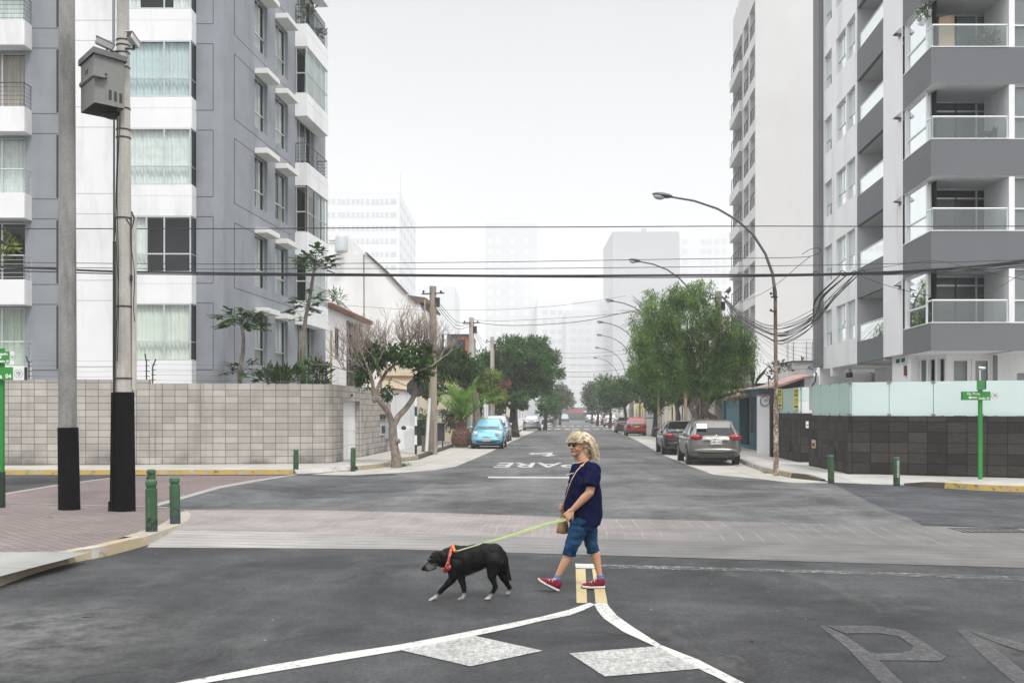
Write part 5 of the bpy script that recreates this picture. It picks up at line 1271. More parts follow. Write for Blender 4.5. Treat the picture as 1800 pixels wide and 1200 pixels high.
b = MB(); X2 = P(238, 0, Yq).x; b.box(X2 - pxw(4.5), X2 + pxw(.5), Yq - .04, Yq + .05, yz(685, Yq), yz(380, Yq), M('white_duct', (.48, .45, .42), .7, .15, 3.)); b.tube([(X2 - pxw(5), Yq - .03, yz(378, Yq)), (X2 - pxw(4), Yq - .03, yz(682, Yq))], pxw(.8), BLACKM, 5)
b.box(X2 - pxw(6.5), X2 - pxw(3.5), Yq - .08, Yq - .04, yz(494, Yq), yz(484, Yq), BLACKM); b.build('cable_duct', p2_)
for y in (73, 82, 95, 121, 193, 230, 244, 385, 540, 666):
    xc = 216 + (y - 0) / 690 * 3; r = pxw(9.9 + (y / 690) * 4.7)
    b = MB(); b.lathe([(r, 0), (r + .012, .003), (r + .012, .022), (r, .025)], (P(xc, 0, Yq).x, Yq, yz(y, Yq)), BLACKM, 16); b.build('strap', p2_)
# loose cables down the pole
b = MB()
for i, (x0, x1) in enumerate(((206, 201), (204, 207), (209, 205), (230, 238))):
    pts = [P(x0 + (x1 - x0) * t + 2.2 * math.sin(t * 9 + i), 205 + (430 if i < 3 else 180) * t + (180 if i == 3 else 0), Yq - .2) for t in [k / 9 for k in range(10)]]
    b.tube(pts, .008, BLACKM, 4)
b.tube([P(222, 385, Yq - .2), P(232, 402, Yq - .22), P(236, 384, Yq - .2), P(231, 372, Yq - .2)], .015, BLACKM, 4)
b.build('loose_cable', p2_)
# steel cabinet
STEEL = M('cabinet_grey', (.20, .20, .19), .55, .08, 3., ((.1, .1, .09), .4, 3.)); STEEL2 = M('cabinet_roof', (.13, .13, .13), .6, .1)
cb = empty('steel_cabinet', P(180, 198, 17.1), 'grey steel cabinet with a sloping lid strapped high on the conduit pole', 'cabinet')
c0 = P(166, 0, 16.85); cl_ = P(142, 0, 17.45); cr = P(219, 0, 17.2)
zc = (yz(180, 16.85), yz(93, 16.85))
A, B_, C_ = Vector((c0.x, c0.y)), Vector((cl_.x, cl_.y)), Vector((cr.x, cr.y)); D_ = B_ + C_ - A
b = MB(); b.prism([tuple(A), tuple(C_), tuple(D_), tuple(B_)], zc[0], zc[1], STEEL); b.build('body', cb, bevel=.008)
cen = (A + D_) / 2
b = MB(); ring = [tuple(cen + (q - cen) * 1.13) for q in (A, C_, D_, B_)]
b.prism(ring, [zc[1] - .01, zc[1] - .04, zc[1] - .04, zc[1] - .01], [zc[1] + .09, zc[1] + .05, zc[1] + .05, zc[1] + .09], STEEL2); b.build('lid', cb, bevel=.01)
FA = Fac(A, B_ - A, (0, -1)); FB2 = Fac(A, C_ - A, (0, -1))
b = MB(); LA = (B_ - A).length; FA.box(b, 0, LA, zc[0] + .44, zc[0] + .52, 0, .02, STEEL2); FA.box(b, .02, LA, zc[0] + .46, zc[0] + .5, .02, .03, STEEL); b.build('band', cb)
b = MB(); FB2.box(b, -.05, .14, zc[0] + .42, zc[0] + .57, 0, .1, STEEL); FB2.box(b, .14, .2, zc[0] + .5, zc[0] + .53, .01, .06, STEEL2); FB2.box(b, .14, .2, zc[0] + .44, zc[0] + .47, .01, .06, STEEL2); b.build('lock', cb, bevel=.005)
b = MB()
for i in range(3):
    for k in range(9): FB2.box(b, .24 + i * .09, .29 + i * .09, zc[0] + .1 + k * .019 - i * .01, zc[0] + .11 + k * .019 - i * .01, .001, .005, BLACKM)
b.build('louvre', cb)
text_mesh('1275', .1, BLACKM, 'number', cb, FA.p(LA * .55, zc[1] - .22, .006), (math.pi / 2, 0, math.atan2((A - B_).y, (A - B_).x)), sx=.9, bold=.003)
b = MB(); b.ell(((A + D_) / 2).to_3d() + Vector((.15, .1, zc[0] - .05)), (.2, .15, .07), BLACKM, 10, 6); b.build('gland', cb)
b = MB(); e2 = D_.lerp(C_, .4); b.box(cr.x - .1, P(210, 0, Yq).x + .08, 17.1, 17.5, zc[0] + .02, zc[0] + .08, STEEL2); b.box(cr.x - .1, P(210, 0, Yq).x + .08, 17.1, 17.5, zc[1] - .1, zc[1] - .04, STEEL2); b.build('bracket', cb)
def camera_box(loc, az, label, col):
    e = empty('surveillance_camera', loc, label, 'camera', 'surveillance cameras on the conduit pole')
    m = Matrix.Translation(loc) @ Euler((R(-20), 0, az)).to_matrix().to_4x4()
    b = MB(); b.hexa(lambda x, y, z: m @ Vector((x, y, z)), (-.055, .055), (-.17, .12), (-.05, .06), col); b.build('housing', e, bevel=.012)
    b = MB(); b.hexa(lambda x, y, z: m @ Vector((x, y, z)), (-.065, .065), (-.2, .12), (.062, .075), col); b.build('sun_shield', e)
    b = MB(); b.hexa(lambda x, y, z: m @ Vector((x, y, z)), (-.04, .04), (-.175, -.172), (-.04, .045), BLACKM); b.build('lens', e)
    b = MB(); b.tube([m @ Vector((0, .03, -.05)), m @ Vector((.0, .05, -.11)), Vector((P(216, 0, Yq).x, Yq, loc.z - .02))], .02, BLACKM, 6); b.build('bracket', e)
camera_box(P(235, 74, 17.2), R(-8), 'pale camera looking at the viewer on the right of the conduit pole', M('camera_white', (.55, .55, .53), .5, .1))
camera_box(P(187, 80, 17.25), R(-70), 'grey camera pointing left above the steel cabinet lid', M('camera_grey', (.28, .28, .28), .5, .1))
# ---- green street name signs
GRN = M('sign_green', (.03, .26, .04), .5, .08, 2.); GRND = M('post_green', (.02, .22, .035), .5, .12, 2.); SWH = M('sign_white', (.75, .75, .74), .5, .03)
INK = M('sign_ink', (.12, .15, .2), .6, .1); BLUEI = M('crest_blue', (.05, .15, .35), .5, .1); LGN = M('crest_green', (.2, .4, .2), .5, .1)
def crest(par, f, u, z, r, n):
    b = MB(); N = 26
    for i in range(N):
        a = 2 * math.pi * i / N
        if i % 13 == 6: continue
        uu, zz = u + r * .85 * math.cos(a), z + r * .85 * math.sin(a); f.box(b, uu - r * .06, uu + r * .06, zz - r * .06, zz + r * .06, n, n + .002, INK)
    b.build('crest_lettering', par)
    b = MB(); sh_ = [(-.42, .38), (0, .46), (.42, .38), (.45, -.05), (.28, -.38), (0, -.52), (-.28, -.38), (-.45, -.05)]
    b.poly([f.p(u + r * x, z + r * y, n + .001) for x, y in sh_], INK); b.poly([f.p(u + r * x * .82, z + r * y * .82, n + .003) for x, y in sh_], SWH)
    b.poly([f.p(u + r * x * .7, z + r * y * .7, n + .005) for x, y in sh_[:4] + sh_[7:]], LGN); b.poly([f.p(u + r * x * .7, z + r * y * .7, n + .006) for x, y in sh_[3:5] + [(0, -.1)]], BLUEI); b.build('crest', par, recalc=False)
def arrow(par, f, u, z, s, n, sgn=-1):
    b = MB(); pts = [(-1, 0), (-.45, .42), (-.45, .17), (1, .17), (1, -.17), (-.45, -.17), (-.45, -.42)]
    b.poly([f.p(u + s * x * (-sgn), z + s * y, n) for x, y in pts], SWH); b.build('arrow', par, recalc=False)
Yr = 25.1
rsg = empty('street_sign', (P(1723, 0, Yr).x, Yr, .12), 'green street name sign on a green post reading Ca. Piura with a left arrow', 'street sign')
Xp = P(1723, 0, Yr).x
b = MB(); b.box(Xp - .05, Xp + .05, Yr - .03, Yr + .03, .1, yz(683, Yr), GRND); b.build('post', rsg, bevel=.008)
FS = Fac((P(1690, 0, Yr).x, Yr - .07), (1, 0), (0, -1)); z0, z1 = yz(703, Yr), yz(688, Yr); wS = P(1739, 0, Yr).x - P(1690, 0, Yr).x; wW = P(1753.5, 0, Yr).x - P(1690, 0, Yr).x
b = MB(); FS.box(b, 0, wS, z0, z1, -.03, 0, GRN); FS.box(b, -.03, 0, z0, z1, -.03, .0, M('sign_edge', (.015, .1, .02), .5, .1)); s_ = b.build('name_plate', rsg)
b = MB(); FS.box(b, wS, wW, z0, z1 - .0, -.03, -.0, SWH); wpl = b.build('crest_plate', rsg); crest(wpl, FS, (wS + wW) / 2, (z0 + z1) / 2, .1, .002)
text_mesh('Ca. Piura', .085, SWH, 'lettering', s_, FS.p(wS * .38, z1 - .055, .003), bold=.003); text_mesh('Cuadra  05', .07, SWH, 'lettering', s_, FS.p(wS * .76, z0 + .045, .003), sx=.85, bold=.003); arrow(s_, FS, wS * .35, z0 + .065, .11, .003)
# cross plate seen nearly edge-on, with a small black box and sensor on top
b = MB(); xx = P(1718, 0, Yr).x; b.add([(P(1713, 0, Yr).x, Yr - .5, yz(685.5, Yr)), (P(1720, 0, Yr).x, Yr + .1, yz(685.5, Yr)), (P(1720, 0, Yr).x, Yr + .1, yz(669, Yr)), (P(1713, 0, Yr).x, Yr - .5, yz(669, Yr)), (P(1713, 0, Yr).x + .03, Yr - .5, yz(685.5, Yr)), (P(1720, 0, Yr).x + .03, Yr + .1, yz(685.5, Yr)), (P(1720, 0, Yr).x + .03, Yr + .1, yz(669, Yr)), (P(1713, 0, Yr).x + .03, Yr - .5, yz(669, Yr))], [(0, 1, 2, 3), (4, 5, 6, 7), (0, 3, 7, 4), (1, 2, 6, 5), (0, 1, 5, 4), (3, 2, 6, 7)], GRN); b.build('cross_plate', rsg)
b = MB(); b.box(P(1724, 0, Yr).x, P(1730, 0, Yr).x, Yr - .12, Yr + .12, yz(684, Yr), yz(669, Yr), BLACKM); b.build('control_box', rsg, bevel=.01)
b = MB(); b.tube([(P(1723, 0, Yr).x, Yr, yz(684, Yr)), (P(1722.5, 0, Yr).x, Yr, yz(650, Yr))], .014, SWH, 6); b.build('mast', rsg)
b = MB(); b.tube([(P(1720.5, 0, Yr).x, Yr, yz(645.5, Yr)), (P(1729, 0, Yr).x, Yr - .03, yz(647.5, Yr))], [.03, .035], SWH, 8); b.ell((P(1728.5, 0, Yr).x, Yr - .06, yz(646.8, Yr)), .03, SWH, 8, 6); b.build('sensor', rsg)
Ysg = 17.7
lsg = empty('street_sign', (P(-4, 0, Ysg).x, Ysg, .12), 'green street name signs cut by the left edge of the photo, with round city crests', 'street sign')
Xp = P(0.5, 0, Ysg).x
b = MB(); b.box(Xp - .14, Xp + .065, Ysg - .04, Ysg + .04, .1, yz(612, Ysg), GRND); b.build('post', lsg, bevel=.01)
b = MB(); b.box(Xp - .13, Xp + .07, Ysg - .045, Ysg + .045, .11, .75, M('green_black_wear', (.012, .03, .014), .8, .3, 6.)); b.build('worn_base', lsg)
FL2 = Fac((P(-70, 0, Ysg).x, Ysg - .1), (1, 0), (0, -1)); u_ = lambda x: (P(x, 0, Ysg - .1).x - P(-70, 0, Ysg).x)
z0, z1 = yz(668, Ysg), yz(645.5, Ysg)
b = MB(); FL2.box(b, 0, u_(23), z0, z1, -.03, 0, GRN); a_ = b.build('name_plate', lsg)
b = MB(); FL2.box(b, u_(23), u_(42), z0, z1, -.03, 0, SWH); FL2.box(b, u_(42), u_(46), z0, z1, -.05, -.02, BLACKM); c_ = b.build('crest_plate', lsg); crest(c_, FL2, u_(32.5), (z0 + z1) / 2, .085, .002)
text_mesh('Cuadra  04', .105, SWH, 'lettering', a_, FL2.p(u_(20), z0 + .065, .003), align='RIGHT', bold=.004)
z0, z1 = yz(638.5, Ysg), yz(618, Ysg)
cr_ = Fac((P(-60, 0, Ysg).x, Ysg - .16), (1, .12), (0, -1)); L17 = cr_.u(17); L25 = cr_.u(25)
b = MB(); cr_.box(b, 0, L17, z0, z1, -.03, 0, GRN); a_ = b.build('name_plate', lsg)
b = MB(); cr_.box(b, L17, L25, z0 - .02, z1, -.03, 0, SWH); c_ = b.build('crest_plate', lsg); crest(c_, cr_, (L17 + L25) / 2, (z0 + z1) / 2, .06, .002)
text_mesh('Gral. Borgoño', .06, SWH, 'lettering', a_, cr_.p(cr_.u(13.5), z1 - .045, .003), (math.pi / 2, 0, math.atan(.12)), align='RIGHT', bold=.003); text_mesh('Cuadra 10', .05, SWH, 'lettering', a_, cr_.p(cr_.u(15.5), z0 + .035, .003), (math.pi / 2, 0, math.atan(.12)), align='RIGHT', bold=.003); arrow(a_, cr_, cr_.u(-8), (z0 + z1) / 2 + .0, .11, .003, 1)
# ---- bollards
def bol_mat():
    t = NT('bollard_green'); sp = t.n.new('ShaderNodeSeparateXYZ'); t.L(t.obj(), sp.inputs[0])
    c = t.scale((.028, .085, .034), t.rng(t.noise(2.5, 4), .3, .7, .8, 1.25))
    wv = t.noise(9, 6, .75); h = t.rng(sp.outputs[2], .05, .6, .16, -.08)
    f = t.rng(t.math('ADD', wv, h), .6, .66, 0, 1); c = t.mix(f, c, (.018, .018, .016))
    b2 = t.rng(t.math('ADD', t.noise(3, 3), t.math('MULTIPLY', h, .5)), .58, .68, 0, .5); c = t.mix(b2, c, (.03, .07, .10))
    return t.fin(c, .6)
BOL = bol_mat()
def make_bollard():
    e = empty('bollard', (0, 0, 0), 'x', 'bollard', 'green steel bollards at the street corners')
    b = MB(); b.lathe([(.098, -.1), (.098, .76), (.094, .765)], (0, 0, 0), BOL, 24); b.build('shaft', e, smooth=True)
    b = MB(); b.lathe([(.082, .76), (.082, .825)], (0, 0, 0), BOL, 24); b.build('neck', e, smooth=True)
    b = MB(); b.lathe([(.086, .825), (.097, .832), (.097, .895), (.085, .92), (.05, .935), (.0001, .938)], (0, 0, 0), BOL, 24); b.build('cap', e, smooth=True, angle=50)
    return e
bl = [(266.5, 931, .105, 'worn green steel bollard at the kerb, nearest the viewer on the left island', 1., 0), (308, 917, .06, 'green steel bollard on the rounded tip of the left island', .98, 0), (264.5, 893, .05, 'green steel bollard hidden behind the nearest one on the island', .98, 0),
      (520, 830.5, .03, 'small green bollard beside the yellow kerb end at the far left corner', .95, 0), (620.5, 826, .04, 'small green bollard near the white wall door and the street tree', .95, 0),
      (1461, 847, .03, 'small green bollard in front of the stone wall vent on the right', .95, 0), (1576, 852, .02, 'small green bollard with white lettering before the dark stone wall', .95, 0)]
B0 = make_bollard()
for i, (x, y, z, lab, s, _) in enumerate(bl):
    o = B0 if i == 0 else copy_tree(B0)
    o.location = G(x, y, z); o.scale = (s * .85, s * .85, s * .78); o.rotation_euler = (R(random.Random(i).uniform(-1.5, 1.5)), R(random.Random(i + 9).uniform(-1.5, 1.5)), i * 1.3); tag(o, lab)
for i, (nm, x, y, z) in enumerate((('a', 266.5, 931, .105), ('c', 1576, 852, .02))):
    g = G(x, y, z); t_ = text_mesh('MIRAFLORES', .075 if i else .05, M('dim_ink', (.09, .13, .09), .7, .2) if i == 0 else M('worn_white_ink', (.5, .52, .5), .7, .2), 'lettering', None, (g.x, g.y - .104, g.z + (.4 if i else .33)), (0, -math.pi / 2, math.pi / 2), bold=.002)
    t_.data.transform(Matrix.Translation((0, 0, 0)))
    root = B0 if i == 0 else [o for o in bpy.data.objects if o.get('label', '').startswith('small green bollard with white')][0]
    parent(t_, root)
# ---- wooden and concrete utility poles down the left, leaning pipe
WOOD = M('weathered_wood', (.33, .28, .22), .9, .2, 3., ((.12, .10, .08), .5, 3.), bump=.3, bs=25)
LPOLE = M('pale_pole', (.46, .43, .37), .9, .1, 2., ((.2, .18, .15), .5, 2.))
def util_pole(x, yf, ytop, Y, r, mat, label, coll=True, sk=0):
    g = Vector((P(x, 0, Y).x, Y, 0)); zt = yz(ytop, Y)
    e = empty('utility_pole', (g.x, g.y, .12), label, 'pole', 'utility poles along the left pavement' if x < 900 else 'utility poles along the right pavement')
    b = MB(); b.tube([(g.x, Y, -.05), (g.x + sk, Y, zt)], [r * 1.15, r * .85], mat, 12); b.build('shaft', e, smooth=True)
    if coll:
        b = MB(); b.tube([(g.x - .5, Y - .1, zt - .35), (g.x + .5, Y - .1, zt - .3)], .03, BLACKM, 5)
        for dx in (-.4, 0, .35): b.ell((g.x + dx, Y - .1, zt - .25), (.05, .05, .07), BLACKM, 6, 5)
        b.box(g.x + .1, g.x + .3, Y - .15, Y + .05, zt - .9, zt - .5, BLACKM); b.build('insulator_arm', e)
    return Vector((g.x + sk, Y, zt))
u1 = util_pole(761, 793, 503, 43, .17, WOOD, 'tall weathered wooden pole between the stop sign and the palm', True)
b = MB(); b.tube([(u1.x - .35, 42.8, .1), (u1.x - .35, 42.8, yz(765, 43))], .12, M('dark_wood', (.2, .17, .13), .9, .2), 10); b.tube([(u1.x - .1, 42.7, .1), (u1.x - .1, 42.7, yz(738, 43))], .17, bpy.data.materials['dark_wood'], 10); tag(b.build('pole_stub', smooth=True), 'dark timber stubs bound to the foot of the wooden pole', 'pole stub')
b = MB(); b.tube([P(749.5, 793, 42.2), P(755, 700, 42.4)], .07, M('white_pipe', (.62, .63, .63), .5, .1), 10); o = b.build('leaning_pipe', smooth=True); tag(o, 'pale white pipe leaning against the foot of the wooden pole', 'pipe')
u2 = util_pole(829, 0, 558, 57, .17, LPOLE, 'pale pole rising through the tree behind the palm')
u3 = util_pole(865.5, 0, 592, 72, .17, LPOLE, 'pale pole nearest the blue car roof, left of the round tree')
u3b = util_pole(907.5, 0, 690, 86, .16, M('grey_pole', (.22, .21, .2), .9, .1), 'short dark grey pole below the round tree beside the silver sedan', False)
# ---- rear side of a stop sign on a striped post
ss = empty('stop_sign', G(731, 798, .13), 'black back of an octagonal stop sign on a striped post beside the forked tree', 'traffic sign')
g = G(731, 798, .13); Ys = g.y; c = P(731, 681, Ys); r = 16.8 * Ys / F
b = MB(); oc = [(c.x + r * math.cos(R(22.5 + 45 * k)), Ys - .06, c.z + r * math.sin(R(22.5 + 45 * k))) for k in range(8)]; b.extr(oc, (0, .02, 0), M('sign_back', (.022, .023, .026), .6, .1)); b.build('plate', ss)
b = MB(); b.box(c.x - r * .85, c.x + r * .85, Ys - .075, Ys - .06, c.z - .01, c.z + .03, M('sign_bar', (.07, .07, .075), .6, .1)); b.build('stiffener', ss)
n = 0; zb_ = .13
b = MB(); bw_ = MB(); zt = c.z
while zb_ < zt - .01:
    z2 = min(zt, zb_ + (zt - .13) / 7); (b if n % 2 == 0 else bw_).box(c.x - .045, c.x + .045, Ys - .045, Ys + .045, zb_, z2, BLACKM if n % 2 == 0 else SWH); zb_ = z2; n += 1
b.build('post', ss); bw_.build('white_band', ss)
# ---- street lamps along the right kerb
def lamp_mat():
    t = NT('rusty_pole'); sp = t.n.new('ShaderNodeSeparateXYZ'); t.L(t.obj(), sp.inputs[0])
    base = t.mix(t.rng(t.noise(2, 5), .4, .6, 0, 1), (.17, .12, .085), (.09, .055, .035))
    peel = t.rng(t.noise(9, 6, .8, t.mapping(t.obj(), (1, 1, .6))), .50, .56, 0, 1); low = t.rng(sp.outputs[2], 3.2, 2.6, 0, 1)
    c = t.mix(t.math('MULTIPLY', t.math('MULTIPLY', peel, low), .9), base, (.48, .42, .33)); up = t.rng(sp.outputs[2], 5.6, 6., 0, 1); c = t.mix(up, c, (.10, .10, .105))
    return t.fin(c, .8)
LAMPM = lamp_mat(); DGREY = M('lamp_grey', (.09, .095, .1), .5, .1, metal=.3)
def make_lamp():
    e = empty('street_lamp', (0, 0, 0), 'x', 'street lamp', 'arched street lamps along the right kerb')
    b = MB(); b.tube([(0, 0, -.1), (0, 0, 1.9), (0, 0, 1.95), (-.02, 0, 5.1)], [.075, .075, .058, .05], LAMPM, 12); b.build('pole', e, smooth=True)
    pts = [Vector(q) for q in ((-.02, 0, 5.05), (-.1, 0, 5.6), (-.3, 0, 6.15), (-.65, 0, 6.7), (-1.1, 0, 7.1), (-1.65, 0, 7.42), (-2.3, 0, 7.64), (-3.0, 0, 7.76))]
    b = MB(); b.tube(pts, [.05, .045, .04, .036, .034, .032, .03, .028], LAMPM, 8); b.build('arm', e, smooth=True)
    b = MB(); m = Matrix.Translation((-3.22, 0, 7.79)) @ Euler((0, R(8), 0)).to_matrix().to_4x4(); b.ell((-3.2, 0, 7.8), (.3, .13, .075), DGREY, 12, 8, Euler((0, R(8), 0)).to_matrix()); h = b.build('lamp_head', e, smooth=True)
    b = MB(); b.ell((-3.3, 0, 7.76), (.17, .11, .085), M('lamp_lens', (.45, .48, .5), .15, .1), 12, 8, Euler((0, R(8), 0)).to_matrix()); b.build('lens', h, smooth=True)
    b = MB(); b.box(-.1, -.04, -.1, -.02, 4.95, 5.2, BLACKM); b.box(-.16, .03, -.09, -.05, 4.9, 4.94, BLACKM); b.ell((-.16, -.07, 5.02), .04, BLACKM, 6, 5); b.ell((-.16, -.07, 4.55), .04, BLACKM, 6, 5); b.box(-.14, 0, -.09, -.05, 4.5, 4.54, BLACKM); b.build('cable_bracket', e)
    return e
L0 = make_lamp()
lamps = [(G(1364, 829, .13).x, G(1364, 829, .13).y, 'nearest tall arched street lamp on a rusty peeling pole'), (9.16, 48.3, 'second arched street lamp, its arm coming out of the feathery tree'), (9.65, 65.5, 'third arched street lamp from the viewer above the feathery tree edge'), (10.4, 81, 'fourth arched street lamp down the right kerb'), (11.5, 94.6, 'fifth arched street lamp down the right kerb'), (12.9, 113, 'sixth arched street lamp, hazy'), (14.4, 134, 'seventh arched street lamp, faint in the mist')]
for i, (x, y, lab) in enumerate(lamps):
    o = L0 if i == 0 else copy_tree(L0); o.location = (x, y, .13); tag(o, lab); o.scale = (1, 1, 1 if i == 0 else 1.16)
# right utility poles
u4 = util_pole(1262.5, 0, 512, 47, .19, LPOLE, 'dark topped pole standing inside the feathery tree with tangled cables')
pts4 = []
u5 = util_pole(1109, 0, 650, 95, .16, LPOLE, 'pale pole behind the red hatchback, left of the yellow diamond sign')
u6 = util_pole(1135, 0, 640, 82, .12, LPOLE, 'thin pale pole right of the yellow diamond sign', False)
u7 = util_pole(1205, 0, 680, 58, .1, M('rust_pole2', (.3, .24, .16), .9, .15), 'thin rusty pole behind the black sedan roof', False)
u8 = util_pole(1088, 0, 655, 120, .15, LPOLE, 'faint pale pole farthest down the right side', False)
# warning signs
def diamond(x, y, Y, r, col, label, yf):
    e = empty('warning_sign', (P(x, 0, Y).x, Y, 0), label, 'traffic sign')
    c = P(x, y, Y); r_ = r * Y / F; b = MB(); b.extr([(c.x - r_, Y - .05, c.z), (c.x, Y - .05, c.z - r_ * 1.15), (c.x + r_, Y - .05, c.z), (c.x, Y - .05, c.z + r_ * 1.15)], (0, .03, 0), col); b.build('plate', e)
    b = MB(); 
    for k in (-.25, 0.15): b.box(c.x - r_ * .5, c.x + r_ * .5, Y - .056, Y - .051, c.z + r_ * k, c.z + r_ * (k + .1), BLACKM)
    b.build('legend_bar', e)
    b = MB(); b.tube([(c.x, Y, 0), (c.x, Y, c.z)], .05, DGREY, 6); b.build('post', e)
diamond(1124.5, 716, 88, 7.2, M('warn_yellow', (.68, .58, .12), .6, .05), 'pale yellow diamond warning sign behind the red hatchback', 760)
diamond(1141.5, 716, 100, 4.5, M('warn_orange', (.75, .42, .03), .6, .05), 'small orange diamond sign half hidden by leaves', 755)
diamond(1083, 723, 130, 2.8, M('warn_yellow2', (.6, .5, .2), .6, .05), 'tiny hazy yellow diamond sign far down the right side', 745)
# ---- overhead wires crossing the junction
def wire(pts, r, name, label, group=None, n=5, mat=None):
    b = MB(); b.tube(pts, r, mat or BLACKM, n, cap=False); o = b.build(name, recalc=False); tag(o, label, 'wire', group); return o
def span(pp, Ys, sub=8):
    """smooth curve through photo-measured points at given distances"""
    pts = [P(x, y, Y) for (x, y), Y in zip(pp, Ys)]; out = []
    for i in range(len(pts) - 1):
        a, c = pts[i], pts[i + 1]; pa = pts[i - 1] if i else a * 2 - c; pc = pts[i + 2] if i + 2 < len(pts) else c * 2 - a
        for k in range(sub):
            t = k / sub; out.append(.5 * ((2 * a) + (c - pa) * t + (2 * pa - 5 * a + 4 * c - pc) * t * t + (3 * a - pa - 3 * c + pc) * t ** 3))
    out.append(pts[-1]); return out
Yw = 23.
WG = 'overhead wires crossing the junction'
def cross(pp, r, lab, Y=Yw): return wire(span(pp, [Y] * len(pp)), r, 'overhead_wire', lab, WG)
cross([(-120, 403), (105, 402), (350, 402), (580, 401), (760, 399.5), (1000, 399), (1300, 397.5), (1600, 398), (1960, 397)], .012, 'highest straight black wire crossing the whole sky')
cross([(-120, 459), (100, 462), (350, 464), (600, 463), (900, 460), (1150, 456), (1300, 454), (1410, 452), (1436, 446), (1443, 440), (1438, 436), (1425, 438), (1410, 447)], .008, 'thin wire ending in a loop before the white tower')
cross([(-120, 468), (100, 470), (350, 473), (600, 472), (900, 472), (1300, 468), (1500, 465), (1660, 461), (1960, 452)], .008, 'thin wire just above the thick cable')
cross([(-120, 466), (60, 471), (200, 477), (400, 480), (620, 482), (900, 484.5), (1200, 483.5), (1400, 482.5), (1500, 480), (1600, 476), (1700, 469), (1800, 459), (1960, 444)], .026, 'thick black cable bundle crossing the whole junction')
cross([(-120, 475), (60, 477), (200, 481), (500, 484), (700, 485), (1000, 487), (1240, 487), (1480, 483), (1600, 477), (1700, 470), (1960, 451)], .014, 'black wire sagging just below the thick cable')
for i in range(5):
    cross([(1480, 482 + i * .7), (1560, 483 - i * 1.2), (1640, 480 - i * 2), (1720, 474 - i * 1.5 + 3 * (i % 2)), (1800, 470 - i * 3.4), (1960, 462 - i * 7)], .008 + .003 * (i % 2), ['highest','second highest','middle','second lowest','lowest'][4 - i] + ' slack wire fanning out from the thick cable at the right')
cross([(1512, 484), (1545, 497), (1600, 513), (1660, 522), (1730, 518), (1800, 480), (1900, 440)], .006, 'slack thin wire looping down before the dark balconies')
cross([(1480, 482), (1550, 470), (1640, 458.5), (1700, 470), (1760, 484), (1850, 500)], .006, 'thin wire arching over the second dark balcony band')
b = MB(); r_ = random.Random(4)
for cx_, cy_ in ((1481, 480), (1502, 480), (1516, 478), (1434, 481)):
    for k in range(4): 
        a0 = r_.random() * 6; pp = [(cx_ + 5 * math.cos(a0 + t * 1.1), cy_ + 4 * math.sin(a0 + t * 1.1)) for t in range(6)]; b.tube(span(pp, [Yw - .03] * 6, 3), .008, BLACKM, 4)
tag(b.build('cable_joints', recalc=False), 'tangled black cable knots on the thick cable before the right block', 'cable knot')
# service drops from the knots to the pole in the tree
for i in range(14):
    r_ = random.Random(50 + i); x0 = [1478, 1490, 1503, 1510][i % 4]; sag = r_.uniform(0, 1) ** .8
    mx_, my_ = 1400 + r_.uniform(-8, 8), 556 + sag * 36 + (6 if i > 9 else 0)
    pp = [(x0, 482), (x0 - 45, 519 + sag * 12), (mx_ + 30, my_ - 16 - sag * 4), (mx_ - 20, my_ + 8), (1345, 568 + sag * 24), (1300, 545 + sag * 18), (1268, 519)]
    wire(span(pp, [23, 25, 29, 33, 37, 43, 47], 5), .009 + r_.uniform(0, .007), 'service_cable', 'slack black cable hanging from the junction knots to the pole in the tree', 'slack cables between the junction and the tree pole', 4)
for i in range(8):
    r_ = random.Random(80 + i); e_ = (1434 + r_.uniform(-4, 2), 596 + i * 8 + r_.uniform(-6, 6))
    pp = [(1268, 520), (1310, 548 + i * 5), (1370, 590 + i * 7 + r_.uniform(-6, 6)), e_]
    wire(span(pp, [47, 46, 45, 44], 5), .008, 'house_cable', '%s thin cable from the tree pole to the white block wall, counted from above' % ['first', 'second', 'third', 'fourth', 'fifth', 'sixth', 'seventh', 'eighth'][i], 'thin house cables before the white tower', 4, M('thin_cable', (.10, .10, .11), .7, .1) if 'thin_cable' not in bpy.data.materials else bpy.data.materials['thin_cable'])
wire(span([(1424, 451), (1400, 470), (1370, 496), (1335, 518), (1290, 536), (1262, 545)], [23, 25, 29, 36, 42, 47], 5), .009, 'service_cable', 'thin cable dropping from the looped wire towards the tree', None, 4)
wire(span([(1262, 517), (1200, 528), (1100, 549), (1010, 566), (900, 572), (829, 566)], [47, 49, 51, 53, 55, 57], 6), .016, 'street_wire', 'black wire spanning the street from the tree pole to the left pole', None, 4)
wire(span([(1262, 524), (1150, 545), (1000, 558), (880, 564), (829, 562)], [47, 50, 53, 56, 57], 6), .01, 'street_wire', 'thinner wire spanning the street just under the first street wire', None, 4)
wire(span([(600, 536), (700, 543), (800, 545), (900, 543), (1000, 535), (1100, 520)], [48] * 6, 5), .007, 'street_wire', 'faint thin wire above the treetops in mid picture', None, 4)
for i in range(3):
    wire(span([(763, 521 + i * 5), (785, 548 + i * 6), (805, 566 + i * 6), (829, 566 + i * 3)], [43, 47, 52, 57], 5), .014, 'pole_cable', ['upper', 'middle', 'lower'][i] + ' cable sagging from the wooden pole to the first pale pole', 'cables sagging between the left poles', 4)
    wire(span([(829, 564 + i * 4), (842, 590 + i * 6), (855, 603 + i * 7), (865, 596 + i * 3)], [57, 62, 67, 72], 5), .014, 'pole_cable', ['upper', 'middle', 'lower'][i] + ' cable sagging from the first pale pole to the second', 'cables sagging between the left poles', 4)
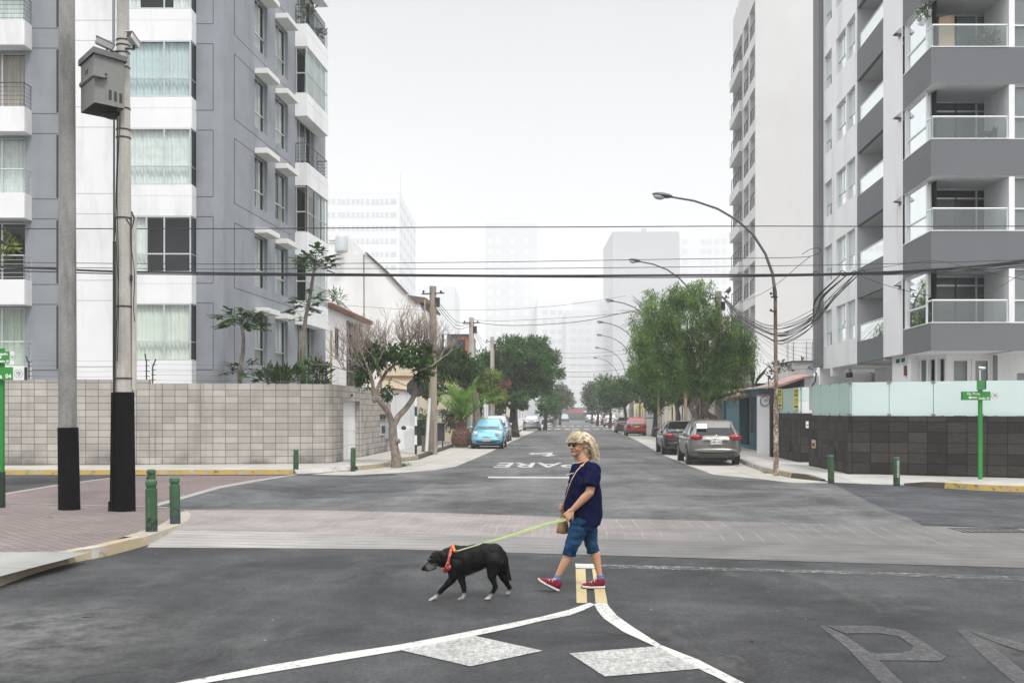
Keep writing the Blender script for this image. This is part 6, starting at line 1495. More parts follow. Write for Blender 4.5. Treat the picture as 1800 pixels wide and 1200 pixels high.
for i, (xa, ya, xb, yb, Y) in enumerate(((960, 661, 1108, 660, 95), (965, 655, 1105, 648, 95), (960, 632, 1112, 620, 105), (975, 622, 1105, 615, 110), (970, 640, 1100, 640, 130))):
    wire(span([(xa - 30, ya - 2), ((xa + xb) / 2, (ya + yb) / 2 + 2), (xb, yb)], [Y] * 3, 6), .015, 'street_wire', ['lowest faint wire', 'second lowest faint wire', 'middle faint wire rising right', 'topmost faint wire', 'farthest faint wire'][i] + ' crossing the misty end of the street', 'faint wires over the misty street end', 4)
# ================================================================== trees and plants
def leaf_mat(name, c1, c2, trans=.25, rough=.55):
    t = NT(name); gi = t.n.new('ShaderNodeNewGeometry'); r = gi.outputs['Random Per Island']
    c = t.mix(r, c1, c2); c = t.scale(c, t.rng(t.noise(1.4, 4), .36, .64, .45, 1.5))
    t.fin(c, rough, spec=.12)
    tl = t.n.new('ShaderNodeBsdfTranslucent'); t.L(c, tl.inputs[0]); mx = t.n.new('ShaderNodeMixShader'); mx.inputs[0].default_value = trans
    t.L(t.b.outputs[0], mx.inputs[1]); t.L(tl.outputs[0], mx.inputs[2]); t.L(mx.outputs[0], t.out.inputs[0]); return t.mat
def leaf_mesh(name, pts, axis, size, aspect, mat, par=None, fold=.15, seed=1):
    """one rhombic folded leaf per point; axis = leaf direction"""
    rg = np.random.default_rng(seed); n = len(pts)
    ax = axis / np.linalg.norm(axis, axis=1, keepdims=True)
    rv = rg.normal(size=(n, 3)); sd = np.cross(ax, rv); sd /= np.linalg.norm(sd, axis=1, keepdims=True) + 1e-9
    up = np.cross(sd, ax); L = (size * rg.uniform(.6, 1.3, n))[:, None]; W = L * aspect
    v = np.stack([pts, pts + ax * L * .5 + sd * W * .5 + up * L * fold, pts + ax * L, pts + ax * L * .5 - sd * W * .5 + up * L * fold], 1).reshape(-1, 3)
    me = bpy.data.meshes.new(name); me.vertices.add(4 * n); me.vertices.foreach_set('co', v.astype(np.float32).ravel())
    me.loops.add(4 * n); me.loops.foreach_set('vertex_index', np.arange(4 * n, dtype=np.int32)); me.polygons.add(n)
    me.polygons.foreach_set('loop_start', np.arange(0, 4 * n, 4, dtype=np.int32)); me.polygons.foreach_set('loop_total', np.full(n, 4, dtype=np.int32))
    me.materials.append(mat); me.update(calc_edges=True)
    o = bpy.data.objects.new(name, me); COL.objects.link(o)
    if par is not None: parent(o, par)
    return o
def crown_pts(c, rad, K, cr, per, rg, flat=.75, shell=.75, cut=None):
    """leaf positions gathered in clumps spread through an ellipsoid"""
    P_ = []; O_ = []
    k = 0
    while k < K:
        d = rg.normal(size=3); d /= np.linalg.norm(d); r = rg.uniform(0, 1) ** .5 * (1 - shell * .3) + shell * .3 * rg.uniform(.6, 1)
        q = np.array(c) + d * np.array(rad) * min(r, 1.)
        if cut is not None and not cut(q): k += .2; continue
        k += 1
        s = cr * rg.uniform(.6, 1.25); m = int(per * rg.uniform(.6, 1.3))
        e = rg.normal(size=(m, 3)); e /= np.linalg.norm(e, axis=1, keepdims=True); e *= (rg.uniform(0, 1, m) ** .45)[:, None]
        P_.append(q + e * np.array([s, s, s * flat])); O_.append(e + d * .5)
    return np.concatenate(P_), np.concatenate(O_)
BARK = M('bark', (.13, .105, .085), .95, .3, 4., ((.04, .03, .03), .6, 4.), bump=.6, bs=30)
BARKP = M('bark_pale', (.20, .165, .135), .95, .4, 5., ((.05, .04, .03), .8, 5.), bump=1., bs=16, fine=.25)
BARKD = M('bark_dark', (.06, .05, .042), .95, .3, 4., bump=.6, bs=30)
LF_PEP = leaf_mat('pepper_leaf', (.05, .12, .025), (.21, .34, .085), .35)
LF_DARK = leaf_mat('dark_leaf', (.022, .06, .017), (.08, .16, .04), .25)
LF_MID = leaf_mat('mid_leaf', (.035, .095, .028), (.11, .22, .06), .3)
LF_YEL = leaf_mat('yellow_green_leaf', (.07, .12, .02), (.27, .33, .07), .3)
LF_FROND = leaf_mat('frond_leaf', (.07, .18, .02), (.25, .42, .07), .35)
LF_GLOSS = leaf_mat('glossy_leaf', (.022, .06, .014), (.07, .15, .035), .2, .35)
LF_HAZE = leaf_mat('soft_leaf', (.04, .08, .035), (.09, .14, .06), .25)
def limb(b, p0, p1, r0, r1, mat, n=7, wob=.12, seg=6, seed=0):
    rg = random.Random(seed); p0, p1 = Vector(p0), Vector(p1); L = (p1 - p0).length; pts = []
    for i in range(seg + 1):
        t = i / seg; w = math.sin(t * math.pi) * wob * L
        pts.append(p0.lerp(p1, t) + Vector((rg.uniform(-1, 1), rg.uniform(-1, 1), rg.uniform(-.5, .5))) * w * .45)
    b.tube(pts, [r0 + (r1 - r0) * i / seg for i in range(seg + 1)], mat, n); return pts
def tree(label, base, trunk, crowns, leaf, size, aspect, bark=BARK, group=None, seed=1, tr=.18, droop=0., name='tree', nbranch=10, th=None):
    """base point, list of trunk points, crowns = (centre, radii, clumps, clump radius, leaves per clump)"""
    rg = np.random.default_rng(seed)
    e = empty(name, base, label, 'tree', group)
    b = MB(); allp = [Vector(base)] + [Vector(t) for t in trunk]
    n = len(allp); rr = [tr * (1.25 if i == 0 else 1 - .5 * i / (n - 1)) for i in range(n)]
    b.tube(allp, rr, bark, 10); top = allp[-1]
    for i, cr in enumerate(crowns):
        for k in range(max(2, nbranch // len(crowns))):
            d = rg.normal(size=3); d /= np.linalg.norm(d); tgt = Vector(cr[0]) + Vector(d * np.array(cr[1])) * .75
            limb(b, top if k % 2 else allp[-2].lerp(top, .6), tgt, tr * .38, tr * .06, bark, 5, .2, 6, seed * 31 + k + i)
    b.build('trunk', e, smooth=True, recalc=False)
    P_, O_ = [], []
    for cr in crowns:
        a, o = crown_pts(*cr, rg=rg); P_.append(a); O_.append(o)
    P_, O_ = np.concatenate(P_), np.concatenate(O_)
    A = O_ * .5 + rg.normal(size=P_.shape) * .5; A[:, 2] -= droop
    leaf_mesh('crown', P_, A, size, aspect, leaf, e, seed=seed); return e
def hand_leaf(b, p, d, L, mat, rg, lobes=7):
    """one lobed hand-shaped leaf on a stalk"""
    d = Vector(d).normalized(); s = d.cross(Vector((0, 0, 1))); s = s.normalized() if s.length > .1 else Vector((1, 0, 0)); dn = Vector((0, 0, -.35))
    b.tube([p, p + d * L * .5 + Vector((0, 0, .12 * L)), p + d * L], .008, mat, 4); c = p + d * L
    for k in range(lobes):
        a = R(-130 + 260 * k / (lobes - 1)); q = (d * math.cos(a) + s * math.sin(a) + dn * (.6 + .5 * rg.random())).normalized(); l = L * (.62 - .1 * abs(k - (lobes - 1) / 2)) * rg.uniform(.85, 1.15)
        w = q.cross(Vector((0, 0, 1))).normalized() * l * .24
        b.add([c, c + q * l * .35 + w, c + q * l * .55 + w * .6, c + q * l * .7 + w * 1.2, c + q * l, c + q * l * .7 - w * 1.2, c + q * l * .55 - w * .6, c + q * l * .35 - w], [(0, 1, 2, 3, 4, 5, 6, 7)], mat)
def papaya(label, pts, Y, tops, r=.075, seed=1, low=None):
    rg = random.Random(seed); q = [P(x, y, Y) for x, y in pts]; q[0].z -= .6
    e = empty('papaya_tree', (q[0].x, q[0].y, q[0].z), label, 'tree')
    b = MB(); b.tube(q, [r * (1.15 - .45 * i / (len(q) - 1)) for i in range(len(q))], BARKP, 8); b.build('trunk', e, smooth=True)
    b = MB()
    for (x, y, n, L) in tops:
        c = P(x, y, Y)
        for k in range(n):
            a = k * 2.4 + rg.random(); el = rg.uniform(-.15, .75); p = c + Vector((0, 0, rg.uniform(-.2, .1)))
            hand_leaf(b, p, (math.cos(a) * math.cos(el), math.sin(a) * math.cos(el), math.sin(el)), L * rg.uniform(.7, 1.15), LF_GLOSS, rg)
    b.build('crown', e, recalc=False)
papaya('short crooked papaya tree with one umbrella of leaves beside the blue grey wall', [(421, 680), (422, 650), (427, 620), (428, 595), (425, 572)], 33.6, [(425, 566, 46, .66), (427, 655, 16, .52)], seed=3)
papaya('tall slender papaya tree with leaf tufts at three heights before the corner balconies', [(534, 685), (534, 640), (533, 600), (537, 560), (545, 520), (553, 470)], 33.8, [(554, 466, 34, .62), (538, 532, 18, .58), (529, 552, 7, .42), (522, 650, 8, .4)], seed=5)
def plant(label, c, rad, n, size, leaf=LF_GLOSS, K=14, aspect=.28, droop=-.3, group=None, name='plant', cr=.3):
    rg = np.random.default_rng(int(abs(c[0]) * 100)); e = empty(name, c, label, 'plant', group)
    b = MB()
    for k in range(7): 
        d = rg.normal(size=3) * .5; b.tube([Vector(c), Vector(c) + Vector((d[0] * rad[0], d[1] * rad[1], rad[2] * .7))], [.02, .008], BARK, 4)
    b.build('stem', e)
    a, o = crown_pts(np.array(c) + np.array([0, 0, rad[2] * .5]), rad, K, cr, n / K, rg); A = o + rg.normal(size=a.shape) * .3; A[:, 2] += .3
    leaf_mesh('foliage', a, A, size, aspect, leaf, e, seed=4); return e
plant('low leafy shrub on the wall between the two papaya trees', P(490, 676, 33.5), (.85, .3, .35), 420, .3)
plant('low leafy shrub on the wall right of the tall papaya tree', P(560, 674, 33.7), (.35, .3, .6), 300, .3)
plant('spiky potted plant on the topmost street balcony of the blue grey block', LBS.p(8.4, bandz(0)[1] + .35, .3), (.1, .1, .45), 60, .26, K=5)
plant('dark leafy potted plant further along the topmost street balcony', LBS.p(10.4, bandz(0)[1] + .2, .3), (.25, .15, .25), 70, .22, K=5)
plant('tall yellow green potted plant on the left balcony beside the black opening', P(14, 440, 35.35), (.22, .15, .5), 110, .28, LF_YEL, K=6)
plant('cactus like plant on the terracotta roof edge', HF.p(HF.u(600), zt2 + .45, -.2), (.3, .3, .35), 90, .35, LF_DARK, K=6, aspect=.12)
plant('small climber on the white tower corner by the papaya crown', LBS.p(LBS.u(573), 7.1, .35), (.15, .3, .5), 120, .15, LF_DARK, K=6)
plant('bushy green plant behind the glass rail of the top right balcony', (P(1733, 62, 30.8).x, 30.8, b0[1][0] + .15), (.38, .25, .4), 330, .16, LF_MID, K=10)
plant('dark red spiky plant on the same balcony as the cardboard box', (P(1745, 40, 30.9).x, 30.9, b0[1][0] + .45), (.3, .2, .25), 110, .3, leaf_mat('purple_leaf', (.05, .02, .03), (.10, .05, .06)), K=5, aspect=.1)
plant('small green plant low behind the top right glass rail', (P(1702, 70, 30.8).x, 30.8, b0[1][0] + .1), (.2, .2, .2), 90, .18, LF_MID, K=5)
for i, (x, y, Y) in enumerate(((1621, 38, 30.6), (1631, 24, 30.7))):
    c = P(x, y, Y); e = empty('hanging_planter', c, ['lower white hanging pot with trailing plant at the top right balcony corner', 'upper white hanging pot with trailing plant at the top right balcony corner'][i], 'planter', 'white hanging pots')
    b = MB(); b.lathe([(.07, -.12), (.13, .06), (.14, .08), (.12, .07)], c, WFRAME, 14); b.build('pot', e, smooth=True)
    b = MB(); [b.tube([c + Vector((dx, dy, .08)), c + Vector((0, 0, .6 if i else .8))], .006, BLACKM, 3) for dx, dy in ((.12, 0), (-.1, .08), (-.1, -.08))]; b.build('wire', e)
    rg = np.random.default_rng(i); a, o = crown_pts(np.array(c) + [0, 0, .15], (.16, .14, .14), 6, .1, 22, rg); leaf_mesh('foliage', a, o + rg.normal(size=a.shape) * .5, .1, .35, LF_MID, e)
# forked street tree with bare twigs on top
Yt = 32.6
e = empty('street_tree', G(697, 818, .1), 'forked street tree with a wide bare twig crown over dark leaves', 'tree')
q = lambda x, y, dy=0: P(x, y, Yt + dy)
b = MB()
b.tube([q(697, 824), q(696, 800), q(693, 785), q(691, 765), q(690, 745)], [.185, .155, .135, .14, .125], BARKP, 12)
b.tube([q(690, 747), q(683, 725, -.1), q(670, 708, -.3), q(657, 695, -.4), q(655, 672, -.5), q(650, 655, -.6)], [.115, .095, .085, .08, .06, .045], BARKP, 9)
b.tube([q(690, 750), q(700, 732, .1), q(715, 716, .3), q(726, 700, .3), q(735, 672, .4), q(738, 648, .5), q(733, 640, .5)], [.12, .10, .09, .085, .075, .065, .045], BARKP, 9)
b.tube([q(658, 695, -.4), q(668, 672, 0), q(680, 652, .3), q(695, 640, .4), q(712, 636, .5)], [.075, .06, .055, .045, .03], BARKP, 8)
b.ell(q(699, 775, -.1), (.10, .08, .09), BARKP, 8, 6); b.ell(q(658, 702, -.42), (.08, .07, .13), BARKP, 8, 6)
b.build('trunk', e, smooth=True, recalc=False)
TWIG = M('dry_twig', (.24, .19, .165), .95, .2, 3.)
def twigs(b, p, d, L, r, lev, rg, mat, up=.25):
    n = 3; pts = [p]; dd = Vector(d)
    for i in range(n):
        dd = (dd + Vector((rg.uniform(-.35, .35), rg.uniform(-.35, .35), rg.uniform(-.15, .35) + up * .2))).normalized(); pts.append(pts[-1] + dd * L / n)
    b.tube(pts, [r * (1 - .4 * i / n) for i in range(n + 1)], mat, 4 if lev < 2 else 3, cap=False)
    if lev >= 4: return
    for k in range(3 if lev else 4):
        a = pts[rg.choice([1, 2, 3, 3])]; nd = (dd + Vector((rg.uniform(-1, 1), rg.uniform(-1, 1), rg.uniform(-.35, .8))) * .85).normalized(); twigs(b, a, nd, L * rg.uniform(.6, .82), r * .6, lev + 1, rg, mat, up)
b = MB(); rg = random.Random(7)
for (x, y, dx, dz, L) in ((650, 655, -.9, .5, .62), (650, 655, -.4, .9, .6), (655, 668, -.8, .7, .55), (680, 652, -.2, 1, .58), (700, 640, .3, 1, .6), (733, 640, .3, 1, .6), (733, 640, .9, .6, .6), (712, 636, 0, 1, .62), (738, 650, 1, .3, .6), (648, 660, -1, .15, .65), (738, 646, .7, .8, .62), (668, 660, -.5, .9, .6)):
    twigs(b, q(x, y, rg.uniform(-.4, .5)), Vector((dx, rg.uniform(-.6, .6), dz)), L * 1.28, .034, 0, rg, TWIG); twigs(b, q(x, y, rg.uniform(-.4, .5)), Vector((dx * .6 + rg.uniform(-.4, .4), rg.uniform(-.6, .6), dz)), L * 1.15, .03, 0, rg, TWIG)
b.build('twig', e, recalc=False)
rgn = np.random.default_rng(3); PP, OO = [], []
for (x, y, rx, ry_, K) in ((655, 628, 30, 24, 16), (640, 655, 14, 18, 7), (690, 622, 28, 12, 9), (733, 622, 32, 20, 16), (745, 652, 12, 22, 7), (678, 690, 9, 10, 3), (715, 630, 20, 12, 6)):
    c = q(x, y); s = Yt / F; a, o = crown_pts(c, (rx * s, .7, ry_ * s), K, .26, 38, rgn, 1.); PP.append(a); OO.append(o)
PP, OO = np.concatenate(PP), np.concatenate(OO); A = OO * .4 + rgn.normal(size=PP.shape) * .5; A[:, 2] -= .5
leaf_mesh('crown', PP, A, .2, .38, LF_GLOSS, e)
# other left trees
s_ = lambda Y: Y / F
def el(x, y, rx, ry, Y, dy, K, cr, per): return (tuple(P(x, y, Y)), (rx * Y / F, dy, ry * Y / F), K, cr, per)
tree('dark glossy tree behind the wooden pole and the palm', (P(838, 0, 54).x, 54, .1), [P(838, 740, 54), P(836, 690, 54)], [el(792, 640, 42, 34, 54, 1.6, 34, .5, 190), el(760, 680, 20, 26, 53, 1., 10, .4, 150), el(826, 655, 20, 30, 54, 1.2, 10, .45, 160)], LF_DARK, .2, .42, BARKP, seed=11, tr=.3)
tree('yellow green bushy tree half over the blue car', G(842, 776, .1), [P(842, 735, 60), P(850, 690, 60)], [el(858, 680, 30, 26, 60, 1.4, 26, .5, 170), el(840, 665, 18, 16, 60, 1., 6, .4, 150)], LF_YEL, .19, .4, BARKD, seed=12, tr=.2)
tree('large round green tree in the middle of the left pavement', G(902, 766, .1), [P(902, 740, 74), P(903, 705, 74)], [el(905, 645, 76, 52, 74, 3.2, 95, .75, 230), el(945, 655, 44, 45, 75, 2.5, 34, .7, 210), el(925, 612, 40, 24, 74, 2., 20, .6, 200), el(895, 700, 44, 18, 73, 2., 22, .6, 200)], LF_MID, .26, .36, BARKD, seed=13, tr=.4, nbranch=16)
b = MB(); rg = np.random.default_rng(5); c = P(888, 672, 71); a, o = crown_pts(c, (.45, .3, .5), 5, .25, 26, rg); ob = leaf_mesh('flowers', a, o, .28, .5, leaf_mat('coral_flower', (.30, .13, .09), (.38, .2, .14)), None); tag(ob, 'patch of coral red blossom inside the dark underside of the round tree', 'flowers')
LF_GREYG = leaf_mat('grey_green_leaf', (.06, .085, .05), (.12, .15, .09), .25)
for i, (x, yb, Y, cr, lf, lab) in enumerate(((958, 755, 98, [el(962, 708, 18, 26, 98, 2., 18, .7, 130)], LF_MID, 'green tree standing behind the silver sedan'),
    (975, 750, 118, [el(978, 700, 22, 28, 118, 2.5, 20, .8, 130)], LF_GREYG, 'pale grey green tree behind the black off-roader'),
    (984, 746, 140, [el(990, 706, 16, 20, 140, 2.5, 12, .8, 110)], LF_GREYG, 'faint tree at the left of the misty street end'),
    (1098, 757, 92, [el(1095, 690, 38, 30, 92, 2.2, 30, .75, 150), el(1120, 668, 24, 26, 92, 2., 14, .7, 150)], LF_MID, 'green tree left of the pole behind the red hatchback'),
    (1072, 752, 108, [el(1070, 700, 24, 24, 108, 2.4, 20, .8, 130)], LF_HAZE, 'misty green tree behind the white hatchback'),
    (1050, 749, 128, [el(1048, 695, 26, 30, 128, 3., 20, .9, 120)], LF_HAZE, 'pale misty tree third from the street end on the right'),
    (1040, 746, 150, [el(1038, 700, 16, 18, 150, 2.5, 10, .9, 100)], LF_HAZE, 'faint bushy tree nearest the street end on the right'),
    (1150, 775, 70, [el(1152, 680, 26, 42, 70, 2., 30, .6, 170), el(1172, 640, 20, 30, 70, 1.5, 10, .6, 150)], LF_DARK, 'dark tree between the diamond signs and the feathery tree'),
    (1190, 775, 62, [el(1198, 690, 26, 24, 62, 1.5, 18, .5, 150)], LF_DARK, 'low dark tree behind the black sedan under the feathery crown'))):
    g = P(x, 0, Y); tree(lab, (g.x, Y, .1), [(g.x + .1, Y, 1.6), (g.x - .1, Y, 2.6)], cr, lf, .24 + Y * .0009, .4, BARKD if i != 1 else BARKP, seed=20 + i, tr=.18, nbranch=8)
# feathery weeping pepper tree
Yp_ = 46.
pep = empty('pepper_tree', (P(1240, 0, Yp_).x, Yp_, .1), 'big feathery weeping tree with leaning twisted trunks above the parked cars', 'tree')
b = MB(); pp = lambda x, y, d=0: P(x, y, Yp_ + d)
b.tube([pp(1229, 795), pp(1229, 752), pp(1225, 735), pp(1218, 722), pp(1214, 715), pp(1222, 700), pp(1230, 685), pp(1232, 650)], [.19, .15, .14, .135, .135, .12, .1, .08], BARKP, 10)
b.tube([pp(1276, 795, .5), pp(1264, 752, .4), pp(1255, 735, .2), pp(1240, 726), pp(1240, 718), pp(1247, 705), pp(1240, 692), pp(1232, 678), pp(1225, 660)], [.2, .17, .15, .14, .13, .12, .11, .1, .07], BARKP, 10)
b.tube([pp(1247, 708), pp(1253, 700), pp(1268, 698, .4), pp(1290, 690, .6)], [.12, .1, .08, .05], BARKD, 8); b.tube([pp(1250, 705), pp(1257, 690), pp(1262, 672)], [.09, .06, .04], BARKP, 7)
for k in range(16):
    r_ = random.Random(k); limb(b, pp(1232, 665), pp(1215 + r_.uniform(-95, 95), 590 + r_.uniform(-70, 45), r_.uniform(-1.8, 1.8)), .07, .015, BARKD, 5, .2, 6, k)
b.build('trunk', pep, smooth=True, recalc=False)
rg = np.random.default_rng(21); PP = []; AA = []
blobs = [(1210, 560, 60, 50, 26), (1205, 520, 38, 22, 9), (1255, 590, 58, 55, 26), (1165, 590, 45, 50, 18), (1140, 620, 34, 50, 14), (1290, 625, 40, 45, 17), (1230, 640, 60, 40, 22), (1180, 650, 45, 40, 14), (1125, 575, 20, 24, 4), (1262, 665, 45, 24, 12), (1312, 600, 16, 34, 5), (1235, 505, 18, 10, 3), (1150, 540, 26, 30, 6)]
for (x, y, rx, ry_, K) in blobs:
    for k in range(int(K * 6.2)):
        d = rg.normal(size=3); d /= np.linalg.norm(d); r = rg.uniform(.35, 1) ** .6
        c = np.array(pp(x, y)) + d * np.array([rx, 1.9 * F / Yp_ * .5 + rx * .25, ry_]) * Yp_ / F * r
        # hanging strand of leaflets
        L = rg.uniform(.4, 1.15); m = int(44 * L / .6); t = rg.uniform(0, 1, m)
        sway = rg.normal(size=2) * .14; w = .05 + .09 * np.sin(t * 3.1)
        p = np.stack([c[0] + sway[0] * t + rg.normal(size=m) * w, c[1] + sway[1] * t + rg.normal(size=m) * w, c[2] + .25 - L * t + rg.normal(size=m) * .03], 1)
        a = np.stack([rg.normal(size=m) * .55, rg.normal(size=m) * .55, -np.abs(rg.normal(size=m)) * .5 - .55], 1); PP.append(p); AA.append(a)
PP, AA = np.concatenate(PP), np.concatenate(AA)
leaf_mesh('crown', PP, AA, .16, .22, LF_PEP, pep, seed=9)
# banana leaf and small trees near the shed
b = MB(); b.add([P(1324, 682, 45), P(1330, 664, 45), P(1345, 648, 45), P(1351, 642, 45.2), P(1344, 656, 44.8), P(1334, 668, 44.8)], [(0, 1, 2, 3, 4, 5)], LF_DARK); b.add([P(1324, 684, 45), P(1328, 655, 45.2), P(1321, 638, 45.3), P(1317, 655, 45)], [(0, 1, 2, 3)], LF_DARK); b.tube([P(1322, 760, 45), P(1324, 682, 45)], .08, BARKD, 6)
tag(b.build('banana_plant', recalc=False), 'dark slanting banana leaf above the teal shop front', 'plant')
plant('small dark leafy branch beside the nearest lamp pole above the shed roof', P(1369, 650, 44), (.5, .2, .25), 260, .16, LF_DARK, K=9, cr=.16)
plant('dark creeper at the foot of the white wall by the lamp pole', P(1357, 668, 43), (.2, .2, .3), 110, .14, LF_DARK, K=5, cr=.15)
# hedges behind the railings
plant('clipped hedge with yellow blossom behind the black railings on the left', (P(744, 0, 51.5).x, 52., .9), (.45, .9, .75), 1500, .12, LF_MID, K=26, aspect=.5, name='hedge', cr=.28)
plant('green bush between the white pillar and the palm behind the railings', (P(793, 0, 55).x, 55.5, 1.0), (.7, 1.2, .9), 1300, .14, LF_DARK, K=22, aspect=.5, name='hedge', cr=.32)
plant('green shrub by the mint house under the round tree', (P(878, 0, 73).x, 74, .9), (.5, .9, .9), 700, .15, LF_MID, K=14, aspect=.5, name='hedge')
# palm with a pineapple shaped trunk
def frond(b, p, d, L, rise, mat, n=26, w=.34, seed=0):
    r_ = random.Random(seed); d = Vector((d[0], d[1], 0)).normalized(); s = Vector((-d.y, d.x, 0)); pts = []
    for i in range(n + 1):
        t = i / n; pts.append(p + d * L * (t * math.cos(rise) + .12 * t * t) + Vector((0, 0, L * (t * math.sin(rise) - (.42 - .25 * math.sin(rise)) * t * t * t * 1.0))))
    b.tube(pts[::3], [.022 * (1 - .8 * i / 9) for i in range(len(pts[::3]))], mat, 4, cap=False)
    for i in range(3, n):
        t = i / n; l = w * math.sin(math.pi * min(1, t * .9 + .12)) ** .7 * (1.1 - .35 * t); tg = (pts[i + 1] - pts[i - 1]).normalized()
        for sg in (-1, 1):
            q_ = (s * sg * .75 + tg * .75 + Vector((0, 0, .18 - .3 * t))).normalized(); wv = tg * .022
            a = pts[i]; e_ = a + q_ * l * r_.uniform(.85, 1.1) - Vector((0, 0, .06 * l)); mid = a.lerp(e_, .5) + Vector((0, 0, .03))
            b.add([a - wv, mid - wv, e_, mid + wv, a + wv], [(0, 1, 2, 3, 4)], mat)
def palm(label, base, h, tr, nf, L, mat, trunkmat, pine=False, rise=(.35, 1.35), seed=2, tilt=0):
    e = empty('palm_tree', base, label, 'tree'); base = Vector(base); b = MB(); r_ = random.Random(seed)
    if pine:
        prof = [(.30, -.05), (tr * .95, .1), (tr, .35), (tr * .85, .65), (tr * .5, .85), (tr * .33, h * .8), (tr * .27, h)]
        b.lathe(prof, base, trunkmat, 14)
        for i in range(170):   # old frond bases
            t = i / 170; z = .05 + t * (h - .05); rr = np.interp(z, [p_[1] for p_ in prof], [p_[0] for p_ in prof]); a = i * 2.4
            p_ = base + Vector((math.cos(a) * rr, math.sin(a) * rr, z)); o_ = Vector((math.cos(a), math.sin(a), .9)) * .09; s = Vector((-math.sin(a), math.cos(a), 0)) * .05
            b.add([p_ - s, p_ + s, p_ + o_, p_ - s * .3 + Vector((0, 0, .07)), p_ + s * .3 - Vector((0, 0, .05))], [(0, 2, 3), (0, 4, 2), (4, 1, 2), (1, 3, 2)], trunkmat)
    else: b.tube([base, base + Vector((0, 0, h))], [tr * 1.2, tr * .8], trunkmat, 10)
    b.build('trunk', e, recalc=False); top = base + Vector((0, 0, h)); f = MB()
    for k in range(nf):
        a = k * 2.399; rs = rise[0] + (rise[1] - rise[0]) * ((k * 7) % nf) / nf; frond(f, top + Vector((0, 0, -.05)), (math.cos(a), math.sin(a)), L * r_.uniform(.85, 1.1), rs, mat, seed=k, w=L * .16)
    f.build('crown', e, recalc=False); return e
PINE = M('palm_stub', (.16, .085, .06), .9, .4, 8., bump=.6, bs=20)
palm('young date palm with a fat pineapple shaped trunk and upright bright fronds', G(811.5, 783, .1), 1.25, .5, 30, 2.9, LF_FROND, PINE, True, (.75, 1.5))
palm('tall hazy palm showing above the left edge of the feathery tree', (P(1137, 0, 110).x, 110, 0), 12.2, .3, 34, 3.4, leaf_mat('hazy_frond', (.06, .08, .05), (.12, .14, .09)), BARKP, False, (-.3, 1.4), 4)
# grass tuft at the tree foot
rg = np.random.default_rng(8)
def tuft(name, c, rad, n, size, label=None):
    p = np.array(c) + rg.normal(size=(n, 3)) * np.array([rad, rad, 0]) * .5; a = rg.normal(size=(n, 3)) * .4; a[:, 2] = 1; o = leaf_mesh(name, p, a, size, .15, LF_MID, None); tag(o, label, 'grass', kind='stuff')
tuft('grass', G(707, 820, .0), .22, 160, .12, 'small tuft of grass at the foot of the forked tree'); tuft('grass', G(1345, 832, .01), .12, 60, .07, 'small bright weed at the right kerb')
# ================================================================== cars
def paint(name, col, metal=.3, rough=.25):
    t = NT(name); c = t.scale(col, t.rng(t.noise(3, 4), .3, .7, .93, 1.07)); sp = t.n.new('ShaderNodeSeparateXYZ'); t.L(t.obj(), sp.inputs[0])
    d = t.math('MULTIPLY', t.rng(sp.outputs[2], .55, .15, 0, .35), t.rng(t.noise(6, 5), .35, .65, .4, 1)); c = t.mix(d, c, (.16, .15, .13))
    t.b.inputs['Coat Weight'].default_value = .7; t.b.inputs['Coat Roughness'].default_value = .06
    return t.fin(c, rough, metal)
TYRE = M('tyre', (.02, .02, .021), .85, .2); RIM = M('rim', (.45, .46, .47), .3, .05, metal=.8); UNDER = M('underbody', (.015, .015, .015), .9, .1); CGL = M('car_glass', (.012, .015, .017), .04, .1, spec=.5); CGLP = M('car_glass_pale', (.16, .19, .2), .06, .1, spec=.9)
TAIL = M('tail_light', (.30, .012, .012), .15, .1); TAILD = M('tail_light_dark', (.12, .02, .02), .2, .1); HEADL = M('head_light', (.62, .66, .68), .1, .05, spec=.8); PLATE = M('number_plate', (.65, .65, .62), .5, .05); PLATEY = M('number_plate_yellow', (.60, .50, .12), .5, .05); TRIM = M('black_trim', (.018, .018, .02), .5, .1); CHROME = M('chrome', (.7, .7, .7), .12, .05, metal=1.)
ORNG = M('indicator_orange', (.6, .22, .02), .3, .1)
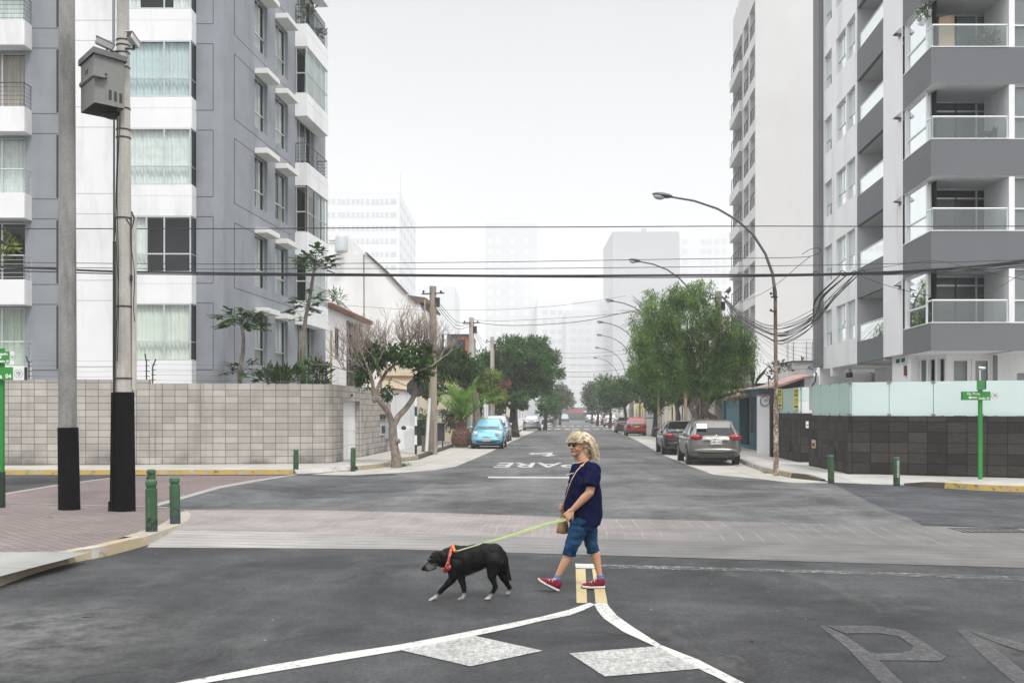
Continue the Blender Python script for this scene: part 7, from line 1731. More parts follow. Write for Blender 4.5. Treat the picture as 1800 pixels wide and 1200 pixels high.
def car(label, loc, rz, L, W, H, col, prof, cabin, group='cars parked along both kerbs', belt=.9, wb=None, wr=.32, rear=None, front=None, name='parked_car', taper=.9, glass=CGL, ride=.2, wfront=.88, wrear=.92, lowcol=None, plate='', platem=None, det=True):
    """front is local +y. prof: (y, top height) of bonnet/boot line; cabin: (y_rear_base, y_rear_top, y_front_top, y_front_base)"""
    e = empty(name, (0, 0, 0), label, 'car', group); ys = np.linspace(-L / 2, L / 2, 19); b = MB(); hw = W / 2; rings = []
    py, pz = [p[0] for p in prof], [p[1] for p in prof]
    for y in ys:
        t = abs(y) / (L / 2); sgn = wfront if y > 0 else wrear; w = hw * (1 - (1 - sgn) * max(0, (t - .72) / .28) ** 2); zt = float(np.interp(y, py, pz)); zb = ride + (.1 * max(0, (t - .85) / .15))
        rings.append([(0, zb), (w * .86, zb), (w * .97, zb + .09), (w, zb + (zt - zb) * .45), (w * .985, zb + (zt - zb) * .75), (w * .93, zt - .045), (w * .84, zt), (w * .4, zt + .02), (0, zt + .025)])
    n = 9; vs = []
    for y, r in zip(ys, rings):
        for x, z in r: vs.append((x, y, z))
        for x, z in reversed(r[1:-1]): vs.append((-x, y, z))
    m = 2 * n - 2; fs = [(i * m + k, i * m + (k + 1) % m, (i + 1) * m + (k + 1) % m, (i + 1) * m + k) for i in range(len(ys) - 1) for k in range(m)]
    fs += [tuple(range(m - 1, -1, -1)), tuple(range((len(ys) - 1) * m, len(ys) * m))]
    b.add(vs, fs, col); b.build('body', e, smooth=True, angle=180, sub=1)
    # cabin
    y0, y1, y2, y3 = cabin; zb = belt - .03; wt = hw * .70; wb_ = hw * .93
    def crow(y, z, w): return [(-w, y, z), (-w * .55, y, z + .0), (w * .55, y, z), (w, y, z)]
    rows = [(y0, zb, wb_ * .9), (y1, H - .04, wt * .93), (y1 + .18, H, wt), ((y1 + y2) / 2, H + .01, wt), (y2 - .2, H - .01, wt), (y2, H - .06, wt * .95), (y3, zb, wb_ * .9)]
    c = MB(); cv = []
    for (y, z, w) in rows: cv += [(-w, y, z - (.05 if z > zb + .1 else 0)), (-w * .8, y, z), (w * .8, y, z), (w, y, z - (.05 if z > zb + .1 else 0))]
    sb = [(-wb_, y, zb) for y in (y0 + .08, y3 - .15)]
    cf = [(4 * i + k, 4 * i + k + 1, 4 * i + k + 5, 4 * i + k + 4) for i in range(len(rows) - 1) for k in range(3)]
    bi = len(cv); ybs = [y0, y0 + .5 * (y1 - y0) + .1, y1 + .35, (y1 + y2) / 2, y2 - .05, (y2 + y3) / 2, y3]
    for y in ybs: cv += [(-wb_ if 0 < ybs.index(y) < 6 else -wb_ * .9, y, zb), (wb_ if 0 < ybs.index(y) < 6 else wb_ * .9, y, zb)]
    for i in range(6):
        cf.append((4 * i, 4 * (i + 1), bi + 2 * (i + 1), bi + 2 * i)); cf.append((4 * i + 3, bi + 2 * i + 1, bi + 2 * (i + 1) + 1, 4 * (i + 1) + 3))
    c.add(cv, cf, col); c.build('roof', e, smooth=True, angle=50, bevel=.02)
    V = lambda k: Vector(cv[k])
    def pane(pts, nm, inset=.1, off=.012, mat=glass):
        ce = sum(pts, Vector()) / len(pts); nn = (pts[1] - pts[0]).cross(pts[2] - pts[1]).normalized(); ref = ce - Vector((0, (y0 + y3) / 2, (H + belt) / 2)); nn = nn if nn.dot(ref) > 0 else -nn
        g = MB(); q = [ce + (p - ce) * (1 - inset) + nn * off for p in pts]; g.poly(q, mat); return g.build(nm, e, recalc=False)
    pane([V(0), V(3), V(7), V(4)], 'rear_window', .1, .015); pane([V(24), V(27), V(23), V(20)], 'windscreen', .1, .015)
    for s in (0, 1):
        T = lambda i: V(4 * i + (3 if s else 0)); Bt = lambda i: V(bi + 2 * i + s)
        pane([Bt(1), Bt(3) - Vector((0, .03, 0)), T(3) - Vector((0, .03, 0)), T(1)], 'window', .09, .012); pane([Bt(3) + Vector((0, .03, 0)), Bt(5), T(5), T(3) + Vector((0, .03, 0))], 'window', .09, .012)
    # wheels
    wb = wb or L * .61; 
    for sx in (-1, 1):
        for sy in (-1, 1):
            cx, cy = sx * (hw - .1), sy * wb / 2 + (0.02 * L)
            a = MB(); a.lathe([(.001, 0), (wr * 1.16, 0)], (sx * (hw * .995 + .002), cy, wr + .02), UNDER, 20, (sx, 0, 0)) if False else a.lathe([(wr * .2, -.16), (wr * 1.14, -.15), (wr * 1.14, .006), (wr * .6, .006)], (sx * (hw * .99), cy, wr + .03), UNDER, 20, (sx, 0, 0)); a.build('wheel_arch', e)
            w = MB(); w.lathe([(wr * .6, -.1), (wr * .95, -.1), (wr, -.06), (wr, .06), (wr * .94, .1), (wr * .66, .105)], (cx, cy, wr), TYRE, 22, (sx, 0, 0)); wo = w.build('wheel', e, smooth=True, angle=30)
            r = MB(); r.lathe([(wr * .66, .06), (wr * .66, .112), (wr * .6, .112), (wr * .58, .085), (.03, .09), (.001, .095)], (cx, cy, wr), RIM, 20, (sx, 0, 0))
            for k in range(5):
                an = k * 2 * math.pi / 5; d = Vector((0, math.cos(an), math.sin(an))); s_ = Vector((0, -math.sin(an), math.cos(an))); o_ = Vector((cx + sx * .1, cy, wr)); r.add([o_ + d * .05 + s_ * .035, o_ + d * .05 - s_ * .035, o_ + d * wr * .6 - s_ * .022, o_ + d * wr * .6 + s_ * .022], [(0, 1, 2, 3)], RIM)
            r.build('rim', wo, smooth=True, angle=30)
    u = MB(); u.box(-hw * .8, hw * .8, -L / 2 + .35, L / 2 - .35, ride - .06, ride + .1, UNDER); u.build('chassis', e)
    # mirrors
    for sx in (-1, 1):
        m_ = MB(); m_.ell((sx * (hw + .07), y3 - .35, belt + .08), (.1, .06, .075), col, 10, 8); m_.build('mirror', e, smooth=True)
    def zt_at(y): return float(np.interp(y, py, pz))
    def lamp(x, z, w, h, end, mat, nm, d=.05, rnd=False, inset=.0):
        y = end * (L / 2 - inset)
        g = MB()
        if rnd: g.ell((x, y, z), (w, d, h), mat, 14, 9)
        else: g.box(x - w, x + w, y - d, y + d, z - h, z + h, mat)
        return g.build(nm, e, smooth=rnd, bevel=0 if rnd else .015)
    for spec in (rear or ()): lamp(*spec[:4], -1, *spec[4:])
    for spec in (front or ()): lamp(*spec[:4], 1, *spec[4:])
    if plate:
        end = -1 if rear and plate[0] == 'r' else 1; zz = float(plate.split('|')[1]); tx = plate.split('|')[2]; y = end * (L / 2 + .035)
        g = MB(); g.box(-.2, .2, y - .008, y + .008, zz - .07, zz + .07, platem or PLATE); pl = g.build('number_plate', e)
        if tx: text_mesh(tx, .11, INK, 'lettering', pl, (0, y + end * .01, zz - .005), (math.pi / 2, 0, 0 if end < 0 else math.pi), bold=.004)
    e.location = loc; e.rotation_euler = (0, 0, rz); return e
LEAN = -math.atan(.06)
# grey hatch-back people carrier, seen from behind
col = paint('paint_grey_bronze', (.20, .19, .175), .6, .3)
gy = G(1252, 818); gY = gy.y + .75
bm = car('grey bronze hatchback with a white notice in its rear window, nearest on the right', (gy.x + .24, gY + 1.32, 0), LEAN, 4.34, 1.8, 1.555, col, [(-2.17, .98), (-1.9, 1.04), (0, 1.0), (.9, 1.0), (1.9, .88), (2.17, .72)], (-2.02, -1.72, .35, 1.2), belt=1.03, wr=.335, ride=.24, wrear=.95,
    rear=[(-.66, .97, .22, .095, TAIL, 'tail_light', .1, True, .05), (.66, .97, .22, .095, TAIL, 'tail_light', .1, True, .05), (0, .52, .78, .1, col, 'bumper', .1, True, .03), (0, .335, .62, .07, TRIM, 'bumper_insert', .05, False, .0), (0, .86, .42, .012, TRIM, 'handle_trim', .03, False, -.01), (-.5, .36, .05, .03, TRIM, 'exhaust', .08, True, .0), (0, 1.0, .04, .04, CHROME, 'badge', .02, True, -.02)], plate='r|.80|D4D 425')
b = MB(); q = Matrix.Translation(bm.location) @ bm.rotation_euler.to_matrix().to_4x4()
b.add([q @ Vector(v) for v in ((-.62, -2.0, 1.26), (-.28, -2.0, 1.26), (-.28, -1.86, 1.42), (-.62, -1.86, 1.42))], [(0, 1, 2, 3)], SWH); o = b.build('window_notice', bm, recalc=False)
b = MB(); b.add([q @ Vector(v) for v in ((.005, -2.012, 1.255), (.42, -2.012, 1.255), (.42, -1.9, 1.36), (.005, -1.9, 1.36))], [(0, 1, 2, 3)], CGLP); b.build('rear_window_reflection', bm, recalc=False) if False else None
# black sedan
blk = paint('paint_black', (.012, .012, .014), .2, .2)
sg = G(1190, 799.5)
car('black sedan with red tail lights parked ahead of the grey hatchback', (sg.x + .38, sg.y + 1.9, 0), LEAN, 4.35, 1.7, 1.43, blk, [(-2.17, .88), (-1.9, .99), (-1.2, 1.0), (1.1, .97), (1.9, .84), (2.17, .68)], (-1.55, -.85, .45, 1.25), belt=.97, ride=.2, glass=CGLP,
    rear=[(-.6, .83, .2, .1, TAIL, 'tail_light', .09, True, .04), (.6, .83, .2, .1, TAIL, 'tail_light', .09, True, .04), (0, .5, .72, .09, blk, 'bumper', .08, True, .02)], plate='r|.76|')
# red hatchback
red = paint('paint_red', (.42, .025, .035), .1, .3)
rg_ = G(1122, 766)
car('red old hatchback with a yellow plate parked far down on the right', (rg_.x, rg_.y + 1.9, 0), LEAN, 3.85, 1.64, 1.42, red, [(-1.92, .86), (-1.8, .93), (1.0, .92), (1.6, .82), (1.92, .66)], (-1.85, -1.5, .35, 1.05), belt=.93, ride=.2, glass=CGLP,
    rear=[(-.64, .74, .13, .1, TAILD, 'tail_light', .04, False, 0), (.64, .74, .13, .1, TAILD, 'tail_light', .04, False, 0), (0, .47, .74, .09, red, 'bumper', .07, False, 0), (0, .3, .6, .06, TRIM, 'bumper_insert', .04, False, 0), (0, .84, .3, .03, TRIM, 'handle_trim', .03, False, 0)], plate='r|.74|', platem=PLATEY)
dg = paint('paint_dark_green', (.02, .035, .04), .2, .25)
g_ = G(1098, 761)
car('dark green sedan tucked beside and ahead of the red hatchback', (g_.x + .25, g_.y + 2.6, 0), LEAN, 4.3, 1.66, 1.38, dg, [(-2.15, .86), (-1.4, .96), (1.1, .94), (2.15, .66)], (-1.5, -.8, .4, 1.2), belt=.94, ride=.2, glass=CGLP, rear=[(-.58, .78, .2, .07, TAIL, 'tail_light', .04, False, 0), (.58, .78, .2, .07, TAIL, 'tail_light', .04, False, 0), (0, .46, .7, .08, dg, 'bumper', .07, False, 0)])
wh = paint('paint_white', (.70, .70, .70), 0, .3)
g_ = G(1075, 749.8)
car('white hatchback with a black lower bumper far down on the right', (g_.x, g_.y + 2, 0), LEAN, 4.0, 1.7, 1.47, wh, [(-2, .9), (-1.85, .98), (1.1, .95), (2, .68)], (-1.9, -1.5, .4, 1.15), belt=.97, ride=.22, glass=CGLP, rear=[(-.64, .9, .17, .06, TAIL, 'tail_light', .04, False, 0), (.64, .9, .17, .06, TAIL, 'tail_light', .04, False, 0), (0, .42, .72, .1, TRIM, 'bumper', .06, False, 0)], plate='r|.62|')
g_ = G(1066, 747.5)
car('dark off-roader standing behind the white hatchback', (g_.x + .4, g_.y + 3, 0), LEAN, 4.5, 1.8, 1.75, blk, [(-2.25, 1.0), (1.2, 1.05), (2.25, .9)], (-2.2, -2.0, .5, 1.2), belt=1.05, ride=.28, rear=[(-.75, .95, .08, .15, TAIL, 'tail_light', .04, False, 0), (.75, .95, .08, .15, TAIL, 'tail_light', .04, False, 0)])
g_ = G(1049.5, 744)
car('white sedan near the misty end of the street on the right', (g_.x, g_.y, 0), LEAN, 4.4, 1.72, 1.42, wh, [(-2.2, .88), (1.1, .95), (2.2, .68)], (-1.5, -.8, .5, 1.25), belt=.95, glass=CGLP, rear=[(-.62, .8, .18, .07, TAIL, 'tail_light', .04, False, 0), (.62, .8, .18, .07, TAIL, 'tail_light', .04, False, 0)])
g_ = G(1042, 743)
sil = paint('paint_silver', (.42, .44, .47), .5, .28)
car('silver car beside the farthest white sedan on the right', (g_.x, g_.y + 6, 0), LEAN, 4.3, 1.7, 1.45, sil, [(-2.15, .88), (1.1, .95), (2.15, .68)], (-1.6, -1.0, .5, 1.25), belt=.95, glass=CGLP, rear=[(-.62, .8, .18, .07, TAIL, 'tail_light', .04, False, 0), (.62, .8, .18, .07, TAIL, 'tail_light', .04, False, 0)])
# left side: light blue city car facing the viewer
lb_ = paint('paint_light_blue', (.17, .50, .68), .1, .25)
g_ = G(859, 788.5)
fi = car('small light blue rounded hatchback facing the viewer beside the palm', (g_.x, g_.y + 1.5, 0), LEAN + math.pi, 3.55, 1.63, 1.49, lb_, [(-1.78, .9), (-1.5, 1.0), (.6, .98), (1.2, .9), (1.6, .76), (1.78, .58)], (-1.7, -1.2, .15, .95), belt=.98, wr=.29, ride=.2, wfront=.84, glass=CGLP,
    front=[(-.55, .76, .12, .12, HEADL, 'headlight', .09, True, .09), (.55, .76, .12, .12, HEADL, 'headlight', .09, True, .09), (-.6, .58, .05, .05, HEADL, 'indicator', .05, True, .03), (.6, .58, .05, .05, HEADL, 'indicator', .05, True, .03), (0, .46, .72, .12, lb_, 'bumper', .09, True, .05), (0, .345, .52, .045, TRIM, 'grille', .06, False, -.02), (0, .62, .22, .008, CHROME, 'trim_strip', .03, False, -.01), (0, .66, .05, .03, CHROME, 'badge', .03, True, -.0)], plate='f|.46|XY-213', platem=PLATE)
b = MB(); q = Matrix.Translation(fi.location) @ fi.rotation_euler.to_matrix().to_4x4()
for x0 in (-.45, .05): b.tube([q @ Vector((x0, .93, 1.02)), q @ Vector((x0 + .42, .86, 1.09))], .01, TRIM, 4)
b.build('wiper', fi)
g_ = G(873, 776)
car('silver people carrier half hidden behind the light blue hatchback', (g_.x, g_.y + 1.5, 0), LEAN + math.pi, 4.2, 1.7, 1.62, sil, [(-2.1, .95), (1.1, 1.0), (2.1, .74)], (-2.0, -1.7, .3, 1.15), belt=1.0, glass=CGL, front=[(-.6, .76, .16, .08, HEADL, 'headlight', .06, False, 0), (.6, .76, .16, .08, HEADL, 'headlight', .06, False, 0)])
g_ = G(883, 769)
car('dark grey hatchback third in line behind the light blue hatchback', (g_.x - .1, g_.y + 2.2, 0), LEAN + math.pi, 4.2, 1.7, 1.52, paint('paint_dark_grey', (.06, .065, .07), .4, .3), [(-2.1, .95), (1.1, .98), (2.1, .72)], (-2.0, -1.6, .3, 1.15), belt=.98, front=[(-.6, .74, .16, .08, HEADL, 'headlight', .06, False, 0), (.6, .74, .16, .08, HEADL, 'headlight', .06, False, 0)])
g_ = G(936, 756.5)
car('silver sedan seen from behind beneath the round tree', (g_.x, g_.y + 2, 0), LEAN, 4.45, 1.75, 1.47, sil, [(-2.2, .93), (-1.9, 1.0), (-1.2, 1.02), (1.1, .98), (2.2, .7)], (-1.6, -.9, .45, 1.25), belt=.98, glass=CGLP, rear=[(-.66, .86, .15, .08, TAIL, 'tail_light', .05, False, 0), (.66, .86, .15, .08, TAIL, 'tail_light', .05, False, 0), (0, .45, .76, .1, sil, 'bumper', .08, True, 0), (0, .93, .3, .02, TRIM, 'handle_trim', .03, False, 0)], plate='r|.80|')
g_ = G(964, 745.8)
car('black off-roader with a pale bonnet facing the viewer on the left', (g_.x, g_.y + 2, 0), LEAN + math.pi, 4.7, 1.87, 1.78, blk, [(-2.35, 1.05), (1.3, 1.12), (2.3, 1.02), (2.35, .8)], (-2.3, -2.1, .5, 1.3), belt=1.1, ride=.3, wr=.38, glass=CGLP, front=[(-.7, .88, .14, .07, HEADL, 'headlight', .05, False, 0), (.7, .88, .14, .07, HEADL, 'headlight', .05, False, 0), (0, .82, .4, .14, CHROME, 'grille', .03, False, -.02), (0, .5, .8, .1, TRIM, 'bumper', .1, False, 0)], plate='f|.55|')
g_ = G(992, 741)
car('blue grey car in the middle distance where the street ends', (g_.x, g_.y, 0), LEAN + math.pi, 4.3, 1.75, 1.5, paint('paint_blue_grey', (.22, .26, .32), .4, .3), [(-2.1, .95), (1.1, .98), (2.1, .72)], (-1.9, -1.4, .3, 1.15), belt=.98, glass=CGLP, front=[(-.6, .74, .16, .08, HEADL, 'headlight', .06, False, 0), (.6, .74, .16, .08, HEADL, 'headlight', .06, False, 0)])
# pavement cabinets beside the red hatchback
b = MB(); c = P(1146, 0, 76); b.box(c.x - .35, c.x + .35, 76, 76.5, .1, yz(705, 76), M('cabinet_white', (.6, .6, .6), .7, .08)); b.box(c.x - .37, c.x + .37, 75.97, 76.53, yz(735, 76), yz(733, 76), M('cabinet_line', (.1, .1, .1), .7, .1)); b.box(c.x - .3, c.x - .22, 75.95, 75.99, yz(720, 76), yz(712, 76), BLACKM); tag(b.build('roadside_cabinet'), 'tall white roadside cabinet right of the red hatchback', 'cabinet')
# ================================================================== figures
from mathutils import noise as mnoise
def solid(mb, name, voxel, mat, par=None, smooth=4, disp=None, sub=False):
    """fuse overlapping volumes into one continuous surface"""
    o = mb.build('tmp_' + name, recalc=True)
    m = o.modifiers.new('r', 'REMESH'); m.mode = 'VOXEL'; m.voxel_size = voxel
    if smooth: s = o.modifiers.new('s', 'SMOOTH'); s.iterations = smooth; s.factor = .5
    dg = bpy.context.evaluated_depsgraph_get(); dg.update(); me = bpy.data.meshes.new_from_object(o.evaluated_get(dg)); bpy.data.objects.remove(o)
    me.name = name; me.materials.clear(); me.materials.append(mat)
    if disp:
        nrm = [v.normal.copy() for v in me.vertices]
        for v, n in zip(me.vertices, nrm): v.co += n * disp(v.co, n)
    me.polygons.foreach_set('use_smooth', [True] * len(me.polygons)); me.polygons.foreach_set('material_index', [0] * len(me.polygons)); me.update()
    q = bpy.data.objects.new(name, me); COL.objects.link(q)
    if par is not None: parent(q, par)
    return q
def chain(b, pts, rads, mat, n=14, flat=None):
    """tapered limb: cones with a ball at every joint"""
    for i, (p, r) in enumerate(zip(pts, rads)): b.ell(p, r, mat, n, 9)
    for i in range(len(pts) - 1): b.tube([pts[i], pts[i + 1]], [rads[i], rads[i + 1]], mat, n)
def ringloft(b, rings, mat, n=22):
    """rings: (centre, rx, ry) horizontal ellipses, joined and capped"""
    vs = []
    for c, rx, ry_ in rings:
        for k in range(n):
            t = 2 * math.pi * k / n; vs.append(Vector(c) + Vector((rx * math.cos(t), ry_ * math.sin(t), 0)))
    fs = [(i * n + k, i * n + (k + 1) % n, (i + 1) * n + (k + 1) % n, (i + 1) * n + k) for i in range(len(rings) - 1) for k in range(n)]
    fs += [tuple(range(n - 1, -1, -1)), tuple(range((len(rings) - 1) * n, len(rings) * n))]; b.add(vs, fs, mat)
def skin_mat(name, col):
    t = NT(name); c = t.scale(col, t.rng(t.noise(12, 4), .3, .7, .9, 1.08)); t.b.inputs['Subsurface Weight'].default_value = .12; t.b.inputs['Subsurface Radius'].default_value = (.02, .008, .004); t.b.inputs['Subsurface Scale'].default_value = .5
    return t.fin(c, .5, spec=.4)
SKIN = skin_mat('skin', (.47, .26, .16))
def cloth(name, col, var=.15, bs=350):
    t = NT(name); c = t.scale(col, t.rng(t.noise(7, 5), .3, .7, 1 - var, 1 + var)); c = t.scale(c, t.rng(t.noise(bs, 2), .3, .7, .85, 1.15)); 
    t.bump(t.noise(bs, 2), .2, .002); return t.fin(c, .95, spec=.08)
NAVY = cloth('navy_cotton', (.0045, .006, .034)); NAVYD = cloth('navy_rib', (.006, .007, .022)); 
def denim():
    t = NT('denim'); n = t.noise(9, 5); c = t.mix(t.rng(n, .3, .7, 0, 1), (.004, .02, .055), (.024, .08, .165)); c = t.scale(c, t.rng(t.noise(300, 2), .3, .7, .75, 1.25)); t.bump(t.noise(260, 3), .25, .002); return t.fin(c, .95, spec=.08)
DENIM = denim()
YW = 10.16
def W(x, y, dy=0.): return P(x, y, YW + dy)
wo = empty('person', (W(1022, 0).x, YW, 0), 'woman with curly blond hair and round sunglasses walking left in navy T-shirt and cropped jeans', 'person')
HC = W(1017.5, 781.5); yaw = R(40)
hf = Vector((-math.cos(yaw), -math.sin(yaw), 0)); hl = Vector((hf.y * -1 * -1, 0, 0)); hl = Vector((math.sin(yaw), -math.cos(yaw), 0)); hu = Vector((0, 0, 1))
def H(f, l, u): return HC + hf * f + hl * l + hu * u
hrot = Matrix((hf, hl, hu)).transposed()
b = MB(); s = SKIN
b.ell(H(-.012, 0, .018), (.097, .077, .098), s, 20, 14, hrot); b.ell(H(.028, 0, -.03), (.066, .062, .078), s, 18, 12, hrot); b.ell(H(.035, 0, -.074), (.05, .047, .036), s, 14, 10, hrot)
b.ell(H(.068, 0, -.094), (.024, .026, .019), s, 12, 8, hrot); b.ell(H(.055, .034, -.038), (.032, .026, .03), s, 10, 8, hrot); b.ell(H(.055, -.034, -.038), (.032, .026, .03), s, 10, 8, hrot)
b.tube([H(.082, 0, .018), H(.1, 0, -.012), H(.112, 0, -.03)], [.009, .011, .0135], s, 10); b.ell(H(.111, 0, -.031), (.012, .013, .011), s, 8, 6, hrot); b.ell(H(.098, .013, -.035), (.011, .008, .008), s, 8, 6, hrot); b.ell(H(.098, -.013, -.035), (.011, .008, .008), s, 8, 6, hrot)
b.ell(H(.082, .028, .032), (.014, .026, .01), s, 8, 6, hrot); b.ell(H(.082, -.028, .032), (.014, .026, .01), s, 8, 6, hrot)
b.ell(H(.083, 0, -.06), (.017, .026, .013), s, 10, 8, hrot)
for sg in (1, -1): b.ell(H(-.012, .078 * sg, -.01), (.02, .009, .032), s, 10, 8, hrot)
NB = W(1026, 812, .0)
chain(b, [H(-.018, 0, -.06), W(1022, 804, 0), NB], [.055, .054, .062], s)
# trunk under the clothes
ringloft(b, [(W(1026, 812), .07, .08), (W(1027, 822), .12, .15), (W(1027, 845), .14, .15), (W(1027, 880), .14, .14), (W(1028, 905), .11, .13), (W(1029, 918), .09, .12)], s)
# near arm
sh, el_, wr_ = W(1043, 825, -.15), W(1036, 866, -.23), W(1004.5, 897.5, -.2)
chain(b, [W(1036, 822, -.05), sh, W(1041, 845, -.19), el_, el_.lerp(wr_, .3), el_.lerp(wr_, .75), wr_], [.06, .062, .052, .043, .043, .031, .0235], s)
# far arm, hand on the strap at the belly
sh2, el2, wr2 = W(1022, 825, .18), W(1020, 868, .24), W(995.5, 892, .09)
chain(b, [W(1028, 822, .05), sh2, el2, el2.lerp(wr2, .4), wr2], [.06, .058, .042, .038, .023], s)
def hand(b, wrist, d, pn, side, curls, L=.165, sc=1., thumb_d=None):
    """palm from the wrist along d, palm normal pn, thumb on 'side'; curls = bend per finger"""
    d = d.normalized(); pn = (pn - d * pn.dot(d)).normalized(); t = d.cross(pn).normalized() * side
    w = .034 * sc; pl = .078 * sc
    for k in range(4):
        off = t * (w * (1 - .667 * k)); k0 = wrist + off * .55; k1 = wrist + d * pl * (1 - .04 * abs(k - 1.2)) + off * 1.05
        chain(b, [k0, k1], [.0155 * sc, .0125 * sc], s, 8)
        a = 0; p = k1; seg = [.036, .024, .02]; fl = [.93, 1.03, .96, .76][k] * sc; rr = [.0098, .0088, .008, .007]
        pts = [p]; cu = curls[k]
        for j in range(3):
            a += cu[j]; dd = (d * math.cos(a) + pn * math.sin(a)).normalized(); p = p + dd * seg[j] * fl; pts.append(p)
        chain(b, pts, [r * sc for r in rr], s, 8)
    tb = wrist + d * pl * .25 + t * w * .9; td = (thumb_d or (d * .75 + t * .55 + pn * .45)).normalized()
    t2 = tb + td * .038 * sc; td2 = (td * .8 + d * .3 + pn * .35 - t * .25).normalized(); t3 = t2 + td2 * .028 * sc
    chain(b, [wrist + t * .008, tb, t2, t3], [.018 * sc, .0145 * sc, .0108 * sc, .009 * sc], s, 8)
    return wrist + d * pl
kn = hand(b, wr_, Vector((-.62, .0, -.78)), Vector((.35, .85, -.3)), 1, [(.25, .5, .35), (.55, .9, .6), (.8, 1.1, .7), (.9, 1.1, .8)])
hand(b, wr2, Vector((-.93, -.15, .08)), Vector((.2, -.95, -.2)), -1, [(1.0, 1.2, .7), (1.1, 1.2, .8), (1.2, 1.2, .8), (1.2, 1.2, .8)], sc=.85)
# legs
kn1, an1 = W(1002.5, 965, -.09), W(980, 1012, -.1); kn2, an2 = W(1040, 957, .08), W(1054, 1009, .05)
chain(b, [W(1026, 915, -.07), kn1, kn1.lerp(an1, .3) + Vector((.012, 0, 0)), kn1.lerp(an1, .7) + Vector((.004, 0, 0)), an1, W(977.5, 1026, -.1)], [.07, .046, .053, .037, .028, .032], s)
chain(b, [W(1031, 915, .08), kn2, kn2.lerp(an2, .3) + Vector((.012, 0, 0)), kn2.lerp(an2, .7) + Vector((.004, 0, 0)), an2, W(1056, 1024, .05)], [.07, .046, .053, .037, .029, .032], s)
solid(b, 'body', .0052, SKIN, wo, 3)
b = MB(); LIP = M('lips', (.34, .12, .10), .5, .1); b.ell(H(.0985, 0, -.0575), (.006, .019, .0042), LIP, 10, 6, hrot); b.ell(H(.0975, 0, -.0655), (.006, .016, .0045), LIP, 10, 6, hrot); b.build('lips', wo, smooth=True)
# sunglasses
b = MB()
SG = M('sunglass_frame', (.02, .014, .012), .2, .1); SGL = M('sunglass_lens', (.012, .012, .014), .05, .1, spec=.9)
for sg in (1, -1):
    c = H(.101, .031 * sg, .008); ax = (hf + hl * .12 * sg).normalized(); b.lathe([(.0225, -.003), (.0262, 0), (.0262, .004), (.0225, .004)], c, SG, 20, ax)
b.tube([H(.106, .01, .014), H(.11, 0, .016), H(.106, -.01, .014)], .003, SG, 6)
for sg in (1, -1): b.tube([H(.1, .055 * sg, .014), H(.05, .077 * sg, .014), H(-.01, .08 * sg, .008)], .0028, SG, 5)
g_ = b.build('sunglasses', wo, smooth=True, angle=40)
b = MB()
for sg in (1, -1):
    c = H(.1, .031 * sg, .008); ax = (hf + hl * .12 * sg).normalized(); b.lathe([(.0228, .001), (.018, .0045), (.008, .006), (.0002, .0062)], c, SGL, 20, ax)
b.build('lens', g_, smooth=True, angle=180)
# hair: an inner mass and many wavy locks
def hair_mat():
    t = NT('blond_hair'); gi = t.n.new('ShaderNodeNewGeometry'); r = gi.outputs['Random Per Island']
    c = t.mix(t.rng(r, .08, .5, 0, 1), (.22, .13, .06), (.90, .79, .60)); c = t.scale(c, t.rng(t.noise(60, 3), .3, .7, .75, 1.2)); return t.fin(c, .6, spec=.2)
HAIR = hair_mat(); HAIRI = M('hair_inner', (.45, .33, .20), .8, .3, 30.)
b = MB(); b.ell(H(-.03, 0, .035), (.098, .092, .095), HAIRI, 18, 12, hrot); b.ell(H(-.055, .0, -.04), (.075, .09, .1), HAIRI, 16, 12, hrot); b.ell(H(-.085, 0, -.11), (.06, .085, .07), HAIRI, 14, 10, hrot)
hr = solid(b, 'hair', .008, HAIRI, wo, 3)
b = MB(); rg = random.Random(12)
for i in range(2300):
    th_ = math.acos(rg.uniform(-.35, 1)); ph = rg.uniform(-math.pi, math.pi); f = math.cos(ph) * math.sin(th_); l = math.sin(ph) * math.sin(th_); u = math.cos(th_)
    if u < .3 and abs(ph) < 1.35: continue
    if u < .55 and abs(ph) < .9 and rg.random() < .5: continue
    p = Vector((-.018 + f * .1, l * .088, .022 + u * .098)); fr = (abs(ph) < 1.05 and f > .1) or (u > .8 and f > 0.02)
    L = rg.uniform(.05, .085) if fr else rg.uniform(.13, .235); n = 7 if fr else 11; v = Vector((f * .5 - (.0 if fr else .5), l * .75, u * .5)).normalized(); fq = rg.uniform(45, 85); am = rg.uniform(.006, .015); p0 = rg.random() * 6; pts = []
    for k in range(n + 1):
        t = k / n; w = math.sin(t * L * fq * 1.6 + p0) * am * min(1, t * 3); w2 = math.cos(t * L * fq * 1.9 + p0) * am * min(1, t * 3)
        pts.append(H(p.x + w, p.y + w2, p.z)); step = L / n
        v = (v + Vector((.16 if fr else -.05, 0, -.42 if fr else -.34))).normalized(); p = p + v * step
        # keep the locks outside the head and off the cheeks
        q = Vector((p.x + .012, p.y, p.z - .018)); e_ = math.sqrt((q.x / .1) ** 2 + (q.y / .086) ** 2 + (q.z / .1) ** 2)
        if e_ < 1.04 and p.z > -.09: p = p + q * (1.05 / max(e_, .3) - 1)
        if not fr and p.z < .03 and p.x > -.035: p.x -= .016
        if fr and p.z < .022: break
    if len(pts) > 2: b.tube(pts, [.0027 * (1 - .6 * k / len(pts)) for k in range(len(pts))], HAIR, 3, cap=False)
b.build('lock', hr, smooth=True, recalc=False, angle=180)
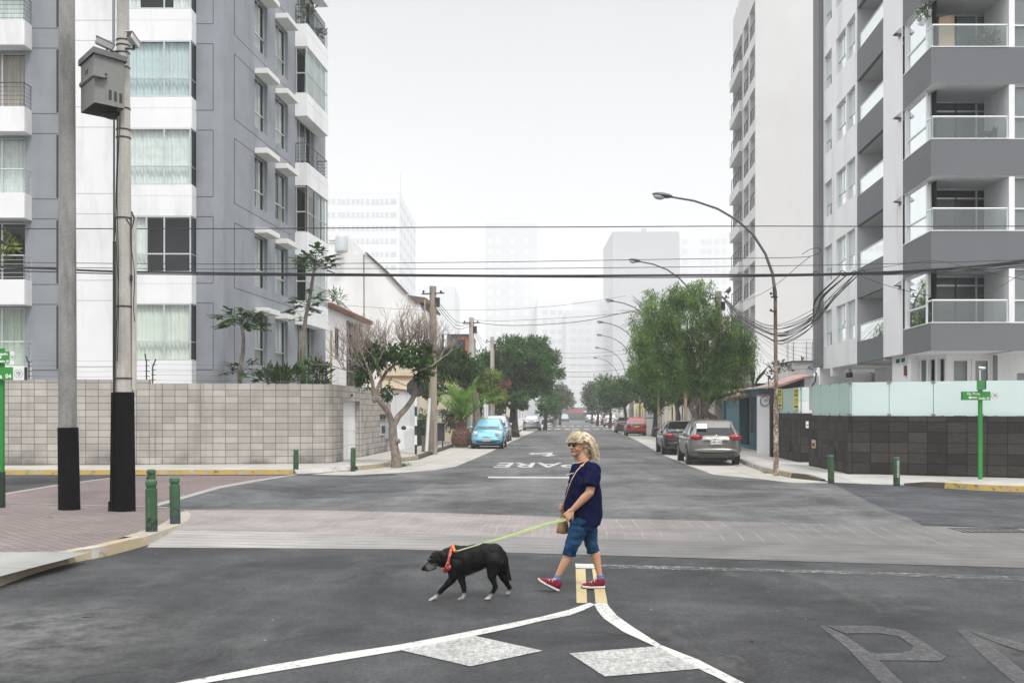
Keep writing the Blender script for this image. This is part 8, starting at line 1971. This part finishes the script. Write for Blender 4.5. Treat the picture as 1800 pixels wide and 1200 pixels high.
# t-shirt
def shirt_disp(co, n):
    q = co * 1.0; a = mnoise.noise(Vector((q.x * 7, q.y * 7, q.z * 3.2))) * .017 + mnoise.noise(Vector((q.x * 19 + q.z * 11, q.y * 17, q.z * 8))) * .010; low = max(0, min(1, (1.15 - co.z) / .35)); a += math.sin(q.x * 42 + q.y * 18 + 3 * mnoise.noise(q * 5)) * .005 * low; return a
b = MB()
ringloft(b, [(W(1020, 814.5, 0), .062, .085), (W(1024, 819, 0), .115, .155), (W(1026, 828, 0), .145, .185), (W(1026.5, 845, 0), .17, .195), (W(1026, 862, 0), .185, .19), (W(1025.5, 880, 0), .192, .19), (W(1026, 897, 0), .188, .19), (W(1027.5, 911, 0), .172, .19), (W(1029, 922, 0), .15, .187)], NAVY)
chain(b, [W(1034, 824, -.09), W(1042, 827, -.15), W(1041, 840, -.185)], [.075, .083, .086], NAVY); b.tube([W(1041.5, 835, -.175), W(1037.5, 855, -.215)], [.085, .094], NAVY, 18)
chain(b, [W(1024, 824, .09), W(1022, 828, .17)], [.07, .075], NAVY); b.tube([W(1022, 830, .17), W(1020, 854, .22)], [.075, .085], NAVY, 18)
sh_o = solid(b, 't_shirt', .0065, NAVY, wo, 3, shirt_disp)
b = MB(); rp = []
for k in range(25):
    t = 2 * math.pi * k / 24; rp.append(W(1020.5, 813.5, 0) + Vector((.078 * math.cos(t), .088 * math.sin(t), .02 * math.cos(t) + .0)))
b.tube(rp, .013, NAVYD, 8, cap=False, sq=.7); b.build('collar', sh_o, smooth=True)
b = MB(); INKW = M('print_white', (.6, .6, .68), .8, .1); INKY = M('print_yellow', (.55, .42, .1), .8, .1)
for i in range(9): 
    p = W(997 + i * 1.45, 833.5 - i * .35 + (.7 if i % 2 else 0), -.093 - i * .008) + Vector((-.006, -.012, 0)); b.ell(p, (.0035, .0035, .006), INKW, 6, 4)
for i in range(5):
    p = W(997 + i * 1.3, 853 - (i % 3) * 1.5, -.1 - i * .006) + Vector((-.004, -.016, 0)); b.ell(p, (.004, .003, .004), INKY if i % 2 else INKW, 6, 4)
b.build('chest_print', sh_o)
# jeans
def jd(co, n): return mnoise.noise(Vector((co.x * 9, co.y * 9, co.z * 22))) * .008 + math.sin(co.z * 95 + co.x * 20) * .0007
b = MB()
ringloft(b, [(W(1029, 902), .12, .16), (W(1029.5, 918), .125, .165), (W(1029, 930), .1, .15)], DENIM)
chain(b, [W(1021, 915, -.075), W(1013, 938, -.085), W(1004.5, 960, -.09)], [.108, .09, .071], DENIM, 18); b.tube([W(1004.5, 958, -.09), W(1000.5, 973, -.092)], [.07, .065], DENIM, 18)
chain(b, [W(1034, 915, .08), W(1036.5, 938, .08), W(1039, 955, .08)], [.1, .084, .068], DENIM, 18); b.tube([W(1039, 953, .08), W(1042.5, 968, .08)], [.067, .062], DENIM, 18)
jn = solid(b, 'jeans', .0065, DENIM, wo, 2, jd)
b = MB(); 
for (p0, p1, r) in ((W(1001.4, 970, -.092), W(1000.2, 975.5, -.092), .069), (W(1041.8, 965, .08), W(1043, 970.5, .08), .066)): b.tube([p0, p0.lerp(p1, .3), p1], [r * .99, r * 1.03, r], DENIM, 20)
b.build('cuff', jn, smooth=True, angle=60)
b = MB(); SEAM = M('seam', (.01, .03, .07), .9, .1)
for (y0, y1) in ((928, 931), (941.5, 945)): b.tube([W(1003 - (y0 - 928) * .32, y0, -.155), W(1011, y0 + 1.5, -.183), W(1019, y1, -.178)], .0035, SEAM, 5)
b.build('pocket_seam', jn)
# socks and shoes
def sock_mat():
    t = NT('striped_sock'); sp = t.n.new('ShaderNodeSeparateXYZ'); t.L(t.pos(), sp.inputs[0]); m = t.math('FRACT', t.math('DIVIDE', t.math('ADD', sp.outputs[2], t.math('MULTIPLY', sp.outputs[0], .35)), .019))
    return t.fin(t.mix(t.rng(m, .45, .5, 0, 1), (.16, .27, .55), (.03, .07, .22)), .9)
SOCK = sock_mat(); b = MB(); b.tube([W(980.8, 1011, -.1), W(976.5, 1024, -.1), W(975, 1030, -.1)], [.034, .038, .045], SOCK, 16); b.build('sock', wo, smooth=True)
b = MB(); b.tube([W(1054.3, 1009.5, .05), W(1056, 1022, .05), W(1055, 1028, .05)], [.034, .038, .045], SOCK, 16); b.build('sock', wo, smooth=True)
MAROON = M('maroon_leather', (.15, .008, .022), .6, .2, 12., spec=.2); SOLEW = M('sole_white', (.6, .58, .54), .7, .1, 20.); SOLEB = M('sole_black', (.02, .02, .02), .8, .1); LACE = M('lace', (.62, .48, .46), .9, .1)
def shoe(heel, toe, Lr=.25, side=0):
    a = (toe - heel).normalized(); s_ = Vector((0, -1, 0)); s_ = (s_ - a * s_.dot(a)).normalized(); u = s_.cross(a); u = u if u.z > 0 else -u; rot = Matrix((a, s_, u)).transposed()
    Q = lambda x, y, z: heel + a * x + s_ * y + u * z
    b = MB(); m = MAROON
    b.ell(Q(.045, 0, .05), (.044, .036, .045), m, 14, 10, rot); b.ell(Q(.03, 0, .075), (.03, .032, .034), m, 12, 8, rot); b.ell(Q(.095, 0, .048), (.06, .04, .045), m, 14, 10, rot); b.ell(Q(.07, 0, .08), (.04, .034, .028), m, 12, 8, rot)
    b.ell(Q(.15, 0, .036), (.06, .045, .032), m, 14, 10, rot); b.ell(Q(.2, 0, .03), (.042, .042, .024), m, 14, 10, rot); b.ell(Q(.222, 0, .026), (.025, .034, .018), m, 12, 8, rot)
    o = solid(b, 'shoe', .006, m, wo, 3)
    out = [(0, .02), (.01, .033), (.05, .037), (.11, .037), (.16, .046), (.2, .045), (.235, .03), (.248, 0), (.235, -.032), (.2, -.044), (.16, -.043), (.11, -.034), (.05, -.036), (.01, -.033), (0, -.02)]
    b = MB(); b.extr([Q(x, y, .006 + (.012 * max(0, (x - .18) / .07))) for x, y in out], u * .02, SOLEW); b.build('sole', o, bevel=.004)
    b = MB(); b.extr([Q(x * .99 + .001, y * .98, -.0 + (.012 * max(0, (x - .18) / .07))) for x, y in out], u * .008, SOLEB); b.build('outsole', o)
    b = MB()
    for k in range(5): x = .105 + k * .016; z = .089 - k * .0085; b.tube([Q(x, .026, z - .012), Q(x + .006, .01, z + .003), Q(x - .002, -.01, z + .003), Q(x + .004, -.026, z - .012)], .0036, LACE, 5)
    for sy in (1, -1): b.tube([Q(.1, 0, .099), Q(.085, .02 * sy, .112), Q(.09, .04 * sy, .095), Q(.105, .012 * sy, .1)], .003, LACE, 5); b.tube([Q(.1, 0, .1), Q(.11, .034 * sy, .07)], .003, LACE, 5)
    b.build('laces', o); return o
hl1 = W(981.5, 1039.5, -.12); shoe(hl1, W(945, 1021, -.13)); h2_ = W(1063.5, 1033.5, .03); h2_.z = .004; t2_ = W(1024, 1035, 0.03); t2_.z = .004; shoe(h2_, t2_)
# shoulder bag hanging across the body
LEATH = M('brown_leather', (.26, .15, .06), .5, .2, 12., ((.07, .04, .02), .5, 10.)); bg = empty('shoulder_bag', W(990, 918, .06), 'small tan leather bucket bag hanging on a thin strap in front of the woman', 'bag')
b = MB(); ringloft(b, [(W(988.5, 936, .07), .056, .05), (W(988.5, 934.5, .07), .064, .055), (W(989.5, 925, .07), .058, .052), (W(990.5, 912, .07), .042, .044), (W(991, 901, .07), .03, .034), (W(991, 898, .07), .022, .026)], LEATH, 18); bo = b.build('body', bg, smooth=True, angle=50)
b = MB(); b.tube([W(980, 934.5, .03), W(988, 937, .0), W(998, 936, .02)], .006, M('leather_dark', (.09, .05, .03), .6, .1), 6); b.build('bottom_trim', bg)
b = MB(); b.tube([W(1035, 806.5, -.06), W(1031, 810, -.1), W(1023, 817, -.15), W(1013, 828, -.187), W(1005, 842, -.19), (W(999, 858, -.16)), W(994.5, 872, -.11), W(990.8, 884, -.03), W(989.5, 893, .03), W(990.5, 901, .07)], .0055, M('strap_tan', (.45, .30, .17), .6, .1), 6, sq=.6); b.build('strap', bg)
# ------------------------------------------------------------------ the dog
YD = 9.62
def D(x, y, dy=0.): return P(x, y, YD + dy)
def fur_mat():
    t = NT('black_fur'); v = t.obj(); sp = t.n.new('ShaderNodeSeparateXYZ'); t.L(t.pos(), sp.inputs[0]); n = t.noise(28, 5, .7, t.mapping(t.pos(), (1, 1, .6)))
    c = t.scale((.004, .004, .0045), t.rng(t.noise(60, 4), .3, .7, .6, 1.6))
    def near(pt, r0, r1, amt):
        d = t.n.new('ShaderNodeVectorMath'); d.operation = 'DISTANCE'; t.L(t.pos(), d.inputs[0]); d.inputs[1].default_value = pt; return t.math('MULTIPLY', t.rng(d.outputs['Value'], r0, r1, amt, 0), t.rng(n, .38, .58, .25, 1))
    paw = t.math('MULTIPLY', t.rng(sp.outputs[2], .075, .045, 0, 1), t.rng(n, .36, .52, .2, .95)); c = t.mix(paw, c, (.42, .40, .37))
    for pt, r0, r1, a, col in ((tuple(D(757, 996.5, -.06)), .028, .06, .75, (.26, .24, .22)), (tuple(D(764, 994, -.07)), .015, .045, .55, (.30, .28, .26)), (tuple(D(755.5, 981.5, -.07)), .006, .018, .5, (.22, .2, .19)), (tuple(D(885, 987, -.1)), .01, .04, .25, (.2, .16, .12)), (tuple(D(868, 1003, -.1)), .01, .03, .3, (.16, .13, .11))): c = t.mix(near(pt, r0, r1, a), c, col)
    t.bump(t.noise(150, 4, .7, t.mapping(t.pos(), (.4, 1, 1))), .6, .004); return t.fin(c, .55, spec=.12)
FUR = fur_mat(); dgo = empty('dog', (D(830, 0).x, YD, 0), 'old black dog with greying muzzle and white paws walking on a green leash', 'dog')
b = MB(); m = FUR
def dell(x, y, dy, rx, ry_, rz): b.ell(D(x, y, dy), (rx, ry_, rz), m, 20, 12)
dell(803, 984, 0, .125, .112, .146); dell(817, 984, 0, .13, .118, .144); dell(835, 980, 0, .14, .112, .133); dell(852, 975, 0, .12, .1, .12); dell(868, 976, 0, .105, .098, .122); dell(878, 982, .01, .068, .09, .115)
chain(b, [D(802, 978), D(790, 980, -.01), D(778, 982, -.02)], [.115, .102, .082], m, 18)
hr_ = lambda a: Euler((0, R(a), 0)).to_matrix()
b.ell(D(769, 980.5, -.03), (.078, .066, .072), m, 20, 12); b.ell(D(763, 985, -.04), (.06, .055, .058), m, 16, 10)
b.tube([D(764, 986, -.04), D(755, 993, -.05), D(746.5, 998.5, -.055)], [.05, .038, .027], m, 14, sq=.9); b.ell(D(745.5, 999, -.055), (.027, .027, .023), m, 12, 8); b.tube([D(765, 993, -.04), D(755, 1000, -.05), D(749.5, 1002, -.053)], [.035, .024, .015], m, 12)
b.ell(D(759, 977, -.07), (.02, .02, .012), m, 8, 6); b.ell(D(759, 977, .0), (.02, .02, .012), m, 8, 6)
# ears
for dy, dx in ((-.1, 0), (.04, 3)): 
    chain(b, [D(775 + dx, 972, dy + .03), D(781 + dx, 977, dy), D(783.5 + dx, 985, dy - .005), D(782 + dx, 990, dy)], [.022, .026, .024, .013], m, 10)
# legs: hips and shoulders, elbows, wrists and hocks
chain(b, [D(800, 992, -.06), D(798, 1008, -.07), D(794.5, 1018, -.075), D(784, 1029, -.08), D(774.5, 1038.5, -.08), D(768, 1046, -.08), D(764, 1051, -.08)], [.085, .058, .04, .03, .0245, .021, .022], m)
b.ell(D(760, 1053, -.085), (.03, .026, .018), m, 12, 8); b.ell(D(755.5, 1054.6, -.085), (.018, .024, .013), m, 10, 6)
chain(b, [D(808, 995, .05), D(810, 1010, .02), D(811.5, 1019, .0), D(815.5, 1033, -.01), D(816, 1042, -.02), D(815, 1048, -.02)], [.08, .052, .037, .026, .021, .022], m)
b.ell(D(812, 1051.3, -.025), (.031, .026, .018), m, 12, 8); b.ell(D(807.5, 1052.5, -.025), (.018, .024, .013), m, 10, 6)
chain(b, [D(868, 985, -.05), D(866, 1001, -.07), D(864.5, 1012, -.075), D(868, 1022, -.075), D(871, 1030, -.07), D(867, 1039, -.065), D(862, 1047, -.065)], [.095, .062, .044, .03, .026, .021, .021], m)
b.ell(D(858, 1051, -.07), (.032, .026, .018), m, 12, 8); b.ell(D(853.5, 1052.3, -.07), (.018, .024, .013), m, 10, 6)
chain(b, [D(878, 988, .05), D(882, 1003, .08), D(885, 1014, .1), D(891, 1024, .13), D(896, 1032, .15), D(895.5, 1037, .155), D(894.5, 1040.5, .16)], [.085, .056, .04, .028, .023, .02, .02], m)
b.ell(D(892, 1042.5, .16), (.026, .025, .017), m, 12, 8)
# tail
chain(b, [D(884, 972, 0), D(889.5, 985, .02), D(891, 1000, .03), D(893, 1011, .03), D(897.5, 1018.5, .03), D(898, 1021, .03)], [.032, .026, .026, .028, .012, .004], m, 12)
def fd(co, n): return mnoise.noise(Vector((co.x * 26, co.y * 40, co.z * 26))) * .0035 + mnoise.noise(Vector((co.x * 90, co.y * 90, co.z * 60))) * .0016
solid(b, 'body', .0058, FUR, dgo, 14, fd)
b = MB(); rg = random.Random(3)   # rough fur along belly, rump and tail
for i in range(520):
    t = rg.random()
    if i % 3 == 0: p = D(818 + 38 * t, 1009 - 17 * t ** 1.3 + rg.uniform(-2, 1), rg.uniform(-.06, .06)); d = Vector((.25, 0, -1))
    elif i % 3 == 1: p = D(889 + 3 * t, 985 + 32 * t, rg.uniform(-.01, .04)); d = Vector((.45, 0, -1))
    else: p = D(786 + 12 * t, 1002 + 8 * t, rg.uniform(-.06, .05)); d = Vector((.0, 0, -1))
    d = (d + Vector((rg.uniform(-.3, .3), rg.uniform(-.3, .3), 0))).normalized(); b.tube([p, p + d * rg.uniform(.012, .028)], [.0025, .0006], FUR, 3, cap=False)
b.build('fur_fringe', dgo, recalc=False)
b = MB(); b.ell(D(742.2, 998.8, -.055), (.013, .018, .013), BLACKM, 10, 8); b.build('nose', dgo, smooth=True)
b = MB(); EYEM = M('dog_eye', (.03, .015, .01), .05, .1, spec=.9); b.ell(D(756.5, 982.8, -.088), (.008, .007, .007), EYEM, 10, 8); b.ell(D(752, 983.5, -.0), (.007, .007, .007), EYEM, 8, 6); b.build('eye', dgo, smooth=True)
def bandana():
    t = NT('bandana'); v = t.n.new('ShaderNodeTexVoronoi'); v.inputs['Scale'].default_value = 55; t.L(t.pos(), v.inputs['Vector']); c = t.mix(t.rng(t.noise(22, 3), .4, .6, 0, 1), (.45, .07, .025), (.33, .025, .05)); c = t.mix(t.rng(v.outputs['Distance'], .25, .4, .8, 0), c, (.75, .42, .3)); return t.fin(c, .85)
BAN = bandana(); b = MB(); cA, cB = D(795.5, 957.5, -.0), D(784.5, 1003, -.03); c0 = (cA + cB) / 2; up_ = (cA - cB) / 2; n = 26; vs = []
for k in range(n):
    t = 2 * math.pi * k / n; p = c0 + up_ * math.cos(t) * 1.02 + Vector((0, 1, 0)) * math.sin(t) * .122; ax = Vector((.9, 0, .25)); wv = .016 + .016 * max(0, -math.cos(t)) + .004 * math.sin(5 * t); o_ = (p - c0).normalized()
    vs += [p - ax * wv, p - ax * wv * .3 + o_ * .016, p + ax * wv * .6 + o_ * .013, p + ax * wv]
b.add(vs, [(4 * k + j, 4 * ((k + 1) % n) + j, 4 * ((k + 1) % n) + (j + 1) % 4, 4 * k + (j + 1) % 4) for k in range(n) for j in range(4)], BAN); bn = b.build('bandana_collar', dgo, smooth=True, angle=60)
b = MB(); b.ell(D(783.5, 1001, -.08), (.04, .025, .024), BAN, 12, 8); b.ell(D(788, 996, -.13), (.03, .014, .03), BAN, 10, 8); b.build('bandana_knot', bn, smooth=True)
b = MB(); b.tube([D(795.5, 957, -.02), D(797.5, 963, -.1), D(799.5, 969, -.125)], .012, M('collar_orange', (.75, .22, .03), .7, .1), 8); b.build('collar', dgo, smooth=True)
b = MB(); rr = [D(801.5 + 1.8 * math.cos(t * .7), 968.5 + 2 * math.sin(t * .7), -.13) for t in range(10)]; b.tube(rr, .003, CHROME, 6); b.build('ring', dgo)
# leash
LEA = M('leash_green', (.42, .52, .24), .7, .15, 20.); hp = Vector(kn) + Vector((.0, .0, -.02)); b = MB()
path = [hp + Vector((.03, .01, .02)), hp + Vector((-.02, 0, -.012)), P(984, 915.5, 9.95), P(960, 921, 9.9), P(925, 932, 9.82), P(890, 943.5, 9.72), P(860, 951.5, 9.64), P(830, 960, 9.56), P(803.5, 968, 9.49)]
wd = [.012, .013, .012, .015, .015, .013, .009, .006, .005]; vs = []
for p, w_ in zip(path, wd): vs += [p + Vector((-.2 * w_, 0, w_)), p + Vector((0, -.004, 0)), p - Vector((-.2 * w_, 0, w_)), p + Vector((0, .004, 0))]
b.add(vs, [(4 * k + j, 4 * k + 4 + j, 4 * k + 4 + (j + 1) % 4, 4 * k + (j + 1) % 4) for k in range(len(path) - 1) for j in range(4)], LEA)
b.tube([P(976, 916, 9.93), P(981, 912.5, 9.96), hp + Vector((-.03, -.01, .01))], .0045, LEA, 5); tag(b.build('leash', smooth=True, angle=60), 'pale green flat leash from the hand of the woman to the collar of the dog', 'leash')
# ------------------------------------------------------------------ figure in yellow far down the left pavement, birds
Yf = 60.; fx = P(846.5, 0, Yf).x; pf = empty('person', (fx, Yf, .1), 'distant person in a yellow vest on the left pavement behind the blue car', 'person')
b = MB(); Z = lambda z: Vector((fx, Yf, z + .1)); b.ell(Z(1.6), (.08, .09, .115), SKIN, 12, 10); chain(b, [Z(1.5), Z(1.4)], [.055, .06], SKIN); ringloft(b, [(Z(1.42), .1, .08), (Z(1.36), .19, .11), (Z(1.1), .15, .11), (Z(.9), .16, .12), (Z(.82), .14, .11)], SKIN)
for sx in (-1, 1):
    chain(b, [Z(1.34) + Vector((sx * .2, 0, 0)), Z(1.06) + Vector((sx * .25, 0, 0)), Z(.82) + Vector((sx * .24, -.08, 0)), Z(.74) + Vector((sx * .24, -.1, 0))], [.055, .045, .032, .035], SKIN); chain(b, [Z(.85) + Vector((sx * .09, 0, 0)), Z(.46) + Vector((sx * .1, sx * .1, 0)), Z(.08) + Vector((sx * .1, sx * .16, 0)), Z(.04) + Vector((sx * .1, sx * .16 - .1, 0))], [.09, .062, .045, .04], SKIN)
solid(b, 'body', .016, skin_mat('skin_dark', (.28, .15, .09)), pf, 2)
b = MB(); ringloft(b, [(Z(1.43), .11, .09), (Z(1.37), .21, .13), (Z(1.1), .17, .13), (Z(.86), .18, .14)], YEL); solid(b, 'vest', .016, M('vest_yellow', (.62, .58, .12), .8, .1), pf, 2)
b = MB(); 
for sx in (-1, 1): chain(b, [Z(.86) + Vector((sx * .09, 0, 0)), Z(.46) + Vector((sx * .1, sx * .1, 0)), Z(.12) + Vector((sx * .1, sx * .16, 0))], [.105, .078, .062], DENIM)
solid(b, 'trousers', .016, M('dark_trousers', (.03, .035, .05), .9, .1), pf, 2)
b = MB(); b.ell(Z(1.65), (.088, .098, .09), BLACKM, 12, 8); b.build('hair', pf, smooth=True)
def bird(c, s, label, ang=0):
    e = empty('pigeon', c, label, 'bird'); c = Vector(c); a = Vector((math.cos(ang), math.sin(ang), 0)); b = MB(); BM_ = M('pigeon_grey', (.05, .05, .055), .7, .2, 20.) if 'pigeon_grey' not in bpy.data.materials else bpy.data.materials['pigeon_grey']
    chain(b, [c + a * -.12 * s + Vector((0, 0, .1 * s)), c + Vector((0, 0, .13 * s)), c + a * .08 * s + Vector((0, 0, .17 * s)), c + a * .12 * s + Vector((0, 0, .24 * s))], [.03 * s, .07 * s, .06 * s, .035 * s], BM_, 10); b.tube([c + a * -.1 * s + Vector((0, 0, .11 * s)), c + a * -.28 * s + Vector((0, 0, .06 * s))], [.04 * s, .025 * s], BM_, 8, sq=.5)
    for k in (-1, 1): b.tube([c + Vector((0, .03 * k * s, 0)), c + Vector((0, .03 * k * s, .1 * s))], .012 * s, BM_, 5)
    solid(b, 'body', .012 * s, BM_, e, 2)
    b = MB(); b.tube([c + a * .15 * s + Vector((0, 0, .24 * s)), c + a * .19 * s + Vector((0, 0, .225 * s))], [.014 * s, .003 * s], BM_, 5); b.build('beak', e)
bird(G(914, 760, .0), 1.2, 'dark pigeon standing at the left kerb near the silver sedan', .3)
bird(P(1280, 519, 45.5) , 1.5, 'dark pigeon perched on the cables beside the tree pole', .9)
# ------------------------------------------------------------------ mist
def haze():
    m = bpy.data.materials.new('haze_air'); m.use_nodes = True; nt = m.node_tree; nt.nodes.clear()
    out = nt.nodes.new('ShaderNodeOutputMaterial'); v = nt.nodes.new('ShaderNodeVolumePrincipled')
    v.inputs['Color'].default_value = (1, 1, 1, 1); v.inputs['Density'].default_value = HAZE; v.inputs['Anisotropy'].default_value = .0
    nt.links.new(v.outputs[0], out.inputs['Volume'])
    h = MB(); h.box(-699, 699, -55, 899, -1.1, 92, m); o = h.build('haze'); tag(o, kind='stuff')
HAZE = .00085
haze()
